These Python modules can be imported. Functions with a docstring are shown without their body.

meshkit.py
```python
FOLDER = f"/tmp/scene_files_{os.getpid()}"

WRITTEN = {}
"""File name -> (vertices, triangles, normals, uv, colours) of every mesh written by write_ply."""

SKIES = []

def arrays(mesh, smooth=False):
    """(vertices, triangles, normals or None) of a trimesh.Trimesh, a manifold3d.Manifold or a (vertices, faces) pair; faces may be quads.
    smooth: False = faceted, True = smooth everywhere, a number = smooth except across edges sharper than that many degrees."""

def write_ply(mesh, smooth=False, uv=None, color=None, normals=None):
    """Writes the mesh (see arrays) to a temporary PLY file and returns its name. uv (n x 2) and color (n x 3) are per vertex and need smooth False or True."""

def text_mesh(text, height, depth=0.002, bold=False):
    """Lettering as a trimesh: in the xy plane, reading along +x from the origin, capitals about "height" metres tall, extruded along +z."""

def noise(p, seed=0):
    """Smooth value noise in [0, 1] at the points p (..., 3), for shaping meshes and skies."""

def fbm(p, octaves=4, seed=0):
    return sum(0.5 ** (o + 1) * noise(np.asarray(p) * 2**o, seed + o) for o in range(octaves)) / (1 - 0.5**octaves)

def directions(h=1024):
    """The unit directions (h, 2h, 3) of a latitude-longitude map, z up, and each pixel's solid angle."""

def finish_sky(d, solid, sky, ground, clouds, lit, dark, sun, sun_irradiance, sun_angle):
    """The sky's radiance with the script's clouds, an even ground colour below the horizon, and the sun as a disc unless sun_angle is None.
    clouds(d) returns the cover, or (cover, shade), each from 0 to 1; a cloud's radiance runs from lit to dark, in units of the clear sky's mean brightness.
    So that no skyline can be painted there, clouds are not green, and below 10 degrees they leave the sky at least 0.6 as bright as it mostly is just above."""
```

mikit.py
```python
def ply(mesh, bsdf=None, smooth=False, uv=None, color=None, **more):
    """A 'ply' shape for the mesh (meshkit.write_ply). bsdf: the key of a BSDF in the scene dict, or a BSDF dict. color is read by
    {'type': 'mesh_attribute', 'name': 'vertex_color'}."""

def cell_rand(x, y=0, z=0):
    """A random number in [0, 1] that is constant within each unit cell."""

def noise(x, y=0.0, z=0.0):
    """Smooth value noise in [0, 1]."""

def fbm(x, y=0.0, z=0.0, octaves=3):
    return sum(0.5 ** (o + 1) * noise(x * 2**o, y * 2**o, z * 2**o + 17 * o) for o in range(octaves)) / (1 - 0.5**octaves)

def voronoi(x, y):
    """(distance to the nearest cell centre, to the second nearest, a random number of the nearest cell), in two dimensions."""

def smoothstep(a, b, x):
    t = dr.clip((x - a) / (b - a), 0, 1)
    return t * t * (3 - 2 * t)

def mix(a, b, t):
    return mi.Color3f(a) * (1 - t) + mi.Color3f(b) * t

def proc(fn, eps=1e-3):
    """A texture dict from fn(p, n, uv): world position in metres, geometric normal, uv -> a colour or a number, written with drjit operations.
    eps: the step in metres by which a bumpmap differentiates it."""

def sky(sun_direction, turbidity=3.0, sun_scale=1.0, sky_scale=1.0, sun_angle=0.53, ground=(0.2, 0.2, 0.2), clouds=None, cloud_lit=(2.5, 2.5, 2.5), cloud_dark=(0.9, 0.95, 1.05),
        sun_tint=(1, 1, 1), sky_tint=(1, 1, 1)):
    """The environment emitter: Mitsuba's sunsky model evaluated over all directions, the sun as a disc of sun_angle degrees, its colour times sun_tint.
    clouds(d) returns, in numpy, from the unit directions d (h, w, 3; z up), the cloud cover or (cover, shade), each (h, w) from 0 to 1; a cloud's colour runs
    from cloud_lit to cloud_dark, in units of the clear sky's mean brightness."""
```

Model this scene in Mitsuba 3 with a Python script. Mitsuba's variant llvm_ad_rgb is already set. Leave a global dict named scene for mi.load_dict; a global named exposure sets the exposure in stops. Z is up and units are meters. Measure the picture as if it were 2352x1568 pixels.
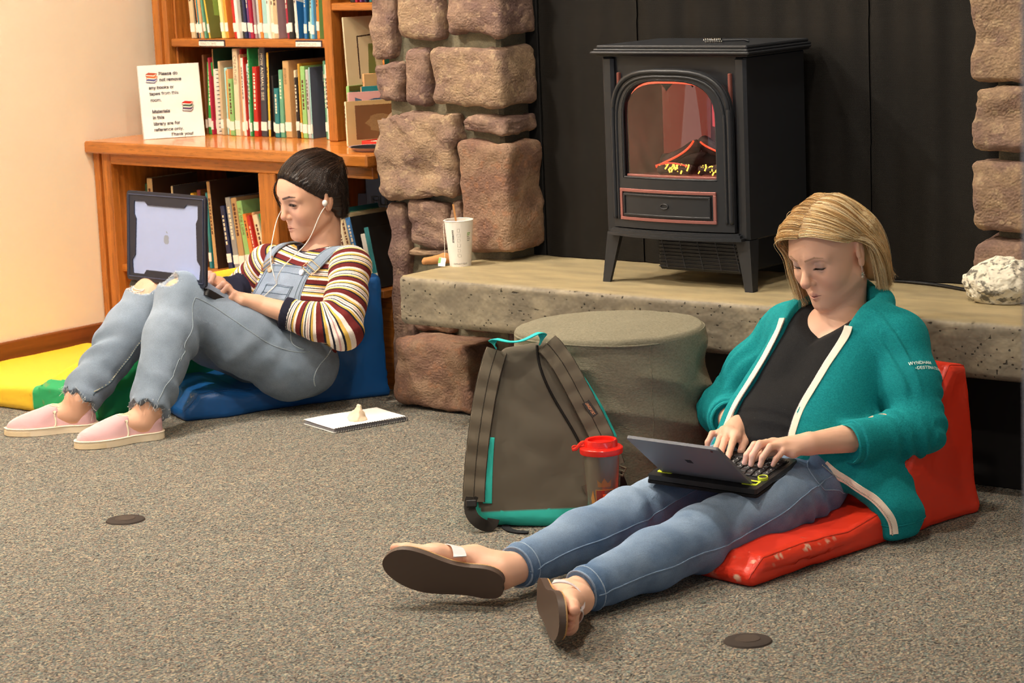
import math, random
import numpy as np, trimesh, drjit as dr, mitsuba as mi
import manifold3d as m3
from scipy.spatial import ConvexHull
from shapely.geometry import Polygon
import mikit, meshkit
from mikit import proc, noise, fbm, voronoi, cell_rand, smoothstep, mix

T = mi.ScalarTransform4f
PI = math.pi
scene, labels = {}, {}

# ------------------------------------------------------------------ camera, light, exposure
CAM = np.array([0, 0, 1.33])
_pitch, _roll, _yaw = np.radians([9.9817, -2.4121, -39.0916])
_fw = np.array([math.sin(_yaw) * math.cos(_pitch), math.cos(_yaw) * math.cos(_pitch), -math.sin(_pitch)])
_r0 = np.array([math.cos(_yaw), -math.sin(_yaw), 0])
_up = -math.sin(_roll) * _r0 + math.cos(_roll) * np.cross(_r0, _fw)
scene['camera'] = {'type': 'thinlens', 'fov': math.degrees(2 * math.atan(1176 / 5574.3)), 'fov_axis': 'x', 'near_clip': 0.1, 'far_clip': 60.0,
                   'aperture_radius': 0.0035, 'focus_distance': 5.5,
                   'to_world': T().look_at(origin=CAM.tolist(), target=(CAM + _fw).tolist(), up=_up.tolist())}
exposure = 0.62
scene['daylight'] = {'type': 'constant', 'radiance': {'type': 'rgb', 'value': [0.27, 0.28, 0.31]}}   # even daylight of the hall behind the camera
LAMPS = [(-5.1, 3.0, 66), (-4.75, 4.15, 27), (-2.75, 3.75, 24), (-3.9, 1.6, 28), (-1.9, 2.2, 17), (-3.9, 3.7, 18)]


def C(h):
    c = np.array([int(h[i:i + 2], 16) for i in (1, 3, 5)]) / 255.0
    return np.where(c <= 0.04045, c / 12.92, ((c + 0.055) / 1.055) ** 2.4)


def L3(h):
    return mi.Color3f(*[float(x) for x in C(h)])


# ------------------------------------------------------------------ mesh helpers: a mesh is (vertices, triangles)
def cat(*ms):
    vs, fs, o = [], [], 0
    for m in ms:
        v, f = m if isinstance(m, tuple) else (np.array(m.vertices), np.array(m.faces))
        vs.append(v); fs.append(f + o); o += len(v)
    return np.vstack(vs), np.vstack(fs)


_cp = np.array([[sx * (1 if a == 0 else .0), 0, 0] for sx in (1,) for a in (0,)])
_sg = np.array([[x, y, z] for x in (-1, 1) for y in (-1, 1) for z in (-1, 1)], float)
_tp = np.array([s * (1 - .1 * (np.arange(3) != k)) for s in _sg for k in range(3)])
_h = ConvexHull(_tp)
_cf = _h.simplices.copy()
_nn = np.cross(_tp[_cf[:, 1]] - _tp[_cf[:, 0]], _tp[_cf[:, 2]] - _tp[_cf[:, 0]])
_fl = (_nn * _h.equations[:, :3]).sum(1) < 0
_cf[_fl] = _cf[_fl][:, ::-1]


def bb(x0, x1, y0, y1, z0, z1, b=.002):
    """box with chamfered edges"""
    h = np.array([x1 - x0, y1 - y0, z1 - z0]) / 2
    b = min(b, .45 * h.min() * 2)
    v = np.array([s * (h - b * (np.arange(3) != k)) for s in _sg for k in range(3)])
    return v + np.array([x0 + x1, y0 + y1, z0 + z1]) / 2, _cf.copy()


def rotm(ax, deg):
    a = math.radians(deg); c, s = math.cos(a), math.sin(a)
    return np.array({'x': [[1, 0, 0], [0, c, -s], [0, s, c]], 'y': [[c, 0, s], [0, 1, 0], [-s, 0, c]], 'z': [[c, -s, 0], [s, c, 0], [0, 0, 1]]}[ax])


def mv(m, t=(0, 0, 0), R=None):
    v, f = m if isinstance(m, tuple) else (np.array(m.vertices), np.array(m.faces))
    return (v @ R.T if R is not None else v) + np.array(t), f


def from_manifold(m):
    k = m.to_mesh()
    return np.array(k.vert_properties[:, :3], float), np.array(k.tri_verts)


def extrude(pts, depth, b=0):
    """polygon in xy, extruded along +z"""
    p = Polygon(pts) if not hasattr(pts, 'exterior') else pts
    m = trimesh.creation.extrude_polygon(p, depth, engine='earcut')
    return np.array(m.vertices), np.array(m.faces)


def lathe(prof, n=48, cap=True):
    """profile [(r, z)...] around z"""
    pr_ = np.array(prof, float)
    a = np.arange(n) * 2 * PI / n
    v = np.stack([pr_[:, None, 0] * np.cos(a), pr_[:, None, 0] * np.sin(a), np.repeat(pr_[:, 1:], n, 1)], -1).reshape(-1, 3)
    i, j = np.meshgrid(np.arange(len(pr_) - 1), np.arange(n), indexing='ij')
    q = np.stack([i * n + j, i * n + (j + 1) % n, (i + 1) * n + (j + 1) % n, (i + 1) * n + j], -1).reshape(-1, 4)
    return v, np.vstack([q[:, [0, 1, 2]], q[:, [0, 2, 3]]])


def tube(path, r, n=8, closed=False, flat=None, up=(0, 0, 1)):
    """tube along a polyline; r a number or one per point; flat=(half width, half thickness) for a ribbon with its width along path x up"""
    p = np.array(path, float); k = len(p)
    t = np.gradient(p, axis=0) if not closed else np.roll(p, -1, 0) - np.roll(p, 1, 0)
    t /= np.linalg.norm(t, axis=1, keepdims=True) + 1e-12
    if np.ndim(up) == 1:
        u = np.cross(t, np.array(up, float))
        bad = np.linalg.norm(u, axis=1) < .15
        u[bad] = np.cross(t[bad], [0.31, .95, .1])
        u /= np.linalg.norm(u, axis=1, keepdims=True) + 1e-12
        w = np.cross(u, t)
    else:
        w = np.array(up, float); u = np.cross(t, w); u /= np.linalg.norm(u, axis=1, keepdims=True) + 1e-12; w = np.cross(u, t)
    if flat is not None:
        hw, ht = np.broadcast_to(flat[0], k), np.broadcast_to(flat[1], k)
        co = np.array([(-1, -.6), (-.94, -1), (.94, -1), (1, -.6), (1, .6), (.94, 1), (-.94, 1), (-1, .6)])
        v = p[:, None] + u[:, None] * (co[:, 0] * hw[:, None])[..., None] + w[:, None] * (co[:, 1] * ht[:, None])[..., None]
        n = 8
    else:
        a = np.arange(n) * 2 * PI / n
        rr = np.broadcast_to(r, k)[:, None, None]
        v = p[:, None] + rr * (u[:, None] * np.cos(a)[:, None] + w[:, None] * np.sin(a)[:, None])
    v = v.reshape(-1, 3)
    m_ = k if closed else k - 1
    i, j = np.meshgrid(np.arange(m_), np.arange(n), indexing='ij')
    q = np.stack([i * n + j, i * n + (j + 1) % n, ((i + 1) % k) * n + (j + 1) % n, ((i + 1) % k) * n + j], -1).reshape(-1, 4)
    f = np.vstack([q[:, [0, 1, 2]], q[:, [0, 2, 3]]])
    if not closed:
        e = np.arange(1, n - 1)
        f = np.vstack([f, np.stack([0 * e, e + 1, e], 1), np.stack([0 * e, e, e + 1], 1) + (k - 1) * n])
    return v, f[:, ::-1]


def spline(pts, n=40):
    p = np.array(pts, float)
    from scipy.interpolate import CubicSpline
    s = np.r_[0, np.cumsum(np.linalg.norm(np.diff(p, axis=0), axis=1))]
    return CubicSpline(s, p)(np.linspace(0, s[-1], n))


def grid_mesh(P):
    """P (a, b, 3): an open sheet"""
    a, b = P.shape[:2]
    i, j = np.meshgrid(np.arange(a - 1), np.arange(b - 1), indexing='ij')
    q = np.stack([i * b + j, (i + 1) * b + j, (i + 1) * b + j + 1, i * b + j + 1], -1).reshape(-1, 4)
    return P.reshape(-1, 3), np.vstack([q[:, [0, 1, 2]], q[:, [0, 2, 3]]])


# ------------------------------------------------------------------ entries
def num(key):
    if not (key in scene or key in labels or any(k.startswith(key + '__') for k in scene)):
        return key
    i = 1
    while f'{key}_{i:03d}' in scene or f'{key}_{i:03d}' in labels:
        i += 1
    return f'{key}_{i:03d}'


def thing(name, label, cat_, group=None, kind=None):
    k = num(name)
    labels[k] = {'label': label}
    if cat_: labels[k]['category'] = cat_
    if group: labels[k]['group'] = group
    if kind: labels[k]['kind'] = kind
    return k


def add(name, m, mat, parent=None, smooth=30, color=None, uv=None, label=None, cat_=None, group=None, kind=None, **kw):
    if parent:
        base = f'{parent}__{name}'; key, i = base, 1
        while key in scene:
            key = f'{base}_{i:03d}'; i += 1
    elif name in labels and name not in scene:
        key = name
    else:
        key = num(name)
    if not isinstance(m, tuple):
        m = (np.array(m.vertices), np.array(m.faces)) if hasattr(m, 'vertices') else from_manifold(m)
    if color is not None:
        color = C(color) if isinstance(color, str) else np.array(color, float)
        if color.ndim == 1:
            if smooth not in (True, False):
                t = trimesh.graph.smooth_shade(trimesh.Trimesh(m[0], m[1], process=False), angle=math.radians(smooth), facet_minarea=None)
                m = (np.array(t.vertices), np.array(t.faces)); smooth = True
            color = np.tile(color, (len(m[0]), 1))
        elif smooth not in (True, False):
            smooth = True
    scene[key] = mikit.ply(m, mat, smooth=smooth, color=color, uv=uv, **kw)
    d = {k: v for k, v in (('label', label), ('category', cat_), ('group', group), ('kind', kind)) if v}
    if d: labels[key] = {**labels.get(key, {}), **d}
    return key


def vary(col, s, rng):
    return np.clip(np.array(col) * (1 + rng.uniform(-s, s)), 0, 1)


# ------------------------------------------------------------------ materials
VC = {'type': 'mesh_attribute', 'name': 'vertex_color'}


def pbr(color, rough=.5, spec=.5, **kw):
    d = {'type': 'principled', 'base_color': color, 'roughness': rough, 'specular': spec, **kw}
    return {'type': 'twosided', 'bsdf': d}


def rgb(h):
    return {'type': 'rgb', 'value': [float(x) for x in (C(h) if isinstance(h, str) else h)]}


def bump(b, fn, scale, eps=1e-3):
    return {'type': 'twosided', 'bsdf': {'type': 'bumpmap', 'arbitrary': proc(fn, eps), 'scale': scale, 'bsdf': b['bsdf']}}


scene['m_matte'] = pbr(VC, .8, .2)
scene['m_semi'] = pbr(VC, .45, .5)
scene['m_gloss'] = pbr(VC, .18, .5)
scene['m_cloth'] = pbr(VC, .9, .15, sheen=.4)
scene['m_skin'] = pbr(VC, .48, .35)
scene['m_hair'] = pbr(VC, .33, .5)
scene['m_chrome'] = {'type': 'twosided', 'bsdf': {'type': 'roughconductor', 'alpha': .15, 'specular_reflectance': rgb([.85, .83, .8])}}
scene['m_iron'] = pbr(rgb([.016, .018, .022]), .42, .5)
scene['m_wall'] = pbr(proc(lambda p, n, uv: L3('#efdcbf') * (0.97 + .05 * fbm(p.x * 3, p.y * 3, p.z * 3))), .85, .2)


def wood(axis):
    def fn(p, n, uv):
        a, b, c = (p.x, p.y, p.z) if axis == 'x' else (p.z, p.x, p.y)
        g = fbm(a * 3.0, b * 90, c * 90, 3)
        ring = dr.sin((b * 1.7 + c * 2.3) * 120 + 5 * noise(a * 2.2, b * 10, c * 10))
        pores = smoothstep(.62, .8, noise(a * 22, b * 420, c * 420))
        t = dr.clip(.25 + .9 * (g - .35) + .13 * ring, 0, 1)
        return mix(C('#b9722f').tolist(), C('#8f4f1d').tolist(), t) * (1 - .28 * pores)
    return fn


scene['m_wood_across'] = pbr(proc(wood('x')), .32, .5, clearcoat=.35, clearcoat_gloss=.75)
scene['m_wood_up'] = pbr(proc(wood('z')), .38, .5)
scene['m_wood_top'] = pbr(proc(wood('x')), .16, .55, clearcoat=.9, clearcoat_gloss=.93)
scene['m_baseboard'] = pbr(proc(lambda p, n, uv: mix(C('#8a4d26').tolist(), C('#5f3116').tolist(), fbm(p.x * 60, p.y * 4, p.z * 60))), .4, .5)


def carpet(p, n, uv):
    a = noise(p.x * 420, p.y * 300, 1)
    b = noise(p.x * 350 + 31, p.y * 250, 5)
    c = noise(p.x * 440, p.y * 320 + 9, 8)
    k = mix(C('#948c80').tolist(), C('#67655f').tolist(), smoothstep(.36, .64, a))
    k = mix(k, C('#c5b395').tolist(), smoothstep(.58, .74, b) * .85)
    k = mix(k, C('#7d8f86').tolist(), smoothstep(.60, .74, c) * .75)
    k = mix(k, C('#a17f6c').tolist(), smoothstep(.66, .8, noise(p.x * 320, p.y * 240, 21)) * .6)
    k = mix(k, C('#3a3836').tolist(), smoothstep(.64, .8, noise(p.x * 390, p.y * 280, 14)) * .8)
    return k * mi.Color3f(.70, .72, .76) * (.92 + .16 * fbm(p.x * 2, p.y * 2, 3))


scene['m_carpet'] = bump(pbr(proc(carpet), .95, .1), lambda p, n, uv: noise(p.x * 260, p.y * 260, 2), .0035, 1e-3)


def concrete(p, n, uv):
    a = fbm(p.x * 14, p.y * 14, p.z * 14, 4)
    b = noise(p.x * 160, p.y * 160, p.z * 160)
    k = mix(C('#776f60').tolist(), C('#958b76').tolist(), smoothstep(.35, .68, a))
    k = k * (.86 + .26 * b)
    pit = smoothstep(.82, .88, noise(p.x * 130, p.y * 130, p.z * 130))
    top = smoothstep(.6, .9, n.z)
    k = mix(k * (1 - .72 * pit * (1 - top)), mix(C('#84795f').tolist(), C('#ab9a74').tolist(), fbm(p.x * 9, p.y * 26, 2, 4)), top)
    return k


scene['m_concrete'] = bump(pbr(proc(concrete), .55, .4), lambda p, n, uv: fbm(p.x * 60, p.y * 60, p.z * 60, 3) - 1.2 * smoothstep(.82, .88, noise(p.x * 130, p.y * 130, p.z * 130)), .0025, 8e-4)


def rough_stone(base):
    def fn(p, n, uv):
        a = fbm(p.x * 16, p.y * 16, p.z * 16, 4)
        b = noise(p.x * 240, p.y * 240, p.z * 240)
        d = fbm(p.x * 55 + 3, p.y * 55, p.z * 55, 3)
        k = mix(C(base[0]).tolist(), C(base[1]).tolist(), smoothstep(.3, .7, a))
        k = mix(k, C(base[2]).tolist(), smoothstep(.55, .75, d) * .6)
        return k * (.78 + .4 * b)
    return fn


def stone_bump(p, n, uv):
    return fbm(p.x * 45, p.y * 45, p.z * 45, 4) + .35 * noise(p.x * 260, p.y * 260, p.z * 260)


scene['m_stone_tan'] = bump(pbr(proc(rough_stone(('#9a8168', '#80685c', '#b29a7c'))), .85, .2), stone_bump, .0055, 1e-3)
scene['m_stone_mauve'] = bump(pbr(proc(rough_stone(('#8c7363', '#705952', '#a68b74'))), .85, .2), stone_bump, .0055, 1e-3)
scene['m_stone_rust'] = bump(pbr(proc(rough_stone(('#957a64', '#7d6052', '#9a7056'))), .85, .2), stone_bump, .0055, 1e-3)
scene['m_mortar'] = bump(pbr(proc(lambda p, n, uv: mix(C('#8f876f').tolist(), C('#6f6a5a').tolist(), fbm(p.x * 40, p.y * 40, p.z * 40, 3)) * (.8 + .35 * noise(p.x * 300, p.y * 300, p.z * 300))), .95, .1),
                         lambda p, n, uv: fbm(p.x * 90, p.y * 90, p.z * 90, 3), .006, 1e-3)
scene['m_granite'] = bump(pbr(proc(lambda p, n, uv: mix(C('#e6e0cc').tolist(), C('#77746a').tolist(), smoothstep(.52, .68, fbm(p.x * 75, p.y * 75, p.z * 75, 4)))), .8, .3),
                          lambda p, n, uv: fbm(p.x * 70, p.y * 70, p.z * 70, 4), .012, 1e-3)


def chain(p, n, uv):
    u, v = uv.x * 620, uv.y * 380
    row = dr.floor(v)
    s = dr.abs(dr.sin((u + .5 * row) * PI)) * dr.abs(dr.sin(v * PI))
    return mix([.0035, .0033, .0032], [.034, .030, .025], smoothstep(.35, .9, s))


scene['m_chain'] = pbr(proc(chain), .6, .15)


# ------------------------------------------------------------------ distance fields -> meshes
def rcone(P, a, b, ra, rb):
    a, b = np.asarray(a, float), np.asarray(b, float)
    ba = b - a; pa = P - a
    t = np.clip(pa @ ba / max(ba @ ba, 1e-12), 0, 1)
    return np.linalg.norm(pa - t[:, None] * ba, axis=1) - (ra + (rb - ra) * t)


def ellip(P, c, r, R=None):
    q = P - np.asarray(c, float)
    if R is not None: q = q @ R
    r = np.asarray(r, float)
    k0 = np.linalg.norm(q / r, axis=1); k1 = np.linalg.norm(q / r ** 2, axis=1)
    return k0 * (k0 - 1) / np.maximum(k1, 1e-9)


def smin(a, b, k):
    h = np.clip(.5 + .5 * (b - a) / k, 0, 1)
    return b + (a - b) * h - k * h * (1 - h)


def smax(a, b, k): return -smin(-a, -b, k)


def blend(P, prims, k, d=None):
    """smooth union of round cones (a, b, ra, rb) and ellipsoids (c, radii, R)"""
    d = np.full(len(P), 1.0) if d is None else d
    for q in prims:
        kk = k
        if isinstance(q[-1], dict): kk = q[-1]['k']; q = q[:-1]
        if len(q) == 4:
            lo = np.minimum(q[0], q[1]) - max(q[2], q[3]); hi = np.maximum(q[0], q[1]) + max(q[2], q[3])
        else:
            lo, hi = np.array(q[0]) - max(q[1]), np.array(q[0]) + max(q[1])
        m = ((P > lo - kk - .035) & (P < hi + kk + .035)).all(1)
        if m.any():
            d[m] = smin(d[m], rcone(P[m], *q) if len(q) == 4 else ellip(P[m], *q), kk)
    return d


def nets(fn, lo, hi, h, c=4, project=1, band=1.7):
    """surface nets over a narrow band"""
    lo, hi = np.array(lo, float), np.array(hi, float)
    n = np.ceil((hi - lo) / (h * c)).astype(int) + 1
    I = np.stack(np.meshgrid(*[np.arange(k) for k in n], indexing='ij'), -1).reshape(-1, 3)
    d = fn(lo + I * h * c)
    I = I[np.abs(d) < h * c * band]
    off = np.stack(np.meshgrid(*[np.arange(c)] * 3, indexing='ij'), -1).reshape(-1, 3) - c // 2
    J = (I[:, None] * c + off + c).reshape(-1, 3)
    shp = (n + 2) * c
    st = np.array([shp[1] * shp[2], shp[2], 1])
    flat = J @ st
    D = fn(lo + (J - c) * h)
    vol = np.full(int(np.prod(shp)), -1, np.int32)
    vol[flat] = np.arange(len(J))
    co = np.array([[i, j, k] for i in (0, 1) for j in (0, 1) for k in (0, 1)])
    keep = (J < shp - 1).all(1)
    cf = flat[keep]
    ids = vol[cf[:, None] + co @ st]
    ok = (ids >= 0).all(1)
    cf, ids = cf[ok], ids[ok]
    dv = D[ids]
    act = (dv.min(1) < 0) & (dv.max(1) >= 0)
    cf, ids, dv = cf[act], ids[act], dv[act]
    cj = J[ids[:, 0]]
    acc, cnt = np.zeros((len(cf), 3)), np.zeros(len(cf))
    for e in [(0, 1), (2, 3), (4, 5), (6, 7), (0, 2), (1, 3), (4, 6), (5, 7), (0, 4), (1, 5), (2, 6), (3, 7)]:
        da, db = dv[:, e[0]], dv[:, e[1]]
        m = (da < 0) != (db < 0)
        t = da[m] / (da[m] - db[m])
        acc[m] += co[e[0]] + t[:, None] * (co[e[1]] - co[e[0]]); cnt[m] += 1
    V = lo + (cj - c + acc / cnt[:, None]) * h
    cv = np.full(int(np.prod(shp)), -1, np.int32)
    cv[cf] = np.arange(len(cf))
    F = []
    for ax in range(3):
        u, w = (ax + 1) % 3, (ax + 2) % 3
        e = ids[:, 0]; e2 = ids[:, [4, 2, 1][ax]]
        s0, s1 = D[e] < 0, D[e2] < 0
        m = s0 != s1
        f0 = cf[m]
        q = np.stack([cv[f0], cv[f0 - st[u]], cv[f0 - st[u] - st[w]], cv[f0 - st[w]]], 1)
        good = (q >= 0).all(1); q = q[good]; fl = s0[m][good]
        q[~fl] = q[~fl][:, ::-1]
        F += [q[:, [0, 1, 2]], q[:, [0, 2, 3]]]
    F = np.vstack(F)
    for _ in range(project):
        g = grad(fn, V, h * .3)
        V = V - np.clip(fn(V), -h, h)[:, None] * g
    return V, F


def grad(fn, V, e):
    g = np.stack([fn(V + np.eye(3)[k] * e) - fn(V - np.eye(3)[k] * e) for k in range(3)], 1)
    return g / (np.linalg.norm(g, axis=1, keepdims=True) + 1e-9)


def nfb(P, f, oct=3, seed=0):
    return meshkit.fbm(P * np.asarray(f, float) + 100, oct, seed) - .5


# ------------------------------------------------------------------ the room
def struct(name, m, mat, parent=None, label=None, smooth=30, **kw):
    return add(name, m, mat, parent, smooth=smooth, kind=None if parent else 'structure', label=label, **kw)


WX, ZC, ZH = -5.82, 0.696, 0.413
BK = 1.018      # the bookcases are built a little larger than drawn
struct('floor', bb(-9, 3.5, -2.5, 6.2, -.05, 0, .001), 'm_carpet', label='speckled grey, tan and green loop carpet')
struct('wall_left', bb(WX - .12, WX, -2.5, 5.75, 0, 2.75), 'm_wall', label='plain cream wall beside the bookcases')
struct('wall_back', bb(WX - .12, 3.5, 5.75, 5.87, 0, 2.75), 'm_wall', label='cream wall behind the bookcases and fireplace')
struct('ceiling', bb(-9, 3.5, -2.5, 6.2, 2.75, 2.87), 'm_wall', label='flat cream ceiling')
struct('baseboard_left', bb(WX, WX + .014, -2.5, 5.1, 0, .107, .004), 'm_baseboard', label='dark oak baseboard along the cream wall')
scene['m_lampface'] = pbr(rgb('#fff4e0'), .6)
for x, y, w in LAMPS:
    t = thing('ceiling_lamp', f'round recessed lamp in the ceiling, number {LAMPS.index((x, y, w)) + 1} of six, out of view' if False else 'round recessed lamp in the ceiling above ' + ['the left wall', 'the dark haired woman', 'the blonde woman', 'the open carpet', 'the right carpet edge', 'the stone pier'][LAMPS.index((x, y, w))], 'ceiling lamp', 'recessed lamps in the ceiling')
    add('rim', mv(lathe([(.075, 0), (.1, 0), (.1, -.012), (.08, -.012), (.075, 0)], 32), (x, y, 2.75)), 'm_lampface', t)
    a = np.arange(24) * PI / 12
    disc = np.vstack([np.stack([.075 * np.cos(a), .075 * np.sin(a), 0 * a], 1), [[0, 0, 0]]]) + [x, y, 2.742]
    add('diffuser', (disc, np.array([[(i + 1) % 24, i, 24] for i in range(24)])), 'm_lampface', t, smooth=False,
        emitter={'type': 'area', 'radiance': {'type': 'rgb', 'value': [w * 14, w * .90 * 14, w * .76 * 14]}})
scene['m_post'] = pbr(rgb('#8d93a6'), .6, .3)
struct('trim_1', bb(-.7155, -.60, 1.40, 1.5, 0, 2.75, .004), 'm_post', label='grey blue door post at the right edge, close to the viewer')

# carpet's black floor outlet covers
for x, y in ((-4.112, 3.631), (-2.384, 3.583)):
    k = thing('floor_outlet_cover', 'round black outlet cover set in the carpet, ' + ('left one in front of the pink shoes' if x < -3 else 'right one in front of the sandals'), 'floor cover', 'black floor outlet covers')
    add('plate', mv(lathe([(0, .005), (.036, .005), (.043, .003), (.046, -.001)], 40), (x, y, 0)), 'm_matte', k, color='#3b3430')
    add('cap', mv(lathe([(0, .0065), (.022, .0065), (.024, .0045)], 32), (x, y, 0)), 'm_matte', k, color='#463d37')


# ------------------------------------------------------------------ stone fireplace
def stone(x0, x1, y0, y1, z0, z1, seed, rough=.008, warp=.012, rad=.022, n=18):
    c = np.array([x0 + x1, y0 + y1, z0 + z1]) / 2; h = np.array([x1 - x0, y1 - y0, z1 - z0]) / 2
    b = trimesh.creation.box((2, 2, 2))
    for _ in range(4): b = b.subdivide()
    p = np.array(b.vertices)
    p = np.sign(p) * (1 - (1 - np.abs(p)) ** 1.25)
    q = p * h
    r = min(rad, .7 * h.min())
    core = np.clip(q, -(h - r), h - r)
    dd = q - core; nn = dd / (np.linalg.norm(dd, axis=1, keepdims=True) + 1e-9)
    v = core + nn * r
    g = v + c
    s = seed * 7.31
    out = np.stack([nfb(g + s + k * 9.7, 6, 2) for k in range(3)], 1) * warp * 2.2 * np.array([1, .5, 1])
    a = nfb(g + s, 17, 4); a2 = np.abs(nfb(g - s, 30, 4))
    chunk = np.floor(nfb(g + 2 * s, [9, 9, 14], 2) * 7) / 7
    v = g + out + nn * ((a * 2.2 - a2 * .5) * rough * 1.6 + chunk * rough * 1.6)[:, None]
    return v, np.array(b.faces)


ps = struct('wall_fireplace_left', bb(-4.485, -4.085, 5.025, 5.155, ZH - .41, 2.75, .01), 'm_mortar', label='left stone pier of the fireplace, bumpy mauve and tan blocks in grey mortar')
PY = 4.985
stones = [  # x0 x1 z0 z1, depth back, kind, roughness, proud
    (-4.512, -4.424, .945, 1.30, 0, 'mauve', .010, 0), (-4.506, -4.410, .828, .938, 0, 'mauve', .012, .004), (-4.414, -4.255, 1.012, 1.20, 0, 'tan', .006, .004),
    (-4.236, -4.048, 1.012, 1.20, 1, 'mauve', .009, .006), (-4.397, -4.312, .83, .982, 0, 'mauve', .004, 0), (-4.288, -4.045, .824, .987, 1, 'tan', .007, .008),
    (-4.507, -4.222, .585, .808, 0, 'tan', .017, .012), (-4.196, -4.045, .754, .806, 1, 'mauve', .008, 0), (-4.214, -4.035, .432, .733, 1, 'rust', .007, .006),
    (-4.408, -4.264, .442, .565, 0, 'mauve', .009, 0), (-4.492, -4.424, .02, .555, 0, 'mauve', .009, -.004), (-4.258, -4.222, .518, .578, 0, 'mauve', .008, -.012),
    (-4.50, -4.28, 1.22, 1.46, 0, 'tan', .009, 0), (-4.25, -4.05, 1.22, 1.42, 1, 'mauve', .009, .004), (-4.41, -4.26, .418, .432, 0, 'tan', .003, -.012)]
for i, (a, b, z0, z1, ret, kind, ro, pr_) in enumerate(stones):
    add('stone', stone(a, b, PY - pr_, 5.14 if ret else 5.07, z0, z1, i + 1, ro), 'm_stone_' + kind, ps, smooth=50)
for z in np.arange(.43, 1.3, .158):       # return courses on the pier's inner side behind the corner stones
    pass
pf = struct('wall_hearth_foot', bb(-4.47, -3.95, 5.06, 5.2, 0, .28, .01), 'm_mortar', label='rough stone footing that carries the concrete hearth')
for i, (a, b, z0, z1, y0, kind, ro) in enumerate([(-4.405, -4.135, .0, .195, 4.90, 'rust', .008), (-4.42, -4.27, .205, .275, 4.99, 'rust', .007), (-4.26, -4.14, .20, .275, 5.0, 'mauve', .007), (-4.085, -3.93, .0, .27, 5.0, 'mauve', .012), (-4.50, -4.41, .0, .27, 5.0, 'mauve', .009)]):
    add('stone', stone(a, b, y0, y0 + .16, z0, z1, 31 + i, ro), 'm_stone_' + kind, pf, smooth=50)
pr2 = struct('wall_fireplace_right', bb(-2.66, -2.20, 5.09, 5.3, 0, 2.75, .01), 'm_mortar', label='right stone pier of the fireplace, squared pinkish tan blocks')
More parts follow.
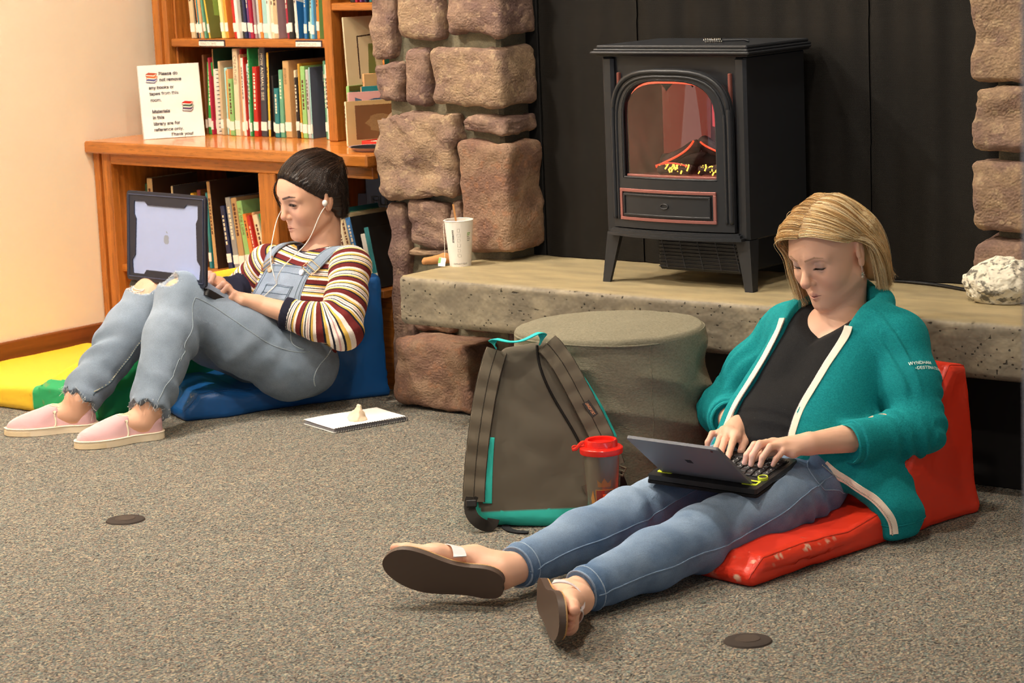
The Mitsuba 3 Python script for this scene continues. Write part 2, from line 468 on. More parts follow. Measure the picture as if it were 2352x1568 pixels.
for i, (z0, z1, kind, ro) in enumerate([(.905, 1.17, 'tan', .009), (.742, .892, 'tan', .013), (.552, .722, 'tan', .007), (.42, .538, 'mauve', .008), (1.19, 1.42, 'mauve', .009)]):
    add('stone', stone(-2.70 + .004 * (i % 2), -2.22, 5.03, 5.22, z0, z1, 51 + i, ro), 'm_stone_' + kind, pr2, smooth=50)
# blackened firebox: brick returns, back
scene['m_soot'] = pbr(rgb([.012, .0115, .011]), .75, .3)
fb = struct('wall_firebox', bb(-4.08, -2.2, 5.55, 5.62, .1, 2.75), 'm_soot', label='soot black back of the firebox')
add('return', bb(-4.09, -4.045, 5.14, 5.56, ZH - .02, 1.6), 'm_soot', fb)
for s, (x0, x1) in enumerate(((-4.075, -4.022), (-2.66, -2.61))):
    for k in range(12):
        z = ZH + .004 + k * .0745
        add('brick', bb(x0, x1 + (.004 * (k % 2)), 5.15, 5.5, z, z + .066, .006), 'm_soot', fb)
struct('ceiling_firebox', bb(-4.08, -2.6, 4.96, 5.6, 1.55, 1.7), 'm_soot', label='dark lintel above the firebox, out of view')

# hearth slab
def slab_mesh():
    h = np.array([.93, .235, .0655]); r = .02
    b = trimesh.creation.box((2, 2, 2))
    for _ in range(5): b = b.subdivide()
    p = np.array(b.vertices); p = np.sign(p) * (1 - (1 - np.abs(p)) ** 1.6); q = p * h
    core = np.clip(q, -(h - r), h - r); dd = q - core; nn = dd / (np.linalg.norm(dd, axis=1, keepdims=True) + 1e-9)
    v = core + nn * r
    v = v + nn * (nfb(v, 14, 3) * .004 + nfb(v + 5, 50, 2) * .003)[:, None] * (np.abs(nn[:, 2:]) < .9)
    return v + np.array([-3.26, 4.69 + .235, ZH - .0655]), np.array(b.faces)


hk = thing('hearth_slab', 'long raised concrete hearth slab, pitted front and worn tan top, under the stove', 'hearth')
hs = add('slab', slab_mesh(), 'm_concrete', hk, smooth=45)
add('slab', bb(-2.325, -2.05, 4.70, 5.2, ZH - .131, ZH - .001, .012), 'm_concrete', hk)
struct('wall_hearth_support', bb(-3.93, -2.0, 4.86, 5.2, 0, .282), 'm_soot', label='black recessed support under the hearth')

# chain mesh curtain
xs = np.linspace(-4.03, -2.665, 260)
def fold(x, z): return 5.128 + .006 * np.sin(x * 31 + 1.6 * np.sin(x * 9)) * (0.2 + .8 * np.sin(x * 3.1) ** 2) + .002 * np.sin(x * 83 + 2)
cm = thing('fire_screen', 'black metal mesh curtain hanging across the fireplace behind the stove', 'fire screen')
for j, (xa, xb) in enumerate(((-4.03, -3.71), (-3.71, -3.34), (-3.34, -3.02), (-3.02, -2.655))):
    u = np.linspace(xa, xb, 70); zz = np.array([ZH + .002, .60, .735, .745, .92, 1.045, 1.055, 1.3, 1.56])
    dep = np.array([0, 0, 0, .003, 0, 0, .003, 0, 0])
    P = np.stack([np.repeat(u[:, None], 9, 1), fold(u, 0)[:, None] + dep + .004 * (j % 2), np.repeat(zz[None], 70, 0)], -1)
    m = grid_mesh(P)
    add('mesh_panel', m, 'm_chain', cm, smooth=True, uv=np.stack([m[0][:, 0], m[0][:, 2]], 1))
add('rod', tube([(-4.02, 5.13, 1.54), (-2.66, 5.13, 1.54)], .008), 'm_iron', cm)

# ------------------------------------------------------------------ bookcases along the wall (turned 3.4 degrees off the fireplace)
RC = rotm('z', -3.384)
C0 = np.array([WX, 5.076, -.0239])


def W(m):
    v, f = mv(m)
    return mv((v * BK, f), C0, RC)


def cb(a0, a1, b0, b1, z0, z1, bev=.002): return W(bb(a0, a1, b0, b1, z0, z1, bev))


ct = add('countertop', cb(.0, 1.24, 0, .62, ZC - .036, ZC, .005), 'm_wood_top', label='long glossy oak countertop on the low bookcase', cat_='countertop')
lb = thing('low_bookcase', 'low oak bookcase under the counter, two open bays of books', 'bookcase')
for nm, m, mat in [('stile', cb(0.004, .030, .03, .06, 0, ZC - .036, .003), 'm_wood_up'), ('stile', cb(.030, .044, .042, .07, 0, ZC - .036, .001), 'm_wood_up'), ('stile', cb(.044, .086, .03, .062, 0, ZC - .036, .003), 'm_wood_up'),
                   ('side_panel', cb(.06, .082, .06, .52, .0, ZC - .036), 'm_wood_up'), ('apron', cb(.086, 1.23, .032, .054, .625, ZC - .036), 'm_wood_across'),
                   ('divider', cb(.758, .832, .03, .07, .0, .625, .003), 'm_wood_up'), ('divider', cb(.785, .806, .07, .52, .0, .66), 'm_wood_up'),
                   ('shelf', cb(.082, .758, .05, .52, .29, .312), 'm_wood_across'), ('shelf', cb(.832, 1.23, .05, .52, .29, .312), 'm_wood_across'),
                   ('kick_panel', cb(.082, 1.23, .09, .11, 0, .29), 'm_wood_across'), ('back_panel', cb(.0, 1.23, .50, .52, 0, ZC - .036), 'm_soot'), ('top_panel', cb(.0, 1.23, .08, .5, .640, .659), 'm_soot')]:
    add(nm, m, mat, lb)
bc = thing('bookcase', 'tall oak bookcase standing on the back of the counter, full of picture books', 'bookcase')
UB = .259
for nm, m, mat in [('stile', cb(.055, .088, UB, UB + .03, ZC, 1.7, .003), 'm_wood_up'), ('stile', cb(.088, .103, UB + .012, UB + .04, ZC, 1.7, .001), 'm_wood_up'), ('stile', cb(.103, .124, UB, UB + .03, ZC, 1.7, .003), 'm_wood_up'),
                   ('side_panel', cb(.112, .130, UB + .03, UB + .26, ZC, 1.7), 'm_wood_up'), ('divider', cb(.823, .858, UB, UB + .04, ZC, 1.7, .003), 'm_wood_up'), ('divider', cb(.83, .852, UB + .04, UB + .26, ZC, 1.7), 'm_wood_up'),
                   ('shelf', cb(.13, .83, UB + .006, UB + .26, .968, .992, .003), 'm_wood_across'), ('shelf', cb(.852, 1.23, UB + .006, UB + .26, 1.075, 1.097, .003), 'm_wood_across'),
                   ('back_panel', cb(.05, 1.23, UB + .255, UB + .27, ZC, 1.7), 'm_soot'), ('shelf', cb(.13, 1.23, UB + .006, UB + .26, 1.36, 1.385, .003), 'm_wood_across')]:
    add(nm, m, mat, bc)
INK = '#23242c'


def text(s, height, mat_to, color, parent, name='lettering', bold=False, depth=.0004, squash=1.0, mat='m_matte'):
    m = meshkit.text_mesh(s, height, depth, bold)
    v = np.array(m.vertices) * [squash, 1, 1]
    v, f = mat_to((v, np.array(m.faces)))
    return add(name, (v, f), mat, parent, smooth=False, color=color)


def upright(a, b, z):          # letters on a face that looks at the viewer (-b direction), reading along +a
    return lambda m: W(mv(mv(m, R=rotm('x', 90)), (a, b, z)))


for a0, a1, s in ((.268, .382, 'INSECTS (595)'), (.702, .809, 'EARTH SCIENCE (550)')):
    k = thing('shelf_label', f'white paper strip reading {s} on the edge of the upper shelf', 'shelf label')
    add('strip', cb(a0, a1, UB + .001, UB + .004, .972, .9855, .0003), 'm_matte', k, color='#f1e8d8')
    add('holder', cb(a0 - .002, a1 + .002, UB + .003, UB + .006, .970, .990, .0005), 'm_semi', k, color='#2a2438')
    text(s, .0075, upright(a0 + .006, UB + .0012, .975), '#55504e', k, squash=.98 if len(s) < 15 else .74)


# ------------------------------------------------------------------ books: colour names, one entry per book
COL = {'white': '#e9e2d2', 'cream': '#e3d3ae', 'beige': '#cbb48b', 'tan': '#b99564', 'brown': '#6d4526', 'dark brown': '#3a281c', 'black': '#1d1b1c', 'dark grey': '#3d3f47', 'grey': '#8b8c8a', 'pale grey': '#b9bbb6',
       'slate': '#565b6b', 'red': '#c0281f', 'crimson': '#a01f3a', 'maroon': '#6e2426', 'orange': '#e07f33', 'peach': '#e3a671', 'yellow': '#e6b93c', 'gold': '#c99a34', 'pale yellow': '#e8d98c', 'green': '#2f8f4a', 'bright green': '#27a344',
       'dark green': '#1f4a35', 'light green': '#8fbf72', 'sea green': '#5f9c7c', 'olive': '#6f7038', 'teal': '#2a7f84', 'aqua': '#9fcac4', 'blue': '#2b6fa8', 'light blue': '#58a5cf', 'navy': '#222a4d', 'purple': '#6a3a70', 'magenta': '#97305f', 'pink': '#d9a29a', 'mauve': '#a58a8c'}
rng = np.random.default_rng(11)


def book(a, w, h, col, z0, b0, depth=.185, lean=0, face=None, tag=True, yaw=0, spine_text=None, label=None, group=None, tcol='#e8dcc0', name='book', thick=.0018):
    """a book with its spine towards the room; a, b0, z0 the front left bottom corner in bookcase coordinates"""
    k = thing(name, label, 'book', group)
    c = vary(C(COL[col]), .12, rng); fc = C(COL[face]) if face else c
    R = rotm('z', yaw) @ rotm('y', -lean)
    put = lambda m: W(mv(m, (a, b0, z0), R))
    t = min(thick, w * .2)
    sp = bb(0, w, 0, .004, 0, h, min(.0035, w * .3))
    boards = cat(bb(0, t, .002, depth, 0, h, .0006), sp)
    add('cover', put(boards), 'm_semi', k, color=c)
    add('cover_board', put(bb(w - t, w, .002, depth, 0, h, .0006)), 'm_semi', k, color=fc)
    add('pages', put(bb(t, w - t, .0035, depth - .004, .003, h - .004, .0005)), 'm_matte', k, color='#e0d3b8')
    if tag:
        z = .018 + rng.uniform(-.004, .006)
        add('spine_label', put(bb(-.0004, w + .0003, -.0006, .0028, z, z + .027, .0003)), 'm_matte', k, color='#eee7d8')
    if w > .0075 and h > .12:        # a printed band or a title down the spine
        s = C(tcol) if np.mean(C(COL[col])) < .3 else C('#5c3a2c')
        if spine_text:
            m = meshkit.text_mesh(spine_text, min(w * .62, .011), .0003)
            v = np.array(m.vertices); v = v * min(1, (h - .075) / (v[:, 0].max() + 1e-9))
            m = mv((v, np.array(m.faces)), R=rotm('x', 90) @ rotm('z', -90))
            add('title', put(mv(m, (w * .28, -.0002, h - .02))), 'm_matte', k, smooth=False, color=s)
        elif rng.random() < .75:
            n, zz, q = rng.integers(5, 12), h * rng.uniform(.8, .93), []
            for _ in range(n):
                l = rng.uniform(.004, .012)
                if zz - l < h * .38: break
                q.append(bb(w * .3, w * .68, -.0004, .001, zz - l, zz, .0002)); zz -= l + rng.uniform(.002, .005)
            if q: add('title', put(cat(*q)), 'm_matte', k, smooth=False, color=s)
    return k


def picture(k, spec, a, w, h, z0, b0, lean=0, yaw=0, depth=.185):
    """flat printed shapes on the right-hand cover: (colour, [(u, v)...]) in fractions of depth and height"""
    R = rotm('z', yaw) @ rotm('y', -lean)
    for col, poly in spec:
        m = extrude([(u * depth, v * h) for u, v in poly], .0004)
        m = mv(m, R=rotm('z', 90) @ rotm('x', 90))
        add('cover_print', W(mv(mv(m, (w + .0001, 0, 0)), (a, b0, z0), R)), 'm_semi', k, smooth=False, color=COL.get(col, col))


def blob(cx, cy, rx, ry, n=14, s=0):
    return [(cx + rx * math.cos(2 * PI * i / n) * (1 + .18 * math.sin(3 * i + s)), cy + ry * math.sin(2 * PI * i / n)) for i in range(n)]


ORD = 'first second third fourth fifth sixth seventh eighth ninth tenth'.split()


def row(spec, where, group, place):
    """spec: (x0, x1, top, colour, lean, options); every label names the look and the neighbours"""
    names = [s[3] for s in spec]
    hs = [place(s)[1] for s in spec]
    base = []
    for i, s in enumerate(spec):
        w = abs(s[1] - s[0])
        o = s[5] if len(s) > 5 else {}
        size = ('thin' if w < 17 else 'thick' if w > 40 else '')
        tall = 'tall' if hs[i] > np.percentile(hs, 80) else 'short' if hs[i] < np.percentile(hs, 20) else ''
        l, r_ = (names[i - 1] if i else None), (names[i + 1] if i + 1 < len(spec) else None)
        look = o.get('look') or ' '.join(x for x in (tall if 'low' not in where else '', size, names[i], 'book') if x)
        nb = f'between a {l} and a {r_} one' if l and r_ else 'at the left end' if r_ else 'at the right end'
        base.append(f'{look} {where}, {nb}')
    out = list(base)
    for i, b in enumerate(base):
        same = [j for j, x in enumerate(base) if x == b]
        if len(same) > 1: out[i] = f'{ORD[same.index(i)]} {b}'
    for s, l in zip(spec, out):
        o = dict(s[5]) if len(s) > 5 else {}
        a, h, z0, b0, w = place(s)
        o.pop('look', None); pic = o.pop('pic', None)
        o['yaw'] = o.get('yaw', 0)
        k = book(a, w, h, s[3], z0, b0 + o.pop('db', rng.uniform(-.008, .008)), lean=s[4], label=l, group=group, **o)
        if pic: picture(k, pic, a, w, h, z0, b0 + .004, s[4], o['yaw'])


UPS = [(805, 836, 0, 'beige', 3), (836, 849, -20, 'black', 4), (850, 868, 5, 'orange', 6), (869, 880, 0, 'teal', 5), (880, 896, 10, 'peach', 4), (897, 910, 6, 'dark brown', 5), (911, 925, 0, 'sea green', 6), (927, 944, -12, 'magenta', 8),
       (945, 957, -8, 'yellow', 8, {'face': 'olive', 'pic': [('#8fa94f', [(.1, .3), (.9, .25), (.92, .9), (.12, .92)]), ('#5f7f33', [(.3, .3), (.5, .9), (.6, .9), (.45, .3)])]}), (1040, 1062, -6, 'pale yellow', 5, {'spine_text': 'CREATURES'}), (1064, 1084, -10, 'gold', 4, {'face': 'orange'}),
       (1126, 1140, 4, 'brown', 4), (1142, 1160, -8, 'red', 5), (1162, 1184, 0, 'white', 4), (1186, 1208, -6, 'black', 3), (1210, 1228, 0, 'navy', 3), (1230, 1244, 8, 'purple', 3), (1246, 1260, 0, 'cream', 2), (1262, 1280, -5, 'crimson', 3),
       (1282, 1296, 5, 'mauve', 3), (1298, 1314, 0, 'pale grey', 2), (1316, 1334, -6, 'orange', 2), (1338, 1396, -10, 'aqua', 1), (1398, 1416, 5, 'white', 1), (1418, 1440, 0, 'cream', 1), (1444, 1474, -8, 'beige', 1, {'face': 'mauve'}),
       (1530, 1548, 0, 'crimson', 2), (1550, 1576, -10, 'black', 1), (1580, 1600, 0, 'white', 2, {'face': 'blue', 'pic': [('#e6e2d6', [(0, .5), (.9, .3), (.9, .45), (.1, .7)]), ('#dfe6ea', [(.2, .8), (.9, .7), (.9, .98)])]}), (1650, 1668, -5, 'blue', -2), (1672, 1698, 4, 'dark green', -4),
       (1700, 1716, 0, 'aqua', -3), (1718, 1734, -6, 'light blue', -2), (1737, 1756, 0, 'orange', -1, {'face': 'light green'}), (1798, 1826, -10, 'pale grey', -1)]
row(UPS, 'on the upper shelf', 'picture books on the upper shelf', lambda s: (.22 + (180 + .306 * s[0] - 430) * .00194, .225 - s[2] * .0006 + .02 * ((s[0] * 7) % 5) / 5, .9925, .285, (s[1] - s[0]) * .306 * .00194 * .93))

MID = [(866, 878, 418, 'brown', 0), (880, 918, 470, 'bright green', -3), (920, 932, 440, 'crimson', 0), (934, 938, 380, 'tan', 0, {'face': 'dark green', 'db': .01}), (944, 996, 525, 'white', 0, {'tag': False, 'look': 'white spiral bound book'}), (1000, 1018, 470, 'beige', 0), (1024, 1046, 520, 'aqua', 0), (1048, 1058, 540, 'gold', 0), (1060, 1072, 530, 'peach', 0), (1076, 1108, 600, 'light green', 0),
       (1112, 1150, 385, 'cream', -1, {'spine_text': 'CREATURES'}), (1153, 1166, 392, 'red', 0), (1168, 1178, 430, 'peach', 0), (1180, 1198, 455, 'white', 0), (1200, 1206, 450, 'red', 0), (1208, 1224, 500, 'aqua', 0), (1226, 1240, 390, 'green', -1), (1243, 1252, 400, 'cream', -1, {'db': .03}), (1254, 1286, 520, 'red', -2, {'look': 'low wide red book', 'db': -.006}),
       (1290, 1334, 378, 'dark grey', -2, {'spine_text': 'HOW ANIMALS SEE', 'look': 'dark grey book HOW ANIMALS SEE'}), (1345, 1360, 425, 'yellow', -2, {'face': 'black', 'db': .004}), (1385, 1394, 600, 'white', 0), (1400, 1412, 590, 'black', 0), (1415, 1446, 680, 'teal', -1), (1450, 1478, 552, 'sea green', -1),
       (1482, 1528, 492, 'tan', 0, {'spine_text': 'snakes'}), (1548, 1562, 560, 'cream', 0), (1565, 1586, 610, 'black', 0), (1589, 1602, 515, 'gold', 0), (1605, 1636, 535, 'light green', 0), (1640, 1662, 560, 'pale grey', 0), (1666, 1674, 545, 'aqua', 0, {'face': 'slate', 'pic': [('#d8d4cc', [(.28, .78), (.92, .78), (.92, .93), (.28, .93)]), ('#3a3a3e', [(.36, .82), (.42, .82), (.42, .91), (.36, .91)]), ('#3a3a3e', [(.5, .82), (.58, .82), (.58, .91), (.5, .91)]), ('#3a3a3e', [(.66, .82), (.7, .82), (.7, .91), (.66, .91)])]}),
       (1770, 1788, 505, 'sea green', 0), (1794, 1812, 530, 'white', 0, {'face': 'cream', 'tag': False, 'look': 'white fruit cover book', 'pic': [('red', blob(.55, .84, .3, .12)), ('orange', blob(.6, .5, .28, .13)), ('red', blob(.6, .2, .25, .14)), ('dark green', [(.3, .72), (.9, .68), (.9, .66), (.3, .7)])]})]
row(MID, 'on the counter', 'books standing on the counter', lambda s: (.242 + (180 + .306 * s[0] - 450) * .001946, (995 + (s[0] - 870) * .06 - s[2]) * .000425, ZC + .0005, .295, (s[1] - s[0]) * .306 * .001946 * .93))
k = [x for x in labels if 'spiral bound' in labels[x].get('label', '')][0]
for i in range(16):
    a = .242 + (180 + .306 * 990 - 450) * .001946; z = ZC + .012 + i * .0125
    th = np.linspace(0, 2 * PI, 12)
    add('coil_ring', W(tube(np.stack([a + .004 * np.cos(th), .294 + .005 * np.sin(th), z + 0 * th], 1), .0011, 5)), 'm_semi', k, color='#26262a')

# loose books in the right bay
G = 'leaning books in the right bay'
def rb(label, a, w, h, col, z0, b0, lean=0, yaw=0, **o):
    pic = o.pop('pic', None)
    k = book(a, w, h, col, z0, b0, lean=lean, yaw=yaw, label=label, group=G, tag=o.pop('tag', False), **o)
    if pic: picture(k, pic, a, w, h, z0, b0, lean, yaw, o.get('depth', .185))
rb('pale green spotted book, first in the right bay beside the divider', .93, .012, .165, 'light green', ZC, .235, 0, face='olive')
rb('dark green thin book, second in the right bay', .947, .012, .15, 'dark green', ZC, .23, 0)
rb('tan thin book standing third in the right bay', .962, .007, .145, 'beige', ZC, .215, 0)
rb('cream book with a red top edge, leaning high in the right bay', .90, .006, .20, 'cream', ZC + .16, .27, 4, -18, face='beige', depth=.2, pic=[('dark brown', [(.2, .1), (.22, .1), (.22, .7), (.2, .7)]), ('dark brown', [(.2, .7), (.9, .75), (.9, .77), (.2, .72)]), ('olive', [(.35, .1), (.5, .1), (.45, .6), (.38, .6)])])
rb('pinkish brown book with red letters, tallest at the back of the right bay', .965, .02, .30, 'cream', ZC, .40, 0, -25, face='pink', depth=.15, pic=[('red', [(.2, .82), (.4, .82), (.45, .86), (.45, .9), (.4, .95), (.2, .95)]), ('red', [(.6, .82), (.68, .82), (.68, .95), (.6, .95)])])
rb('green book with a black letter M, in the right bay', .985, .004, .235, 'green', ZC, .35, 0, -28, face='green', depth=.12, pic=[('black', [(.3, .8), (.36, .8), (.36, .9), (.46, .83), (.56, .9), (.56, .8), (.62, .8), (.62, .95), (.46, .88), (.3, .95)])])
rb('dark green book with an orange red spine beside the stone pier', 1.02, .012, .29, 'orange', ZC, .30, 0, -28, face='dark green', depth=.17)
rb('brown cardboard book holder behind the pink book', .985, .014, .20, 'peach', ZC, .25, 0, -30, face='tan', depth=.2)
rb('dark teal book in front of the brown one', .99, .006, .165, 'tan', ZC, .235, 0, -30, face='teal', depth=.2)
rb('pink book with a blue bird on its cover', .972, .012, .15, 'pink', ZC, .20, 2, -30, face='pink', depth=.2, pic=[('#44607c', [(.12, .2), (.2, .25), (.2, .85), (.1, .9)]), ('#3f5873', blob(.42, .74, .16, .13)), ('#44607c', [(.2, .3), (.3, .1), (.34, .5), (.4, .8), (.25, .7)])])
rb('cream book with a brown framed picture, nearest in the right bay', 1.0, .012, .128, 'cream', ZC, .16, 3, -32, face='tan', depth=.2, pic=[('brown', [(.14, .14), (.98, .14), (.98, .9), (.14, .9)]), ('#8d6b45', blob(.5, .5, .2, .2)), ('#5b3a22', blob(.75, .6, .12, .2))])
rb('red book lying flat under the framed one', 1.05, .15, .018, 'red', ZC, .17, 0, -6, depth=.16)
for i, (c_, w) in enumerate((('black', .03), ('crimson', .014), ('purple', .012), ('navy', .012), ('teal', .014), ('aqua', .012), ('blue', .02), ('tan', .03))):
    book(.90 + .0195 * i + .01, w * .6, .2, c_, 1.0975, .29, label=f'{c_} book on the top right shelf, only its foot in view', group='books on the top right shelf', tag=False)
k = thing('tray', 'shallow grey tray with a dark lining on the counter beside the stone pier', 'tray')
add('rim', W(mv(lathe([(.0, .001), (.055, .001), (.075, .012), (.078, .012), (.058, -.001 + .0012), (.0, .0005)], 48), (1.165, .105, ZC), np.diag([1, .8, 1]))), 'm_gloss', k, color='#a8979c')
add('lining', W(mv(lathe([(.0, .0035), (.06, .0045), (.070, .0105), (.0711, .0115)], 48), (1.165, .105, ZC), np.diag([1, .8, 1]))), 'm_matte', k, color='#1c1a1b')

# lower left bay
P6 = lambda X: (180 + X * .3146)
def lowp(s):
    o = s[5] if len(s) > 5 else {}
    return (.09 + (P6(s[0]) - 275) * .00215, (890 - s[2]) * .3146 / 800, .3125, .12, max(.005, (s[1] - s[0]) * .3146 * .0019))
LOW = [(298, 323, 400, 'aqua', 0), (327, 356, 370, 'red', 0), (358, 374, 268, 'dark green', 0, {'tag': False}), (377, 418, 222, 'beige', 0, {'face': 'dark brown', 'tag': False}), (525, 541, 338, 'pink', 0), (545, 558, 272, 'cream', 0, {'face': 'dark grey', 'tag': False}),
       (675, 698, 318, 'yellow', 0, {'tag': False}), (722, 748, 288, 'maroon', 0, {'face': 'brown', 'tag': False}), (790, 806, 303, 'teal', 0), (822, 845, 215, 'tan', 3, {'face': 'dark brown', 'tag': False}), (905, 935, 400, 'navy', 7), (948, 985, 330, 'grey', 7), (990, 1030, 330, 'tan', 7), (1034, 1070, 350, 'light green', 9, {'spine_text': 'By the Lake'}),
       (1082, 1106, 440, 'orange', 11), (1110, 1130, 450, 'red', 12), (1132, 1152, 425, 'peach', 13), (1155, 1190, 440, 'cream', 14), (1194, 1240, 425, 'green', 16, {'face': 'dark green'})]
row(LOW, 'in the low left bay', 'books in the low left bay', lowp)
rng = np.random.default_rng(12)
for i, (a, h, lb_) in enumerate(((.62, .235, 'wide dark book at the back of the low left bay'), (.675, .215, 'second wide dark book at the back of the low left bay'))):
    book(a, .01, h, 'dark brown', .3125, .26 + .02 * i, lean=5, yaw=-55, label=lb_, group='books in the low left bay', tag=False, depth=.2)
LOR = [(1880, 1900, 500, 'peach', 9), (1905, 1925, 560, 'beige', 8), (1935, 1950, 545, 'navy', 8), (1955, 1968, 600, 'orange', 8), (1972, 2002, 455, 'teal', 12), (2006, 2034, 478, 'sea green', 13, {'spine_text': 'Primates, Insects'}), (2040, 2075, 478, 'cream', 13), (2078, 2110, 480, 'beige', 14), (2114, 2146, 490, 'blue', 14, {'face': 'black'}), (2160, 2190, 610, 'white', 12, {'face': 'navy'}), (2196, 2225, 560, 'teal', 12, {'face': 'black'})]
row(LOR, 'in the low right bay', 'books in the low right bay', lambda s: (.985 + (P6(s[0]) - 770) * .00195, (1000 - s[2]) * .3146 / 800, .3125, .065, (s[1] - s[0]) * .3146 * .0019))
k = book(.90, .012, .285, 'black', .3125, .33, yaw=-70, label='big black book lettered ELEPHANT at the back of the low right bay', group='books in the low right bay', tag=False, depth=.36, face='black')
text('ELEPHANT', .028, lambda m: W(mv(mv(m, R=rotm('z', 20) @ rotm('x', 90)), (.922, .318, .505))), '#4a4b45', k, 'title')

# notice standing on the counter
S0, S1 = np.array([-5.639, 5.168]), np.array([-5.527, 5.323])
ds = np.r_[(S1 - S0) / np.linalg.norm(S1 - S0), 0]; nl = np.array([ds[1], -ds[0], 0])
sl = np.radians(12)
ux = ds; uy = -nl * math.sin(sl) + np.array([0, 0, 1]) * math.cos(sl)
SW, SH = .19, .232
RS = np.stack([ux, uy, np.cross(ux, uy)], 1); SO = np.r_[S0, ZC * BK - .0239] + np.array([0, 0, .001])
toS = lambda m: mv(m, SO, RS)
k = thing('notice', 'white notice about not removing books, standing on the left end of the counter', 'notice')
def sheet(off): 
    u, v = np.meshgrid(np.linspace(0, SW, 20), np.linspace(0, SH, 30), indexing='ij')
    return grid_mesh(np.stack([u, v, off + .010 * np.exp(-v / .03) - .010 + .0025 * np.sin(u / SW * PI) + .001 * np.sin(v * 60)], -1))
add('paper', toS(sheet(0)), 'm_matte', k, smooth=True, color='#f6efe2')
add('acrylic_stand', toS(cat(bb(-.002, SW + .002, -.001, SH + .001, -.0145, -.0125, .0005), bb(-.002, SW + .002, -.001, .003, -.10, -.012, .0005))), 'm_gloss', k, color='#cfc6ba')
IN = '#33303c'
zof = lambda y: .010 * math.exp(-max(y - .002, 0) / .03) - .010 + .0036
lines = [('Please do', .062, .199), ('not remove', .063, .180), ('any books or', .028, .156), ('tapes from this', .029, .137), ('room.', .030, .117), ('Materials', .032, .081), ('in this', .032, .062), ('library are for', .033, .042), ('reference only.', .033, .023)]
for s, x, y in lines:
    text(s, .0098, lambda m, x=x, y=y: toS(mv(m, (x, y, zof(y)))), IN, k, bold=True, squash=.96)
sh = np.eye(3); sh[0, 1] = .22
text('Thank you!', .0098, lambda m: toS(mv(mv(m, R=sh), (.082, .0055, zof(.010)))), IN, k, bold=True)
for ox, oy, cols in ((.022, .178, ('#b5533a', '#d36a3a', '#5c5f8f')), (.127, .083, ('#c2281f', '#3e5a4a', '#5d4a66'))):
    for i, c_ in enumerate(cols[::-1]):
        y = oy + i * .0095
        add('printed_book', toS(mv(extrude([(0, 0), (.026, -.003), (.034, .004), (.036, .0085), (.010, .012), (.001, .0075)], .0004), (ox + .0015 * (i % 2), y, zof(y)))), 'm_matte', k, smooth=False, color=c_)
        add('printed_book', toS(mv(extrude([(.0015, .0008), (.026, -.0018), (.0335, .0048), (.0335, .0066), (.026, .001), (.0015, .0042)], .0003), (ox + .0015 * (i % 2), y + .001, zof(y) + .0003))), 'm_matte', k, smooth=False, color='#efe6d2')


# ------------------------------------------------------------------ foam floor chairs
def poly_sdf(q, pts):
    pts = np.array(pts, float); d = np.full(len(q), 1e9); s = np.ones(len(q))
    for i in range(len(pts)):
        a, b = pts[i], pts[i - 1]
        e = b - a; w = q - a
        t = np.clip(w @ e / (e @ e), 0, 1)
        d = np.minimum(d, ((w - t[:, None] * e) ** 2).sum(1))
        c = np.stack([q[:, 1] >= a[1], q[:, 1] < b[1], e[0] * w[:, 1] > e[1] * w[:, 0]])
        s = np.where(c.all(0) | (~c).all(0), -s, s)
    return s * np.sqrt(d)


def foam_chair(origin, F, width, prof, colour, label, folds, peel=(), clip=None, seams=True, split=None):
    F = np.array([F[0], F[1], 0.]); F /= np.linalg.norm(F); L = np.cross([0, 0, 1], F); o = np.r_[origin, 0.]
    A = np.stack([F, L, [0, 0, 1.]])
    r = .018
    pr_ = np.array(Polygon(prof).buffer(-r).exterior.coords)[:-1]
    def loc(P): return (P - o) @ A.T
    def sd(q):
        d2 = poly_sdf(q[:, [0, 2]], pr_); dy = np.abs(q[:, 1]) - width / 2 + r
        d = np.minimum(np.maximum(d2, dy), 0) + np.sqrt(np.maximum(d2, 0) ** 2 + np.maximum(dy, 0) ** 2) - r
        d = d - folds(q)
        d = np.maximum(d, -(q[:, 2] - .0005))
        if clip is not None: d = np.maximum(d, clip(q @ A + o))
        return d
    x = np.array(prof)
    lo, hi = [x[:, 0].min() - .03, -width / 2 - .03, -.02], [x[:, 0].max() + .03, width / 2 + .03, x[:, 1].max() + .04]
    v, f = nets(sd, lo, hi, .006)
    col = np.tile(C(colour), (len(v), 1)) * (1 + .10 * nfb(v, 5, 2))[:, None]
    if split:
        m = ((v[:, 0] < .275) & ((v[:, 1] > width / 2 - .30) | (v[:, 0] < .012)) & ~((v[:, 2] > .10) & (v[:, 0] > .03)))[:, None]
        col = np.where(m, C(split) * (1 + .10 * nfb(v, 5, 2))[:, None], col)
    for c, rad, tone in peel:
        m = np.clip(1.6 - np.linalg.norm((v - c) / rad, axis=1), 0, 1) * np.clip((nfb(v, [70, 45, 60], 3, 4)) * 14 - 2.6, 0, 1)
        col = col * (1 - m[:, None]) + C(tone) * m[:, None]
    k = thing('floor_chair', label, 'floor chair')
    add('cover', (v @ A + o, f), 'm_vinyl', k, smooth=True, color=col)
    if seams:
        pp = np.array(Polygon(prof).buffer(.001).exterior.coords)
        for s in (-1, 1):
            path = np.array([[a, s * (width / 2 - .004), b] for a, b in pp if b > .012])
            i = np.argmax(np.linalg.norm(np.diff(np.vstack([path, path[:1]]), axis=0), axis=1)); path = np.roll(path, -i - 1, 0)
            dense = np.vstack([np.linspace(path[j], path[j + 1], 14)[:-1] for j in range(len(path) - 1)])
            for _ in range(3):
                g = grad(sd, dense, .002); dense = dense - sd(dense)[:, None] * g
            add('seam', (lambda m: (m[0] @ A + o, m[1]))(tube(dense, .0016, 6)), 'm_vinyl', k, smooth=True, color=C(colour) * .72)
    return k


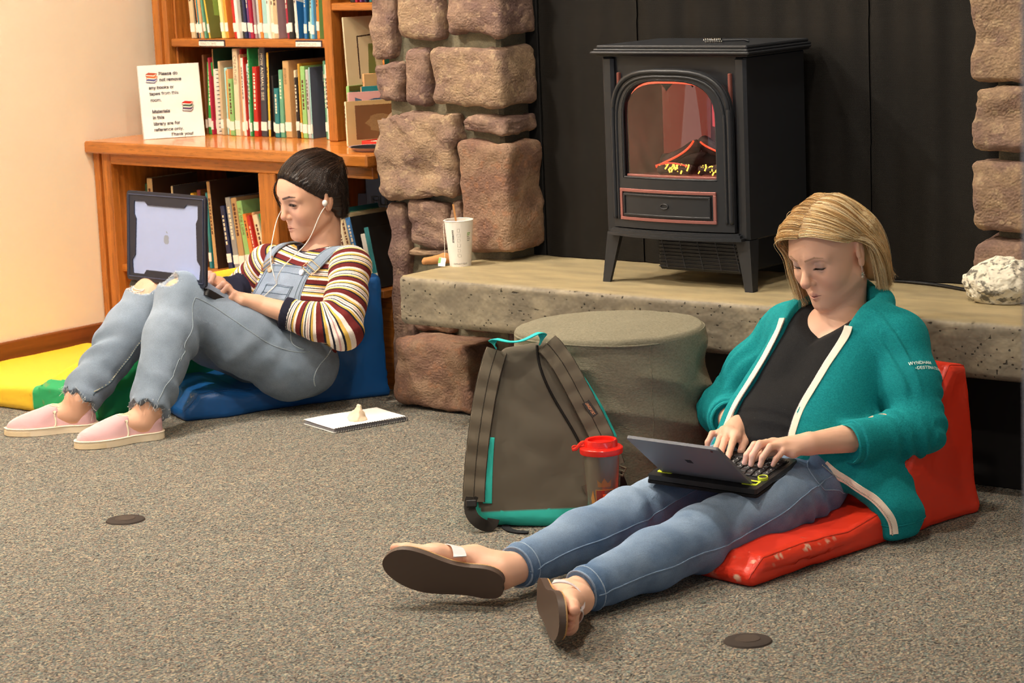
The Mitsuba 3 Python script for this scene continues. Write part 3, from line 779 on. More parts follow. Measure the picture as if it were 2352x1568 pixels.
scene['m_vinyl'] = bump(pbr(VC, .38, .45), lambda p, n, uv: fbm(p.x * 120, p.y * 120, p.z * 120, 2), .0012)
def fold_a(q):
    w = .006 * np.sin(q[:, 0] * 38 + q[:, 2] * 30 + 3 * nfb(q, 6, 2)) * np.clip(nfb(q + 3, 7, 2) * 4, 0, 1)
    return .006 * nfb(q, [9, 5, 12], 3) + w + .012 * np.exp(-((q[:, 0] - .60) / .10) ** 2) * (q[:, 2] > .03)
foam_chair((-2.711, 4.672), (-.118, -.993), .48, [(0, 0), (.035, .335), (.10, .345), (.325, .075), (.46, .052), (.735, .056), (.785, .02), (.785, 0)], '#e63a22', 'bright red foam floor chair under the blonde woman', fold_a,
           peel=[((.76, .20, .05), (.06, .07, .04), '#e8cdb0'), ((.62, .24, .06), (.10, .03, .02), '#e8cdb0')])
def fold_b(q):
    w = .007 * np.sin((q[:, 0] * 20 - q[:, 2] * 34) + 4 * nfb(q, 5, 2)) * np.clip(nfb(q + 7, 6, 2) * 4, 0, 1)
    return .012 * nfb(q, [6, 5, 9], 3) + w + .014 * np.exp(-((q[:, 0] - .50) / .07) ** 2)
foam_chair((-4.718, 5.122), (-.425, -.905), .40, [(0, 0), (.02, .345), (.10, .345), (.34, .078), (.44, .060), (.575, .072), (.62, .03), (.62, 0)], '#1d5a9c', 'blue foam floor chair under the dark haired woman', fold_b,
           peel=[((.59, .17, .06), (.05, .03, .03), '#b9b3a8'), ((.22, .2, .10), (.05, .02, .03), '#b8a68f')], clip=lambda P: P[:, 1] - 5.028)
def fold_c(q): return .008 * nfb(q, [8, 5, 10], 3)
yk = foam_chair((-5.02, 4.685), (-1, 0), .64, [(0, 0), (.0, .31), (.02, .335), (.07, .34), (.26, .075), (.5, .062), (.76, .06), (.785, .03), (.785, 0)], '#f0c437', 'yellow foam floor chair with green sides, beside the cream wall', lambda q: .010 * nfb(q, [8, 5, 10], 3) - .9 * np.clip((q[:, 1] - .0) / .32, 0, 1) * np.clip(q[:, 2] - .075, 0, 1) * (q[:, 0] < .3), seams=False, peel=[((.27, .30, .05), (.05, .05, .05), '#a5813c')], split='#2da566')
# ------------------------------------------------------------------ electric stove
st = thing('stove', 'black cast iron style electric stove glowing red, on the hearth before the mesh curtain', 'stove')
SX0, SX1, SY0, SY1 = -3.604, -3.181, 4.834, 5.095
scx = (SX0 + SX1) / 2
add('body', cat(bb(SX0, SX0 + .012, SY0, SY1, .535, .975, .004), bb(SX1 - .012, SX1, SY0, SY1, .535, .975, .004), bb(SX0 + .01, SX1 - .01, SY1 - .012, SY1, .535, .975, .003),
               (lambda m: (np.stack([m[0][:, 0], SY0 + .022 - m[0][:, 2], m[0][:, 1]], 1), m[1]))(extrude(Polygon([(SX0 + .02, .537), (SX1 - .02, .537), (SX1 - .02, .975), (SX0 + .02, .975)]).difference(Polygon([(-3.545, .668), (-3.245, .668), (-3.245, .86), (-3.30, .928), (-3.49, .928), (-3.545, .86)])), .012)), bb(SX0 + .012, SX1 - .012, SY0 + .01, SY1, .535, .56, .002)), 'm_iron', st)
for x in (SX0, SX1 - .034):
    add('corner_post', bb(x, x + .034, SY0 - .004, SY0 + .03, .535, .975, .007), 'm_iron', st)
# moulded top
pts = [(.0, .0), (.012, .0), (.018, .004), (.018, .010), (.010, .015), (.004, .022), (.0, .026), (-.004, .027)]
add('top', cat(*[bb(SX0 - o, SX1 + o, SY0 - o, SY1 + .6 * o if o < .02 else SY1, .975 + z0, .975 + z1, .003) for o, z0, z1 in ((.012, 0, .006), (.022, .005, .013), (.016, .012, .019), (.010, .018, .027))]), 'm_iron', st)
for sx, sy in ((0, 0), (1, 0), (0, 1), (1, 1)):
    X = SX0 if sx == 0 else SX1; s = 1 if sx == 0 else -1
    Yf_ = SY0 - .002 if sy == 0 else SY1; t = 1 if sy == 0 else -1
    v = []
    for z, o, wd in ((.536, 0, .040), (.413, -.012, .022)):
        v += [(X + s * (o + a * wd), Yf_ + t * (o * .8 + b * wd), z) for a, b in ((0, 0), (1, 0), (1, .35), (.35, .35), (.35, 1), (0, 1))]
    v = np.array(v)
    hull = ConvexHull(v); m = trimesh.Trimesh(v, hull.simplices); m.fix_normals()
    add('leg', m, 'm_iron', st, smooth=25)
# arched door
def arch(x0, x1, z0, ztop, rx, n=20):
    w = x1 - x0; c = (x0 + x1) / 2; h = rx
    th = np.linspace(0, PI, n)
    e = .62
    return [(x1, z0)] + [(c + np.sign(math.cos(t)) * abs(math.cos(t)) ** e * w / 2, ztop - h + abs(math.sin(t)) ** .75 * h) for t in th] + [(x0, z0)]
def bow(m, y0, amp=.022):      # the door and ledge bow outwards
    v, f = m; x = (v[:, 0] - scx) / .19
    y = y0 - amp * (1 - np.clip(x, -1, 1) ** 2) - v[:, 2]
    return np.stack([v[:, 0], y, v[:, 1]], 1), f[:, ::-1] if False else f
def dense(poly, s=.006): return poly.segmentize(s)
def plate(outer, inner, th, y0, amp=.022):
    P = Polygon(outer).difference(Polygon(inner)) if inner is not None else Polygon(outer)
    v, f = extrude(dense(P, .012), th)
    tm = trimesh.Trimesh(v, f).subdivide_to_size(.03)
    return bow((np.array(tm.vertices), np.array(tm.faces)), y0, amp)
glass_p = arch(-3.531, -3.258, .682, .918, .10)
add('door', plate(arch(-3.571, -3.214, .556, .948, .13), Polygon(glass_p).buffer(.004).exterior.coords, .010, SY0 - .002), 'm_iron', st, smooth=25)
for off, th, rr in ((.0, .016, .0065), (.012, .012, .004)):
    a = np.array(Polygon(arch(-3.564 + off, -3.221 - off, .56, .941 - off, .125)).segmentize(.008).exterior.coords)
    a = a[(a[:, 1] > .572)]
    i = np.argmax(np.linalg.norm(np.diff(np.vstack([a, a[:1]]), axis=0), axis=1)); a = np.roll(a, -i - 1, 0)
    x = np.clip((a[:, 0] - scx) / .19, -1, 1)
    add('door_moulding', tube(np.stack([a[:, 0], SY0 - .022 * (1 - x ** 2) - .012, a[:, 1]], 1), rr, 8), 'm_iron', st, smooth=True)
inn = np.array(Polygon(glass_p).buffer(.002).segmentize(.008).exterior.coords)
x = np.clip((inn[:, 0] - scx) / .19, -1, 1)
add('door_lip', tube(np.stack([inn[:, 0], SY0 - .022 * (1 - x ** 2) - .008, inn[:, 1]], 1), .0035, 6, closed=False), 'm_iron', st, smooth=True)
scene['m_pane'] = {'type': 'thindielectric', 'int_ior': 1.5}
gv, gf = plate(Polygon(glass_p).buffer(.003).exterior.coords, None, .0005, SY0 - .001)
gm = grid_mesh(np.stack(np.broadcast_arrays(np.linspace(-3.531, -3.258, 24)[:, None], 0 * np.ones((24, 20)), np.linspace(.682, .918, 20)[None]), -1).astype(float))
u_ = np.clip((gm[0][:, 0] - scx) / .19, -1, 1); gm[0][:, 1] = SY0 - .022 * (1 - u_ ** 2) - .002
keep = np.array([Polygon(glass_p).buffer(.006).contains(__import__('shapely').Point(p[0], p[2])) for p in gm[0]])
add('glass', (gm[0], gm[1][keep[gm[1]].all(1)]), 'm_pane', st, smooth=True)
# lower drawer panel with copper frame
def frame(x0, x1, z0, z1, w): return cat(bb(x0, x1, 0, .006, z0, z0 + w, .001), bb(x0, x1, 0, .006, z1 - w, z1, .001), bb(x0, x0 + w, 0, .006, z0 + w, z1 - w, .001), bb(x1 - w, x1, 0, .006, z0 + w, z1 - w, .001))
def bow2(m, y0): 
    tm = trimesh.Trimesh(m[0], m[1]).subdivide_to_size(.03); v = np.array(tm.vertices); x = np.clip((v[:, 0] - scx) / .19, -1, 1)
    v[:, 1] += y0 - .022 * (1 - x ** 2); return v, np.array(tm.faces)
scene['m_copper'] = pbr(rgb('#a9706a'), .35, .5, metallic=.55)
dw = add('drawer', bow2(mv(bb(-3.53, -3.275, 0, .008, .588, .640, .002)), SY0 - .015), 'm_iron', st)
add('trim', bow2(frame(-3.545, -3.258, .575, .653, .008), SY0 - .0165), 'm_copper', dw, label='copper coloured trim')
add('inner_trim', bow2(frame(-3.532, -3.272, .587, .641, .005), SY0 - .0185), 'm_iron', dw)
th = np.linspace(0, 2 * PI, 20)
add('oval_emblem', tube(np.stack([-3.402 + .011 * np.cos(th), 0 * th + SY0 - .0385, .614 + .006 * np.sin(th)], 1), .0014, 6), 'm_iron', dw)
ledge = [( -3.59 + i * .01, 0) for i in range(40)]
def ledge_mesh(o, z0, z1):
    xs_ = np.linspace(-3.585 - o, -3.20 + o, 30); t_ = np.clip((xs_ - scx) / .2, -1, 1)
    yf = SY0 - .012 - .034 * (1 - t_ ** 2) - o
    poly = list(zip(xs_, yf)) + [(xs_[-1], SY0 + .004), (xs_[0], SY0 + .004)]
    v, f = extrude(poly, z1 - z0); return mv((v, f), (0, 0, z0))
add('ledge', cat(ledge_mesh(-.006, .548, .553), ledge_mesh(.0, .541, .549), ledge_mesh(.006, .535, .542)), 'm_iron', st, smooth=35)
# fan heater underneath
add('heater', bb(-3.47, -3.225, 4.86, 5.06, .448, .536, .006), 'm_iron', st)
for i in range(9):
    add('grille_bar', bb(-3.465, -3.23, 4.853, 4.862, .456 + i * .0088, .4585 + i * .0088, .0008), 'm_semi', st, color='#2c2d30')
for i in range(5):
    add('grille_bar', tube([(-3.455 + i * .053, 4.853, .53), (-3.435 + i * .053, 4.850, .455)], .0012, 5), 'm_semi', st, color='#3a3a3c')
# firebox inside the stove: brown lining, flame screen, logs, embers
scene['m_lining'] = pbr(proc(lambda p, n, uv: mix(C('#6b2f25').tolist(), C('#9c6358').tolist(), fbm(p.x * 26, p.y * 10, p.z * 9, 3))), .35, .5)
add('lining', cat(bb(-3.56, -3.225, 5.02, 5.03, .66, .935), bb(-3.563, -3.555, 4.835, 5.03, .66, .935), bb(-3.235, -3.227, 4.835, 5.03, .66, .935), bb(-3.56, -3.225, 4.832, 5.03, .662, .676)), 'm_lining', st)
def glow(c, s): return {'type': 'area', 'sampling_weight': .12, 'radiance': {'type': 'rgb', 'value': [float(v * s) for v in C(c)]}}
scene['m_ember'] = pbr(rgb('#401008'), .6)
def flat(poly, y, th=.001): return mv(extrude(poly, th), (0, y, 0), rotm('x', 90))
add('flame', flat([(-3.40, .79), (-3.40, .87), (-3.37, .925), (-3.30, .925), (-3.24, .90), (-3.24, .80), (-3.28, .76), (-3.34, .775)], 5.012), 'm_ember', st, smooth=False, emitter=glow('#d8484a', .62))
add('flame', flat([(-3.30, .78), (-3.27, .86), (-3.24, .91), (-3.238, .77)], 5.008), 'm_ember', st, smooth=False, emitter=glow('#e58a7c', .62))
add('flame', flat([(-3.39, .79), (-3.345, .83), (-3.335, .90), (-3.35, .90), (-3.372, .84)], 5.008), 'm_ember', st, smooth=False, emitter=glow('#e97f78', .55))
add('flame', flat([(-3.553, .70), (-3.553, .915), (-3.50, .93), (-3.42, .93), (-3.405, .90), (-3.41, .72)], 5.016), 'm_ember', st, smooth=False, emitter=glow('#7d3328', .55))
add('flame', flat([(-3.50, .72), (-3.49, .80), (-3.475, .92), (-3.455, .92), (-3.44, .82), (-3.43, .72), (-3.46, .70)], 5.013), 'm_ember', st, smooth=False, emitter=glow('#946058', .5))
add('flame', flat([(-3.555, .90), (-3.54, .935), (-3.51, .935), (-3.515, .895), (-3.535, .875)], 5.009), 'm_soot', st, smooth=False)
add('flame', flat([(-3.475, .935), (-3.44, .935), (-3.445, .90), (-3.455, .885), (-3.468, .90)], 5.009), 'm_soot', st, smooth=False)
add('glow_strip', plate([(a, b) for a, b in np.array(arch(-3.529, -3.26, .80, .917, .10))], arch(-3.535, -3.254, .78, .911, .10), .001, SY0 + .008), 'm_ember', st, smooth=False, emitter=glow('#ff5a3c', .9))
add('sill', bow2(bb(-3.528, -3.262, 0, .01, .677, .688, .001), SY0 - .004), 'm_copper', st)
def log(a, b, r, seed):
    p = spline([a, (np.array(a) + b) / 2 + [0, 0, .004], b], 24)
    v, f = tube(p, r * (1 + .15 * np.sin(np.linspace(0, 9, 24) + seed)), 14)
    return v + nfb(v, 60, 3, seed)[:, None] * .010, f
scene['m_log'] = pbr(proc(lambda p, n, uv: mix([.012, .005, .004], [.05, .014, .008], fbm(p.x * 70, p.y * 70, p.z * 70, 3))), .8)
for i, (a, b, r) in enumerate([((-3.47, 4.90, .705), (-3.385, 4.93, .752), .014), ((-3.39, 4.95, .755), (-3.265, 4.92, .705), .016), ((-3.52, 4.97, .70), (-3.30, 4.985, .715), .02), ((-3.34, 4.985, .765), (-3.25, 4.97, .775), .022)]):
    add('log', log(np.array(a), np.array(b), r, i), 'm_log', st, smooth=True)
rng = np.random.default_rng(5)
def shards(x0, x1, n, zc, h, seed):
    g = np.random.default_rng(seed); q = []
    for i in range(n):
        x = x0 + (x1 - x0) * (i + .5) / n + g.uniform(-.002, .002); z = zc + g.uniform(-.004, .006); l = h * g.uniform(.5, 1.1)
        q.append(tube([(x, 4.862 + g.uniform(-.006, .02), z - l / 2), (x + g.uniform(-.003, .004), 4.866, z), (x + g.uniform(-.004, .006), 4.868, z + l / 2)], g.uniform(.0012, .0026), 5))
    return cat(*q)
for x0, x1, sd_ in ((-3.465, -3.37, 1), (-3.345, -3.262, 2)):
    add('ember_log', log(np.array([x0, 4.875, .696]), np.array([x1, 4.875, .696]), .011, sd_), 'm_log', st, smooth=True)
    add('ember', shards(x0 + .002, x1 - .002, 17, .699, .016, sd_), 'm_ember', st, smooth=False, emitter=glow('#ffb63c', 2.2))
def streak(path, r, c, s, nm='ember'): add(nm, tube(spline(path, 16), r, 5), 'm_ember', st, smooth=False, emitter=glow(c, s))
streak([(-3.48, 4.878, .700), (-3.44, 4.878, .718), (-3.40, 4.90, .745), (-3.385, 4.905, .764)], .0026, '#ff3d1c', 1.3)
streak([(-3.375, 4.92, .760), (-3.33, 4.905, .745), (-3.29, 4.90, .73), (-3.262, 4.89, .712)], .0024, '#ff3d1c', 1.3)
streak([(-3.47, 4.862, .705), (-3.42, 4.86, .713), (-3.375, 4.862, .706)], .002, '#ff3d20', 1.0)
# lid lifter lying on the stove
lk = thing('stove_lid_lifter', 'black lid lifter with a coiled steel grip on top of the stove', 'tool')
d = np.array([.776, .63, 0]) * .75 + np.array([.3, -.2, 0]); d /= np.linalg.norm(d)
p0 = np.array([-3.345, 4.905, 1.008])
t_ = np.linspace(0, 1, 160); e2 = np.cross(d, [0, 0, 1]); 
add('coil_grip', tube(p0 + d * .045 * t_[:, None] + .006 * (np.cos(t_ * 20 * PI)[:, None] * e2 + np.sin(t_ * 20 * PI)[:, None] * np.array([0, 0, 1])), .0016, 6), 'm_chrome', lk, smooth=True)
add('rod', tube([p0 + d * .002, p0 + d * .10, p0 + d * .112 + [0, 0, -.004]], .0028, 8), 'm_iron', lk, smooth=True)
# mains cable behind
cp = spline([(-3.19, 5.085, .44), (-3.10, 5.10, .418), (-2.90, 5.095, .4175), (-2.78, 5.07, .4175), (-2.70, 5.04, .4175), (-2.62, 5.04, .4175), (-2.50, 5.01, .4175)], 60)
add('power_cable', cat(tube(cp, .0038, 8), tube(cp + np.array([.004, -.007, 0]) * np.linspace(0, 1, 60)[:, None], .003, 8)), 'm_semi', smooth=True, color='#19191b', label='black power cable lying on the hearth behind the pale rock', cat_='cable')
rv, rf = nets(lambda P: ellip(P, (-2.575, 4.955, .455), (.088, .066, .052)) + .030 * (np.abs(nfb(P, 14, 3)) * 2 - .3) + .014 * nfb(P, 45, 3), (-2.69, 4.86, .40), (-2.45, 5.03, .54), .0035)
rv[:, 2] = np.maximum(rv[:, 2], ZH + .0005)
add('rock', (rv, rf), 'm_granite', smooth=True, label='rough whitish granite rock at the right end of the hearth', cat_='rock')

# ------------------------------------------------------------------ paper cup with tea bag
cx, cy = -4.145, 4.898
rT, rB, CH = .0385, .0285, .122
ck = thing('paper_cup', 'white paper cup with black lettering and order boxes, at the left end of the hearth', 'cup')
add('body', mv(lathe([(.0, .004), (rB - .001, .004), (rB, 0), (rB, .001), (rT, CH), (rT - .001, CH), (rB - .0015, .006), (0, .006)], 56), (cx, cy, ZH)), 'm_semi', ck, color='#f3eee4', smooth=40)
a = np.linspace(0, 2 * PI, 57)
add('rolled_rim', mv(tube(np.stack([rT * np.cos(a), rT * np.sin(a), CH + 0 * a], 1)[:-1], .0016, 8, closed=True), (cx, cy, ZH)), 'm_semi', ck, smooth=True, color='#f7f3ea')
add('tea', mv(lathe([(.036, .104), (0, .104)], 40), (cx, cy, ZH)), 'm_gloss', ck, color='#5a3015')
A0 = math.atan2(CAM[1] - cy, CAM[0] - cx)
def wrap(m, ang, z, rot=0, rt=rT, rb_=rB, hh=CH, cx_=None, cy_=None, z0=ZH):
    v, f = m; v = np.array(v)
    if rot: v = v @ rotm('z', rot).T
    zz = z + v[:, 1]; r = rb_ + (rt - rb_) * zz / hh; an = A0 + ang + v[:, 0] / r
    R_ = r + .0004 + v[:, 2]
    return np.stack([(cx if cx_ is None else cx_) + R_ * np.cos(an), (cy if cy_ is None else cy_) + R_ * np.sin(an), z0 + zz], 1), f
def flatbox(x0, x1, y0, y1, w=.0006):
    return cat(bb(x0, x1, y0, y0 + w, 0, .0003, .0001), bb(x0, x1, y1 - w, y1, 0, .0003, .0001), bb(x0, x0 + w, y0, y1, 0, .0003, .0001), bb(x1 - w, x1, y0, y1, 0, .0003, .0001))
tm = meshkit.text_mesh('STARBUCKS', .0048, .0003, True)
add('lettering', wrap((np.array(tm.vertices) * [.85, 1, 1], np.array(tm.faces)), -.42, .065, 90), 'm_matte', ck, smooth=False, color='#2b2a2c')
for i in range(6):
    add('order_box', wrap(flatbox(-.0045 + .001 * (i % 2), .0045 - .001 * (i % 2), 0, .0085), -.05, .026 + i * .0135), 'm_matte', ck, smooth=False, color='#8a8578')
for i in range(5):
    tm = bb(0, .011 - .002 * (i % 3), 0, .0025, 0, .0003, .0001)
    add('small_print', wrap(tm, .62, .088 - i * .0048), 'm_matte', ck, smooth=False, color='#7fa65a' if i < 2 else '#9a978c')
for z, l in ((.0085, .040), (.006, .036)):
    add('small_print', wrap(trimesh.Trimesh(*bb(-l / 2, l / 2, 0, .0008, 0, .0003, .0001)).subdivide_to_size(.006) and (lambda q: (np.array(q.vertices), np.array(q.faces)))(trimesh.Trimesh(*bb(-l / 2, l / 2, 0, .0008, 0, .0003, .0001)).subdivide_to_size(.006)), -.0, z), 'm_matte', ck, smooth=False, color='#55524c')
uR = np.array([.776, .63, 0]); uV = np.array([-.63, .776, 0])     # to the right and away, as seen from the camera
c0 = np.array([cx, cy, ZH])
add('wooden_stirrer', tube([c0 + uR * .004 + [0, 0, .03], c0 - uR * .013 + uV * .022 + [0, 0, CH + .040]], 0, flat=(.0026, .0008), up=(.63, -.776, .1)), 'm_matte', color='#c08a55', label='flat wooden stirrer standing in the paper cup', cat_='stirrer')
tk = thing('tea_bag', 'tea bag hanging out of the paper cup by its string and white tag', 'tea bag')
sp = spline([c0 - uR * .034 + [0, 0, CH - .02], c0 - uR * .0395 - uV * .002 + [0, 0, CH + .002], c0 - uR * .0405 - uV * .006 + [0, 0, .085], c0 - uR * .040 - uV * .012 + [0, 0, .045], c0 - uR * .041 - uV * .016 + [0, 0, .024]], 24)
add('string', tube(sp, .0007, 5), 'm_matte', tk, smooth=True, color='#efe9dc')
tg = c0 - uR * .046 - uV * .02
add('tag', tube([tg + [0, 0, .025], tg - uR * .003 - uV * .006 + [0, 0, .012], tg - uR * .004 - uV * .012 + [0, 0, .004]], 0, flat=(.0095, .0004), up=(.5, -.6, .6)), 'm_matte', tk, color='#eef0e6')
add('tag_print', mv(tube([tg + [0, 0, .0255], tg - uR * .003 - uV * .006 + [0, 0, .0125]], 0, flat=(.003, .0004), up=(.5, -.6, .6)), -uR * .007 - uV * .001), 'm_matte', tk, color='#8cbf72')
pv, pf_ = nets(lambda P: smin(rcone(P, (-4.245, 4.872, ZH + .008), (-4.205, 4.905, ZH + .014), .010, .014), rcone(P, (-4.205, 4.905, ZH + .014), (-4.19, 4.915, ZH + .012), .013, .010), .01) + .004 * nfb(P, 60, 2), (-4.29, 4.83, .40), (-4.15, 4.95, .46), .0025)
pv[:, 2] = np.maximum(pv[:, 2], ZH + .0005)
add('bread_crust', (pv, pf_), 'm_matte', smooth=True, color='#c08a58', label='tan piece of bread crust on the hearth left of the paper cup', cat_='bread')

# ------------------------------------------------------------------ notebook with a crumpled tissue
n0, n1, n2, n3 = [np.array([*p, 0.]) for p in ((-4.486, 4.599), (-4.322, 4.562), (-4.255, 4.782), (-4.412, 4.829))]
ex = (n2 - n1); NL = np.linalg.norm(ex); ex /= NL; ey = np.array([-ex[1], ex[0], 0]); NW = .165
RN = np.stack([ex, ey, [0, 0, 1.]], 1); toN = lambda m: mv(m, n1, RN)
nk = thing('notebook', 'white spiral notebook lying open on the carpet in front of the blue chair', 'notebook')
add('back_cover', toN(bb(0, NL, .004, NW, .0008, .003, .0005)), 'm_matte', nk, color='#e9e6df')
add('page_block', toN(bb(.002, NL - .002, .006, NW - .004, .003, .0105, .0008)), 'm_matte', nk, color='#8f8d92')
u_, v_ = np.meshgrid(np.linspace(0, NL, 24), np.linspace(.003, NW, 16), indexing='ij')
add('top_page', toN(grid_mesh(np.stack([u_, v_, .0125 + .0022 * (v_ / NW) ** 3 + .001 * np.sin(u_ * 22)], -1))), 'm_matte', nk, smooth=True, color='#f5f1ec')
for i in range(30):
    x = .006 + i * (NL - .012) / 29; th = np.linspace(0, 2 * PI, 13)
    add('spiral_ring', toN(tube(np.stack([x + .002 * th / 6, .002 + .0065 * np.cos(th), .0072 + .0068 * np.sin(th)], 1), .0009, 5)), 'm_semi', nk, smooth=True, color='#2b2833')
tc = n1 + ex * .105 + ey * .055 + [0, 0, .013]
def tis(P):
    q = P - tc
    d = smin(rcone(q, (0, 0, .004), (.004, .004, .036), .022, .004), rcone(q, (-.030, .008, .004), (0, 0, .008), .008, .012), .012)
    return np.abs(d + .012 * nfb(P, 38, 3)) - .0012 if False else d + .016 * (np.abs(nfb(P, 40, 2)) * 2 - .3) + .004 * nfb(P, 110, 2)
tv, tf = nets(tis, tc - .06, tc + .06, .002); tv[:, 2] = np.maximum(tv[:, 2], .0142)
add('tissue', (tv, tf), 'm_matte', smooth=40, color='#f3ddc0', label='crumpled cream tissue lying on the spiral notebook', cat_='tissue')

# ------------------------------------------------------------------ ottoman
oc = np.array([-3.30, 4.42]); OR, OH = .217, .40
def otto(P):
    q = P - np.array([*oc, 0]); r = np.hypot(q[:, 0], q[:, 1]); th = np.arctan2(q[:, 1], q[:, 0])
    bul = .006 * np.sin(q[:, 2] / OH * PI) + .004 * np.sin(th * 2 + 1)
    wr = .0085 * (1 - 2 * np.abs(np.sin(.5 * (q[:, 2] * 62 + 2.5 * np.sin(th * 1.3 + q[:, 2] * 4) + 1.2 * np.sin(th * 2.1))))) * np.clip(nfb(np.stack([np.cos(th) * 2, np.sin(th) * 2, q[:, 2] * 5], 1), 1, 2) * 3 + .45, 0, 1.2) * np.clip((q[:, 2] - .02) / .1, 0, 1)
    top = OH - .012 * (r / OR) ** 2 - .004 * nfb(P, [30, 8, 1], 2)
    dr_, dz = r - OR - bul - wr + .012, np.maximum(q[:, 2] - top, -q[:, 2] + .001) + .012
    return np.minimum(np.maximum(dr_, dz), 0) + np.hypot(np.maximum(dr_, 0), np.maximum(dz, 0)) - .012
ov, of = nets(otto, (oc[0] - .26, oc[1] - .26, -.02), (oc[0] + .26, oc[1] + .26, .44), .006)
scene['m_canvas'] = bump(pbr(proc(lambda p, n, uv: mix(C('#6f6b5b').tolist(), C('#827d6b').tolist(), noise(p.x * 300, p.y * 300, p.z * 300)) * (.92 + .14 * fbm(p.x * 7, p.y * 7, p.z * 7))), .95, .1, sheen=.3), lambda p, n, uv: noise(p.x * 500, p.y * 500, p.z * 500), .0012)
ok_ = thing('ottoman', 'round drum shaped grey green canvas ottoman in front of the hearth', 'ottoman')
add('cover', (ov, of), 'm_canvas', ok_, smooth=True)
a = np.linspace(0, 2 * PI, 90)[:-1]
add('piping', tube(np.stack([oc[0] + (OR + .001) * np.cos(a), oc[1] + (OR + .001) * np.sin(a), .378 + .003 * np.sin(3 * a)], 1), .0028, 6, closed=True), 'm_canvas', ok_, smooth=True)
A1 = math.atan2(CAM[1] - oc[1], CAM[0] - oc[0]) + .42
zz = np.linspace(.01, .376, 30); pa = np.stack([oc[0] + (OR + .004) * math.cos(A1) + 0 * zz, oc[1] + (OR + .004) * math.sin(A1) + 0 * zz, zz], 1)
for _ in range(4): pa -= otto(pa)[:, None] * grad(otto, pa, .003)
add('side_seam', tube(pa, .0015, 6), 'm_canvas', ok_, smooth=True)

# ------------------------------------------------------------------ backpack leaning on the ottoman
bo = np.array([-3.235, 4.05, .003]); bu = uR; bl = math.radians(17)
bn = -uV * math.cos(bl) + np.array([0, 0, 1]) * math.sin(bl); bv = np.array([0, 0, 1]) * math.cos(bl) + uV * math.sin(bl)
RB = np.stack([bu, bv, bn], 1); toB = lambda m: mv(m, bo, RB)
outl = [(-.128, .01), (-.148, .06), (-.132, .20), (-.100, .365), (-.06, .40), (.03, .41), (.075, .375), (.135, .27), (.185, .14), (.175, .04), (.13, -.005)]
def pack(q, grow=0):
    d2 = poly_sdf(q[:, :2], np.array(Polygon(outl).buffer(-.02).exterior.coords)[:-1]) - grow
    half = .065 - .035 * np.clip(q[:, 1] / .42, 0, 1)
    dz = np.abs(q[:, 2] + half - .012 * np.exp(-((q[:, 0] - .0) / .09) ** 2 - ((q[:, 1] - .15) / .14) ** 2)) - half + .02
    d = np.minimum(np.maximum(d2, dz), 0) + np.hypot(np.maximum(d2, 0), np.maximum(dz, 0)) - .02
    return d + .012 * nfb(q, [9, 9, 9], 3) + .005 * np.sin(q[:, 1] * 45 + q[:, 0] * 30 + 5 * nfb(q, 8, 2)) * np.clip(nfb(q + 9, 9, 2) * 3, 0, 1)
pv, pf_ = nets(pack, (-.2, -.04, -.2), (.24, .46, .05), .0045)
col = np.tile(C('#5d574c'), (len(pv), 1)); teal = C('#38b7aa')
d2 = poly_sdf(pv[:, :2], outl)
side = (pv[:, 2] < -.02) | (d2 > -.012) & (pv[:, 1] < .33)
low = (pv[:, 1] < .038)
col[side | low] = teal
bw = np.array([0, 0, 1]) @ RB
pk = thing('backpack', 'grey and teal backpack leaning against the ottoman, its shoulder straps forward', 'backpack')
pv[:, :] = pv
wv, wf = toB((pv, pf_)); wv[:, 2] = np.maximum(wv[:, 2], .002)
add('bag', (wv, wf), 'm_cloth', pk, smooth=True, color=col)
def on_pack(uvw, lift=.004):
    p = np.array(uvw, float)
    for _ in range(5): 
        dd = pack(p) - lift; p[:, 2] -= dd
    return p
for nm, path, w_ in (('shoulder_strap', [(-.078, .392), (-.098, .33), (-.118, .24), (-.134, .14), (-.142, .06)], .024), ('shoulder_strap', [(.035, .402), (.065, .36), (.10, .29), (.135, .215), (.168, .125)], .026)):
    s2 = spline([(a, b, 0.03) for a, b in path], 40); s3 = on_pack(s2, .009); s3[:, 2] = np.convolve(np.pad(s3[:, 2], 4, 'edge'), np.ones(9) / 9, 'valid') + .002 * np.sin(np.arange(40) * 1.1)
    sk = add(nm, toB(tube(s3, 0, flat=(w_, .006), up=(0, 0, 1))), 'm_cloth', pk, smooth=50, color='#655d50')
    for off in (-.8, .0, .8):
        t = np.gradient(s3, axis=0); t /= np.linalg.norm(t, axis=1, keepdims=True); sd2 = np.cross(t, [0, 0, 1])
        add('stitching' if off == 0 else 'edge_binding', toB(tube(s3 + sd2 * w_ * off * 1.2 + [0, 0, .0062 if off == 0 else .003], .0011 if off == 0 else .0022, 5)), 'm_cloth', sk, smooth=True, color='#3b362f')
gl = on_pack(spline([(.012, .40, .03), (.02, .34, .03), (.055, .26, .03), (.10, .17, .03)], 30), .002)
add('back_seam', toB(tube(gl, .003, 6)), 'm_cloth', pk, smooth=True, color='#1f1d1b')
add('grab_loop', toB(tube(spline([(-.078, .395, .012), (-.084, .415, .022), (-.055, .408, .036), (-.01, .412, .036), (.022, .425, .026), (.018, .40, .012)], 40), 0, flat=(.010, .0012), up=(0, 1, .25))), 'm_cloth', pk, smooth=True, color='#35b8b4')
lb2 = add('brand_label', toB(mv(bb(-.019, .019, -.0085, .0085, 0, .002, .0006), (.123, .253, 0), rotm('z', -58))), 'm_semi', pk, color='#2c2724')
pz = on_pack(np.array([[.123, .253, .03]]), .0155)[0, 2]
sv = scene.pop(lb2)
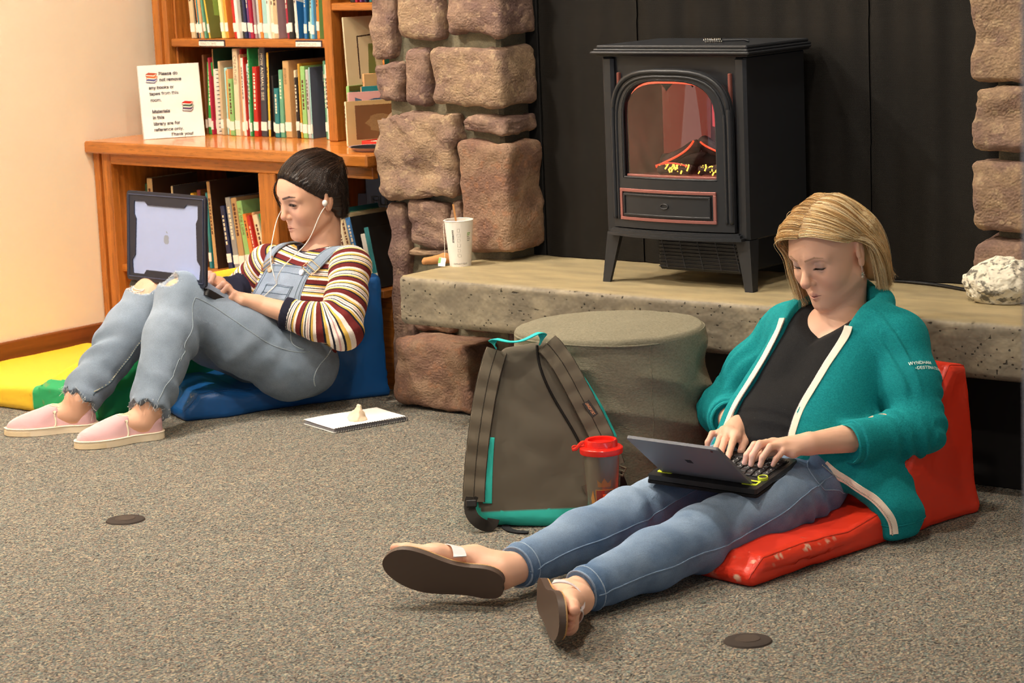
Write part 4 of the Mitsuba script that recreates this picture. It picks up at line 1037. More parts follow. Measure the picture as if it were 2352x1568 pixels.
lb2 = add('brand_label', toB(mv(bb(-.019, .019, -.0085, .0085, 0, .002, .0006), (.123, .253, pz), rotm('z', -58))), 'm_semi', pk, color='#2c2724')
tm = meshkit.text_mesh('JANSPORT', .0062, .0004, True)
add('lettering', toB(mv((np.array(tm.vertices) * [.72, 1, 1] + [-.0165, -.003, .0018], np.array(tm.faces)), (.123, .253, pz), rotm('z', -58))), 'm_matte', lb2, smooth=False, color='#c98d6a')
add('web_strap', toB(tube(on_pack(spline([(.165, .13, .03), (.18, .10, .03), (.19, .065, .03), (.165, .03, .03)], 20), .006), 0, flat=(.011, .0015))), 'm_cloth', pk, smooth=True, color='#2f2b27')
add('web_strap', toB(tube(on_pack(spline([(.10, .075, .03), (.14, .082, .03), (.185, .06, .03)], 20), .005), 0, flat=(.010, .0015))), 'm_cloth', pk, smooth=True, color='#4e463c')
add('buckle', toB(mv(cat(bb(-.014, .014, -.011, -.006, 0, .007, .002), bb(-.014, .014, -.002, .003, 0, .007, .002), bb(-.014, .014, .007, .012, 0, .007, .002), bb(-.014, -.010, -.011, .012, 0, .006, .001), bb(.010, .014, -.011, .012, 0, .006, .001)), (.18, .115, .012), rotm('z', -25))), 'm_semi', pk, color='#5f5644')
add('web_strap', toB(tube(spline([(-.142, .075, .010), (-.150, .04, .02), (-.135, .015, .03), (-.112, .005, .022), (-.100, .02, .012)], 30), 0, flat=(.013, .0014))), 'm_cloth', pk, smooth=True, color='#2b2825')
add('buckle', toB(mv(bb(-.012, .012, -.008, .008, 0, .006, .002), (-.147, .055, .02))), 'm_semi', pk, color='#1d1b1a')
add('web_strap', mv(tube(spline([(-.02, 0, .004), (.0, -.02, .003), (.035, -.03, .003), (.06, -.022, .003)], 20), 0, flat=(.009, .0012)), (-3.285, 4.02, 0)), 'm_cloth', pk, smooth=True, color='#26272a')
for pth, wd in (([(-.112, .055), (-.108, .12), (-.10, .20)], .010), ([(.10, .33), (.135, .27), (.172, .19)], .010)):
    add('side_piping', toB(tube(on_pack(spline([(a, b, .03) for a, b in pth], 24), .0015), 0, flat=(wd, .002))), 'm_cloth', pk, smooth=True, color='#38b7aa')

# ------------------------------------------------------------------ tumbler
tx, ty = -3.095, 4.10
uk = thing('tumbler', 'clear tumbler with a red lid and a gold and red shield print', 'tumbler')
prof = lambda z: .032 + .0115 * z / .19
scene['m_clear'] = {'type': 'thindielectric', 'int_ior': 1.45}
zs = np.linspace(.004, .185, 14)
add('outer_wall', mv(lathe([(0, .003)] + [(prof(z), z) for z in zs], 48), (tx, ty, 0)), 'm_clear', uk, smooth=True)
scene['m_smoke'] = pbr(proc(lambda p, n, uv: mix(C('#4a443c').tolist(), C('#77705f').tolist(), fbm(p.x * 30, p.y * 30, p.z * 12, 3))), .25, .5)
add('liner', mv(lathe([(0, .008)] + [(prof(z) - .0035, z + .004) for z in zs], 48), (tx, ty, 0)), 'm_smoke', uk, smooth=40)
add('lid', mv(lathe([(.0, .196), (.028, .196), (.0285, .203), (.0335, .2045), (.0355, .202), (.0365, .19), (.0445, .189), (.0475, .186), (.0475, .178), (.046, .174), (.040, .173), (.040, .18), (0, .18)], 56), (tx, ty, 0)), 'm_gloss', uk, color='#e3261c', smooth=40)
add('lid_slot', mv(mv(lathe([(.0, .2005), (.014, .2005), (.016, .1975)], 32), R=np.diag([1.2, .6, 1.])), (tx, ty, -.003)), 'm_gloss', uk, color='#c81e17')
th = np.linspace(0, 2 * PI, 16)
tn = np.array([tx, ty, 0]) - uR * .047
add('hinge_strap', cat(tube(spline([tn + uR * .012 + [0, 0, .198], tn + uR * .004 + [0, 0, .197], tn - uR * .004 + [0, 0, .189], tn - uR * .016 + [0, 0, .184]], 16), 0, flat=(.006, .0028)), tube(np.stack([tn[0] - uR[0] * .010 + .006 * np.cos(th) * uR[0], tn[1] - uR[1] * .010 + .006 * np.cos(th) * uR[1], .187 + .005 * np.sin(th)], 1), .002, 6)), 'm_gloss', uk, smooth=True, color='#e3321f')
def tw(poly, col, lift=0, nm='print'):
    q = trimesh.Trimesh(*extrude(poly, .0003)).subdivide_to_size(.008)
    rr = lambda z: prof(z) - .0028 + lift
    v = np.array(q.vertices); zz = .07 + v[:, 1]; r = prof(zz) - .003 + lift; an = math.atan2(CAM[1] - ty, CAM[0] - tx) + .12 + v[:, 0] / r
    add(nm, (np.stack([tx + (r + v[:, 2]) * np.cos(an), ty + (r + v[:, 2]) * np.sin(an), zz], 1), np.array(q.faces)), 'm_semi', uk, smooth=False, color=col)
shield = lambda s, oy=0: [(-.02 * s, .03 * s + oy), (.02 * s, .03 * s + oy), (.02 * s, .0 * s + oy), (.012 * s, -.018 * s + oy), (0, -.03 * s + oy), (-.012 * s, -.018 * s + oy), (-.02 * s, .0 * s + oy)]
tw(Polygon([(-.032, .01), (-.026, .028), (-.022, .008), (-.018, -.03), (0, -.048), (.018, -.03), (.022, .008), (.026, .028), (.032, .01), (.026, -.035), (0, -.06), (-.026, -.035)]), '#b9863a')
tw(Polygon(shield(1.0)), '#a87b35'); tw(Polygon([(-.018, .028), (0, .028), (0, 0), (-.018, 0)]), '#7c1f1c', .0004); tw(Polygon([(0, .028), (.018, .028), (.018, 0), (0, 0)]), '#1d4e4a', .0004)
tw(Polygon([(-.018, 0), (0, 0), (0, -.026), (-.012, -.017)]), '#8d6a2a', .0004); tw(Polygon([(0, 0), (.018, 0), (.012, -.017), (0, -.026)]), '#a3271c', .0004)
tw(Polygon([(-.004, .02), (.004, .02), (.004, -.012), (-.004, -.012)]), '#d2692a', .0007)
tw(Polygon([(-.014, .036), (.014, .036), (.016, .052), (.007, .044), (0, .056), (-.007, .044), (-.016, .052)]), '#8f6c3a')


# ------------------------------------------------------------------ people: shared anatomy
class Frame:
    def __init__(s, c, F):
        F = np.array([F[0], F[1], 0.]); F /= np.linalg.norm(F)
        s.M = np.stack([F, np.cross([0, 0, 1], F), [0, 0, 1.]], 1); s.c = np.array([c[0], c[1], 0.])
    def __call__(s, m): return mv(m, s.c, s.M)
    def pts(s, p): return np.asarray(p, float) @ s.M.T + s.c


def mir(p): return np.array([p[0], -p[1], p[2]])


LIPS = [((.0955, 0, -.0580), (.0845, .0225, -.0625), .0056, .0026), ((.0955, 0, -.0580), (.0845, -.0225, -.0625), .0056, .0026),
        ((.0940, 0, -.0675), (.0840, .0200, -.0640), .0066, .0026), ((.0940, 0, -.0675), (.0840, -.0200, -.0640), .0066, .0026)]


def head_sdf(q, o):
    """face along +x, origin between the ears; o: jaw width, nose, eye opening"""
    d = ellip(q, (-.008, 0, .030), (.096, .074, .089))
    d = smin(d, ellip(q, (.036, 0, .034), (.056, .060, .058)), .03)
    d = smin(d, ellip(q, (.030, 0, -.028), (.056, .058 * o.get('face', 1), .074)), .03)
    ay = np.abs(q[:, 1]); p = np.stack([q[:, 0], ay, q[:, 2]], 1)
    jw = o.get('jaw', 1)
    d = smin(d, rcone(p, (.002, .046 * jw, -.058), (.070, .012, -.094), .021, .016), .025)
    d = smin(d, ellip(q, (.034, 0, -.068), (.044, .040 * jw, .024)), .03)
    d = smin(d, ellip(q, (.062, 0, -.060), (.033, .032, .030)), .018)
    d = smin(d, rcone(p, (.081, .004, -.093), (.081, .0, -.093), .0145, .0145), .018)
    d = smin(d, ellip(p, (.055, .038, -.026), (.031, .025, .029)), .022)
    d = smin(d, rcone(p, (.083, .010, .029), (.069, .046, .027), .011, .010), .014)
    d = smax(d, -rcone(p, (.100, .032, .011), (.092, .040, .009), .0150, .0130), .013)
    n = o.get('nose', 1)
    d = smin(d, rcone(q, (.087, 0, .014), (o.get('tip', .110), 0, -.022), .0075, .0095 * n), .011)
    d = smin(d, rcone(q, (o.get('tip', .110) - .003, 0, -.022), (o.get('tip', .110) - .0025, 0, -.0250), .0096 * n, .0094 * n), .008)
    d = smin(d, rcone(p, (.0945, .0088, -.0290), (.0945, .0088, -.0290), .0068, .0068), .006)
    d = smax(d, -ellip(p, (.1035, .0065, -.0395), (.0055, .0035, .0045)), .003)
    # lids over the eyeballs, with a slit left open
    lid = rcone(p, (.0735, .0320, .0105), (.0735, .0325, .0105), .0152, .0152)
    d = smin(d, lid, .004)
    z0 = o.get('gaze', .0035); op = o.get('open', .0026)
    slit = ellip(p, (.0880, .0322, z0), (.012, .0122, op))
    d = smax(d, -slit, .001)
    for a, b, ra, rb in LIPS: d = smin(d, rcone(q, a, b, ra, rb), .0045)
    d = smax(d, -ellip(q, (.1000, 0, -.0630), (.010, .021, .0009)), .002)
    # ears
    c, s = math.cos(.22), math.sin(.22); c2, s2 = math.cos(.38), math.sin(.38)
    e = p - np.array([-.008, .074, -.002])
    e = np.stack([e[:, 0] * c + e[:, 2] * s, e[:, 1], -e[:, 0] * s + e[:, 2] * c], 1)
    e = np.stack([e[:, 0] * c2 + e[:, 1] * s2, -e[:, 0] * s2 + e[:, 1] * c2, e[:, 2]], 1)
    ear = ellip(e, (-.005, .003, .002), (.0205, .0060, .0335))
    ear = smax(ear, -ellip(e, (-.0035, .0105, .004), (.0120, .0058, .0210)), .003)
    ear = smin(ear, rcone(e, (-.010, .0035, .012), (-.008, .0035, -.010), .0042, .0042), .004)
    ear = smin(ear, ellip(e, (.0, .003, -.026), (.011, .0050, .010)), .006)
    ear = smin(ear, rcone(e, (.011, .003, -.007), (.012, .003, .001), .0042, .0042), .004)
    return smin(d, ear, .006)


def paint_face(q, col, o):
    p = np.stack([q[:, 0], np.abs(q[:, 1]), q[:, 2]], 1)
    front = q[:, 0] > .02
    def lay(m, c):
        nonlocal col
        m = np.clip(m, 0, 1)[:, None] * front[:, None]; col = col * (1 - m) + np.asarray(c) * m
    lay(.28 * np.exp(-((p - [.075, .042, -.030]) ** 2).sum(1) / .022 ** 2), o['blush'])
    lay(.5 * np.exp(-((q - [.118, 0, -.028]) ** 2).sum(1) / .014 ** 2), o['blush'])
    lay(o.get('shadow', .5) * np.exp(-((p - [.086, .033, .015]) ** 2).sum(1) / .012 ** 2), o['lid'])
    lay(.35 * np.exp(-((p - [.082, .034, -.003]) ** 2).sum(1) / .009 ** 2), o['lid'])
    dl = np.min([rcone(q, *k) for k in LIPS], 0)
    lay(np.clip(1.1 - dl / .0016, 0, 1) * (dl < .003), o['lips'])
    lay(np.clip(1 - np.abs(q[:, 2] + .0632 - .0015 * np.abs(q[:, 1]) / .02) / .0011, 0, 1) * (np.abs(q[:, 1]) < .019) * (q[:, 0] > .08), np.array(o['lips']) * .35)
    b = o['brow']
    for a0, a1, w0, w1 in (((b[0], .012, b[1]), (b[0], .034, b[2]), .0028 * b[4], .0026 * b[4]), ((b[0], .034, b[2]), (b[0], .051, b[3]), .0026 * b[4], .0010 * b[4])):
        pp = p.copy(); pp[:, 0] = b[0]
        dd = rcone(pp, a0, a1, w0, w1)
        lay(o.get('browop', .85) * np.clip(.6 - dd / .0016, 0, 1), o['browcol'])
    z0, op = o.get('gaze', .0035), o.get('open', .0026)
    pe = p - [0, .0322, z0]
    k = (pe[:, 1] / .0128) ** 2 + (pe[:, 2] / (op + .0016)) ** 2
    lay(o.get('lash', .8) * np.clip((1.5 - k) * 2, 0, 1) * (np.abs(pe[:, 1]) < .016) * (q[:, 0] > .06) * (pe[:, 2] > -op * .9), o['lashcol'])
    return col


def eye_mesh(side, iris, look):
    s = trimesh.creation.icosphere(3, .0131); v = np.array(s.vertices)
    c = np.tile(C('#d9d2cc'), (len(v), 1)); g = np.array(look) / np.linalg.norm(look)
    a = np.degrees(np.arccos(np.clip(v @ g / .0131, -1, 1)))
    c[a < 29] = C(iris); c[a < 13] = C('#0b0a0a')
    return (v + [.0735, side * .032, .0105], np.array(s.faces)), c


def hand(wrist, kn, tips, thumb, up, r=.0078, len_=(.074, .082, .076, .060)):
    """palm and finger round cones from a wrist, four knuckles (index first), four finger tips and the thumb's three joints"""
    up = np.array(up, float) / np.linalg.norm(up)
    wrist = np.array(wrist, float); kn = [np.array(k, float) for k in kn]
    palm = [(wrist + (k - wrist) * .12 + (kn[1] - kn[3]) * 0, k - up * .006, .019, .0112) for k in kn]
    palm += [(kn[i] - up * .008, kn[i + 1] - up * .008, .0112, .0108) for i in range(3)]
    th = [np.array(t, float) for t in thumb]
    palm += [(wrist + (th[0] - wrist) * .35, th[0], .018, .0125)]
    fingers = []
    for i, (k, t) in enumerate(zip(kn, tips)):
        t = np.array(t, float); c = t - k; L = len_[i]; n = np.linalg.norm(c)
        h = .5 * math.sqrt(max(L * L - n * n, 1e-6)) * .95
        b = up - c * (up @ c) / n ** 2; b /= np.linalg.norm(b)
        A = k + c * .40 + b * h; B = k + c * .80 + b * h * .62
        rr = r * (1, 1.03, .98, .86)[i]
        fingers.append([(k - up * .003, A, rr * 1.18, rr * 1.02), (A, B, rr * 1.02, rr * .92), (B, t, rr * .92, rr * .80)])
    fingers.append([(th[0], th[1], .0115, .0095), (th[1], th[2], .0095, .0078)])
    nails = []
    for f in fingers:
        a, b = f[-1][0], f[-1][1]; d = (b - a) / np.linalg.norm(b - a)
        u = up - d * (up @ d); u = u / (np.linalg.norm(u) + 1e-9)
        nails.append((b - d * .002 + u * f[-1][3] * .75, d, u))
    return palm, fingers, nails


def hand_sdf(P, d, hd, k=.010):
    palm, fingers, _ = hd
    pts = np.array([x for q in palm + sum(fingers, []) for x in q[:2]])
    m = ((P > pts.min(0) - .05) & (P < pts.max(0) + .05)).all(1)
    if not m.any(): return d
    Q = P[m]
    dp = blend(Q, palm, k, d[m])
    df = np.full(len(Q), 1.)
    for f in fingers: df = np.minimum(df, blend(Q, f, .003))
    d[m] = smin(dp, df, .006)
    return d


def refine(v, f, mask_fn, sdf, h):
    """split the triangles of a region in four and pull the new vertices onto the surface"""
    m = mask_fn(v)[f].all(1)
    sub_v, sub_f = trimesh.remesh.subdivide(v, f[m])
    V = np.array(sub_v); used = np.unique(sub_f); rest = np.unique(f[~m])
    free = np.setdiff1d(used, rest)
    free = free[~np.isin(free, rest)]
    new = free[free >= len(v)] if len(V) > len(v) else free
    n0 = len(v)
    new = np.arange(n0, len(V))
    e = trimesh.grouping.group_rows(np.sort(np.vstack([f[m][:, [0, 1]], f[m][:, [1, 2]], f[m][:, [2, 0]]]), 1), require_count=1)
    allE = np.sort(np.vstack([f[m][:, [0, 1]], f[m][:, [1, 2]], f[m][:, [2, 0]]]), 1)[e]
    mids = (v[allE[:, 0]] + v[allE[:, 1]]) / 2
    from scipy.spatial import cKDTree
    fixed = cKDTree(V[new]).query(mids)[1] if len(new) and len(mids) else np.array([], int)
    mv_ = np.setdiff1d(new, new[fixed])
    for _ in range(2):
        g = grad(sdf, V[mv_], h); V[mv_] -= np.clip(sdf(V[mv_]), -.002, .002)[:, None] * g
    return V, np.vstack([f[~m], sub_f])


def strands(paths, r, cols, taper=.35):
    """thin three-sided tubes; paths (S, K, 3), r (S,), cols (S, 3)"""
    S, K = paths.shape[:2]
    t = np.gradient(paths, axis=1); t /= np.linalg.norm(t, axis=2, keepdims=True) + 1e-9
    ref = np.array([.3, .5, .81]); u = np.cross(t, ref); u /= np.linalg.norm(u, axis=2, keepdims=True) + 1e-9; w = np.cross(t, u)
    a = np.arange(3) * 2 * PI / 3
    rad = r[:, None] * (1 - (1 - taper) * np.linspace(0, 1, K) ** 3)[None]
    v = paths[:, :, None] + rad[:, :, None, None] * (u[:, :, None] * np.cos(a)[:, None] + w[:, :, None] * np.sin(a)[:, None])
    i, j, k = np.meshgrid(np.arange(S), np.arange(K - 1), np.arange(3), indexing='ij')
    b = lambda j_, k_: (i * K + j_) * 3 + k_ % 3
    q = np.stack([b(j, k), b(j, k + 1), b(j + 1, k + 1), b(j + 1, k)], -1).reshape(-1, 4)
    return (v.reshape(-1, 3), np.vstack([q[:, [0, 1, 2]], q[:, [0, 2, 3]]])), np.repeat(cols, K * 3, 0)


def guide_field(guides, n, rng, K=16, jitter=.003, along=None):
    """strands between neighbouring guide curves"""
    G = np.stack([spline(g, K) for g in guides])
    u = rng.uniform(0, len(G) - 1.001, n) if along is None else along
    i = np.floor(u).astype(int); t = (u - i)[:, None, None]
    t = t * t * (3 - 2 * t) * .5 + t * .5
    P = G[i] * (1 - t) + G[i + 1] * t
    low = rng.normal(0, 1, (n, 1, 3)) * jitter
    wav = np.sin(np.linspace(0, 1, K)[None, :, None] * rng.uniform(2, 6, (n, 1, 1)) + rng.uniform(0, 6, (n, 1, 1))) * rng.normal(0, jitter * .5, (n, 1, 3))
    return P + low * np.linspace(.4, 1.3, K)[None, :, None] + wav


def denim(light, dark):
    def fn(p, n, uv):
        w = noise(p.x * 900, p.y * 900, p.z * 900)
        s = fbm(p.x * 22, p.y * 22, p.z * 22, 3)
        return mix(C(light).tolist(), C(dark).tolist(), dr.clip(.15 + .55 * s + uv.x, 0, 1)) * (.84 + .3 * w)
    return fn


def cut_plane(P, c, n): return (P - np.asarray(c)) @ (np.asarray(n, float) / np.linalg.norm(n))


# ------------------------------------------------------------------ the blonde woman on the red chair
B = Frame((-2.77, 4.31), (-.118, -.993))
wk = thing('person', 'blonde woman in a teal hoodie sitting on the red floor chair, typing', 'person')
SK = dict(base=C('#e2b296'), blush=C('#cf7f6c'), lips=C('#a8545a'), lid=C('#8f7d7c'), browcol=C('#a37b5c'), lashcol=C('#2a211f'), brow=(.0815, .0300, .0355, .0300, .72), gaze=.0035, open=.0022, shadow=.75, lash=.9, browop=.75, jaw=1.0, face=1.0, nose=1.05)
HM = rotm('z', -2) @ rotm('y', 23) @ rotm('x', 2)
HC = np.array([-.190, -.004, .580]); HS = .955
toH = lambda P: (P - HC) @ HM / HS
frH = lambda q: np.asarray(q) * HS @ HM.T + HC
TORSO = [((-.215, .100, .395), (-.215, -.100, .388), .060, .060), ((-.185, .050, .345), (-.045, .060, .20), .088, .098), ((-.185, -.050, .345), (-.045, -.060, .20), .088, .098),
         ((-.155, .064, .322), (-.145, .062, .312), .060, .058), ((-.155, -.064, .318), (-.145, -.062, .308), .060, .058), ((.01, .066, .140), (.01, -.066, .140), .086, .086), ((-.025, 0, .195), (-.02, 0, .19), .108, .104)]
LEGN = [((.02, .086, .118), (.20, .104, .094), .080, .068), ((.20, .104, .094), (.395, .110, .078), .068, .057), ((.395, .110, .078), (.54, .112, .066), .057, .052), ((.54, .112, .066), (.79, .110, .043), .052, .036)]
LEGF = [((.02, -.086, .118), (.20, -.10, .098), .080, .068), ((.20, -.10, .098), (.385, -.100, .080), .068, .057), ((.385, -.100, .080), (.53, -.09, .074), .057, .052), ((.53, -.09, .074), (.775, -.072, .060), .052, .036)]
SHN, ELN, WRN, CUN = np.array([-.222, .148, .392]), np.array([-.166, .240, .220]), np.array([.084, .153, .222]), np.array([-.006, .196, .213])
SHF, ELF, WRF, CUF = np.array([-.220, -.148, .384]), np.array([-.128, -.272, .205]), np.array([.047, -.076, .224]), np.array([-.025, -.165, .215])
HN = hand(WRN, [(.146, .083, .226), (.150, .104, .232), (.145, .125, .229), (.132, .142, .218)], [(.194, .062, .190), (.198, .083, .190), (.194, .104, .190), (.175, .122, .190)], [(.108, .112, .212), (.142, .078, .203), (.168, .060, .192)], (0, .2, 1), .0074)
HF = hand(WRF, [(.118, -.026, .228), (.115, -.047, .233), (.107, -.067, .229), (.095, -.086, .220)], [(.190, .012, .190), (.192, -.010, .190), (.172, -.042, .190), (.138, -.090, .190)], [(.070, -.046, .214), (.100, -.018, .206), (.128, -.004, .193)], (-.1, -.1, 1), .0074)


def foot(heel, t, n, L=.232):
    """bare foot: heel point, direction to the toes, direction the sole faces"""
    t = np.array(t, float) / np.linalg.norm(t); n = np.array(n, float); n -= t * (n @ t); n /= np.linalg.norm(n)
    up = -n; s = np.cross(up, t); return np.array(heel, float), t, s, up, L       # s: to the foot's own left


def foot_prims(ft, inner):
    h, t, s, u, L = ft; i = inner      # inner: +1 if the big toe is on the s side
    p = lambda a, b, c: h + t * a * L + s * b * i * L + u * c * L
    pr_ = [(p(.06, 0, .13), p(.16, .0, .14), .028, .030), (p(.10, 0, .22), p(.30, .02, .22), .030, .028), (p(.30, .03, .20), p(.66, .09, .09), .027, .019), (p(.15, -.05, .10), p(.66, -.09, .07), .022, .016), (p(.60, .10, .085), p(.66, -.09, .07), .020, .016)]
    toes = [[(p(.70, .115, .075), p(.86, .115, .065), .0135, .0125), (p(.86, .115, .065), p(.955, .105, .060), .0125, .0105)]]
    for k, (y, l) in enumerate(((.045, .93), (-.015, .88), (-.07, .82), (-.115, .76))):
        toes.append([(p(.70 - .03 * k, y, .065), p(l - .08, y, .075), .0095 - .0006 * k, .0085 - .0005 * k), (p(l - .08, y, .075), p(l, y, .045), .0085 - .0005 * k, .0078 - .0005 * k)])
    return pr_, toes


FTN = foot((.812, .085, .055), (.58, .81, .02), (.81, -.58, .08))
FTF = foot((.797, -.050, .050), (.52, -.82, .16), (.74, .50, -.30))
FPN, FPF = foot_prims(FTN, -1), foot_prims(FTF, 1)
# the right foot's big toe lies on its left, the left foot's on its right


def skin(P):
    d = np.full(len(P), 1.)
    m = ((P > HC - .19) & (P < HC + .17)).all(1)
    if m.any(): d[m] = head_sdf(toH(P[m]), SK) * HS
    d = blend(P, [(frH((-.038, 0, -.045)), np.array([-.215, 0, .425]), .045, .055, {'k': .018})], .03, d)
    body = blend(P, TORSO, .03) + .010
    d = smin(d, body, .035)
    legs = blend(P, [(a, b, ra - .012 if a[0] < .6 else ra - .006, rb - .012 if b[0] < .6 else rb - .004) for a, b, ra, rb in LEGN + LEGF], .03)
    d = smin(d, legs, .02)
    d = blend(P, [(SHN, ELN, .044, .036), (ELN, ELN + (WRN - ELN) * .35, .036, .037), (ELN + (WRN - ELN) * .35, WRN, .037, .0235), (SHF, ELF, .044, .036), (ELF, ELF + (WRF - ELF) * .35, .036, .037), (ELF + (WRF - ELF) * .35, WRF, .037, .0235)], .02, d)
    for hd in (HN, HF): d = hand_sdf(P, d, hd)
    for pr_, toes in (FPN, FPF):
        d = blend(P, pr_, .016, d)
        t = np.full(len(P), 1.)
        for q in toes: t = np.minimum(t, blend(P, q, .004))
        d = smin(d, t, .006)
    return d


v, f = nets(skin, (-.36, -.34, -.03), (1.06, .36, .74), .0028)
hq = lambda v: toH(v)
v, f = refine(v, f, lambda v: (hq(v)[:, 0] > -.04) & (np.abs(hq(v)[:, 1]) < .10) & (hq(v)[:, 2] > -.115) & (hq(v)[:, 2] < .13) & (np.abs(v[:, 2] - HC[2]) < .16), skin, .0006)
col = np.tile(SK['base'], (len(v), 1)) * (1 + .10 * nfb(v, 30, 3))[:, None]
inH = (np.abs(v - HC) < .17).all(1)
col[inH] = paint_face(toH(v[inH]), col[inH], SK)
for hd in (HN, HF):
    for p, d_, u_ in hd[2]:
        e = v - p; m = np.exp(-(((e @ d_) / .0055) ** 2 + ((e @ u_) / .004) ** 2 + ((e @ np.cross(d_, u_)) / .0042) ** 2) ** 2)[:, None]
        col = col * (1 - .6 * m) + C('#d9968f') * .6 * m
    for fg in hd[1][:4]:
        for jn in (fg[0][1], fg[1][1]):
            m = np.exp(-((v - jn) ** 2).sum(1) / .009 ** 2)[:, None]; col = col * (1 - .22 * m) + C('#c97f6a') * .22 * m
for pr_, toes in (FPN, FPF):
    for q in toes:
        m = np.exp(-((v - q[-1][1]) ** 2).sum(1) / .014 ** 2)[:, None]; col = col * (1 - .45 * m) + C('#c4705c') * .45 * m
sl = np.exp(-((v[:, 0] - .95) / .2) ** 2)[:, None] * 0
add('body', B((v, f)), 'm_skin', wk, smooth=True, color=col)
for s in (1, -1):
    (ev, ef), ec = eye_mesh(s, '#5b6b73', (1, 0, -.55))
    add('eye', B((frH(ev), ef)), 'm_gloss', wk, smooth=True, color=ec)
    th = np.linspace(-1.15, 1.15, 14)
    lash = np.stack([.0735 + .0166 * np.cos(th * .8) , s * .032 + .0142 * np.sin(th), SK['gaze'] + .0008 - .0022 * np.sin(th) ** 2 + .0 * th], 1)
    add('eyelashes', B((lambda m: (frH(m[0]), m[1]))(tube(lash, np.linspace(.0003, .0007, 14), 5))), 'm_matte', wk, smooth=True, color='#2b2220')

# clothes
def folds2(P, amp, f, seed=0): return amp * (np.abs(nfb(P, f, 3, seed)) * 2 - .35)
def torso(P): return blend(P, TORSO, .03)
scene['m_tee'] = bump(pbr(proc(lambda p, n, uv: mix(C('#17181a').tolist(), C('#222325').tolist(), noise(p.x * 700, p.y * 700, p.z * 700))), .9, .15, sheen=.3), lambda p, n, uv: noise(p.x * 900, p.y * 900, p.z * 900), .0006)
def tee(P):
    d = torso(P) - .004 + .012 * (np.abs(np.sin(P[:, 2] * 70 - P[:, 0] * 26 + 3 * nfb(P, 8, 2))) - .5) * np.exp(-((P[:, 2] - .235) / .035) ** 2) * np.clip(.5 + nfb(P, 9, 2) * 2, 0, 1) + .004 * nfb(P, [10, 14, 20], 2)
    neck = P[:, 2] - np.minimum(.400 + .45 * np.abs(P[:, 1]) - .35 * (P[:, 0] + .15), .452)
    return smax(smax(d, neck, .004), .135 - P[:, 2], .004)
add('t_shirt', B(nets(tee, (-.34, -.22, .10), (.16, .22, .50), .0045)), 'm_tee', wk, smooth=True, label='black v-neck t-shirt')
scene['m_hoodie'] = bump(pbr(proc(lambda p, n, uv: mix(C('#12777d').tolist(), C('#1b8f92').tolist(), noise(p.x * 500, p.y * 500, p.z * 500)) * (.93 + .12 * fbm(p.x * 9, p.y * 9, p.z * 9))), .9, .15, sheen=.5), lambda p, n, uv: noise(p.x * 700, p.y * 700, p.z * 700), .0009)
SLN = [(SHN + [.006, -.012, .002], SHN, .058, .060), (SHN, (SHN + ELN) / 2 + [0, .006, 0], .060, .060), ((SHN + ELN) / 2 + [0, .006, 0], ELN, .060, .054), (ELN, CUN, .054, .0415), (CUN, CUN + (CUN - ELN) * .12, .0415, .0415)]
SLF = [(SHF + [.006, .012, .002], SHF, .058, .060), (SHF, (SHF + ELF) / 2 + [0, -.006, 0], .060, .058), ((SHF + ELF) / 2 + [0, -.006, 0], ELF, .058, .052), (ELF, CUF, .052, .0415), (CUF, CUF + (CUF - ELF) * .12, .0415, .0415)]
def sleeve_folds(P, sh, el, cu):
    a1 = el - sh; l1 = np.linalg.norm(a1); a1 /= l1; a2 = cu - el; l2 = np.linalg.norm(a2); a2 /= l2
    s1 = (P - sh) @ a1; s2 = (P - el) @ a2
    w = nfb(P, [8, 8, 8], 2, 3)
    up = np.sin(s1 * 150 + 9 * w + 22 * P[:, 0]) * np.clip((s1 - .06) / .12, 0, 1)
    lo = np.sin(s2 * 190 + 7 * w - 16 * P[:, 2]) * np.clip(1.25 - s2 / (l2 * .75), 0, 1)
    m = (s2 > .0)
    return .0046 * np.where(m, lo, up) * np.clip(.55 + 2.2 * nfb(P + 4, 11, 2), 0, 1)
OPEN = lambda P: np.abs(P[:, 1] + .002 - .10 * np.clip(.30 - P[:, 2], -.1, .12) * 0) - (.079 + .10 * np.clip(P[:, 2] - .36, 0, .06) + .06 * np.clip(.30 - P[:, 2], 0, .12))
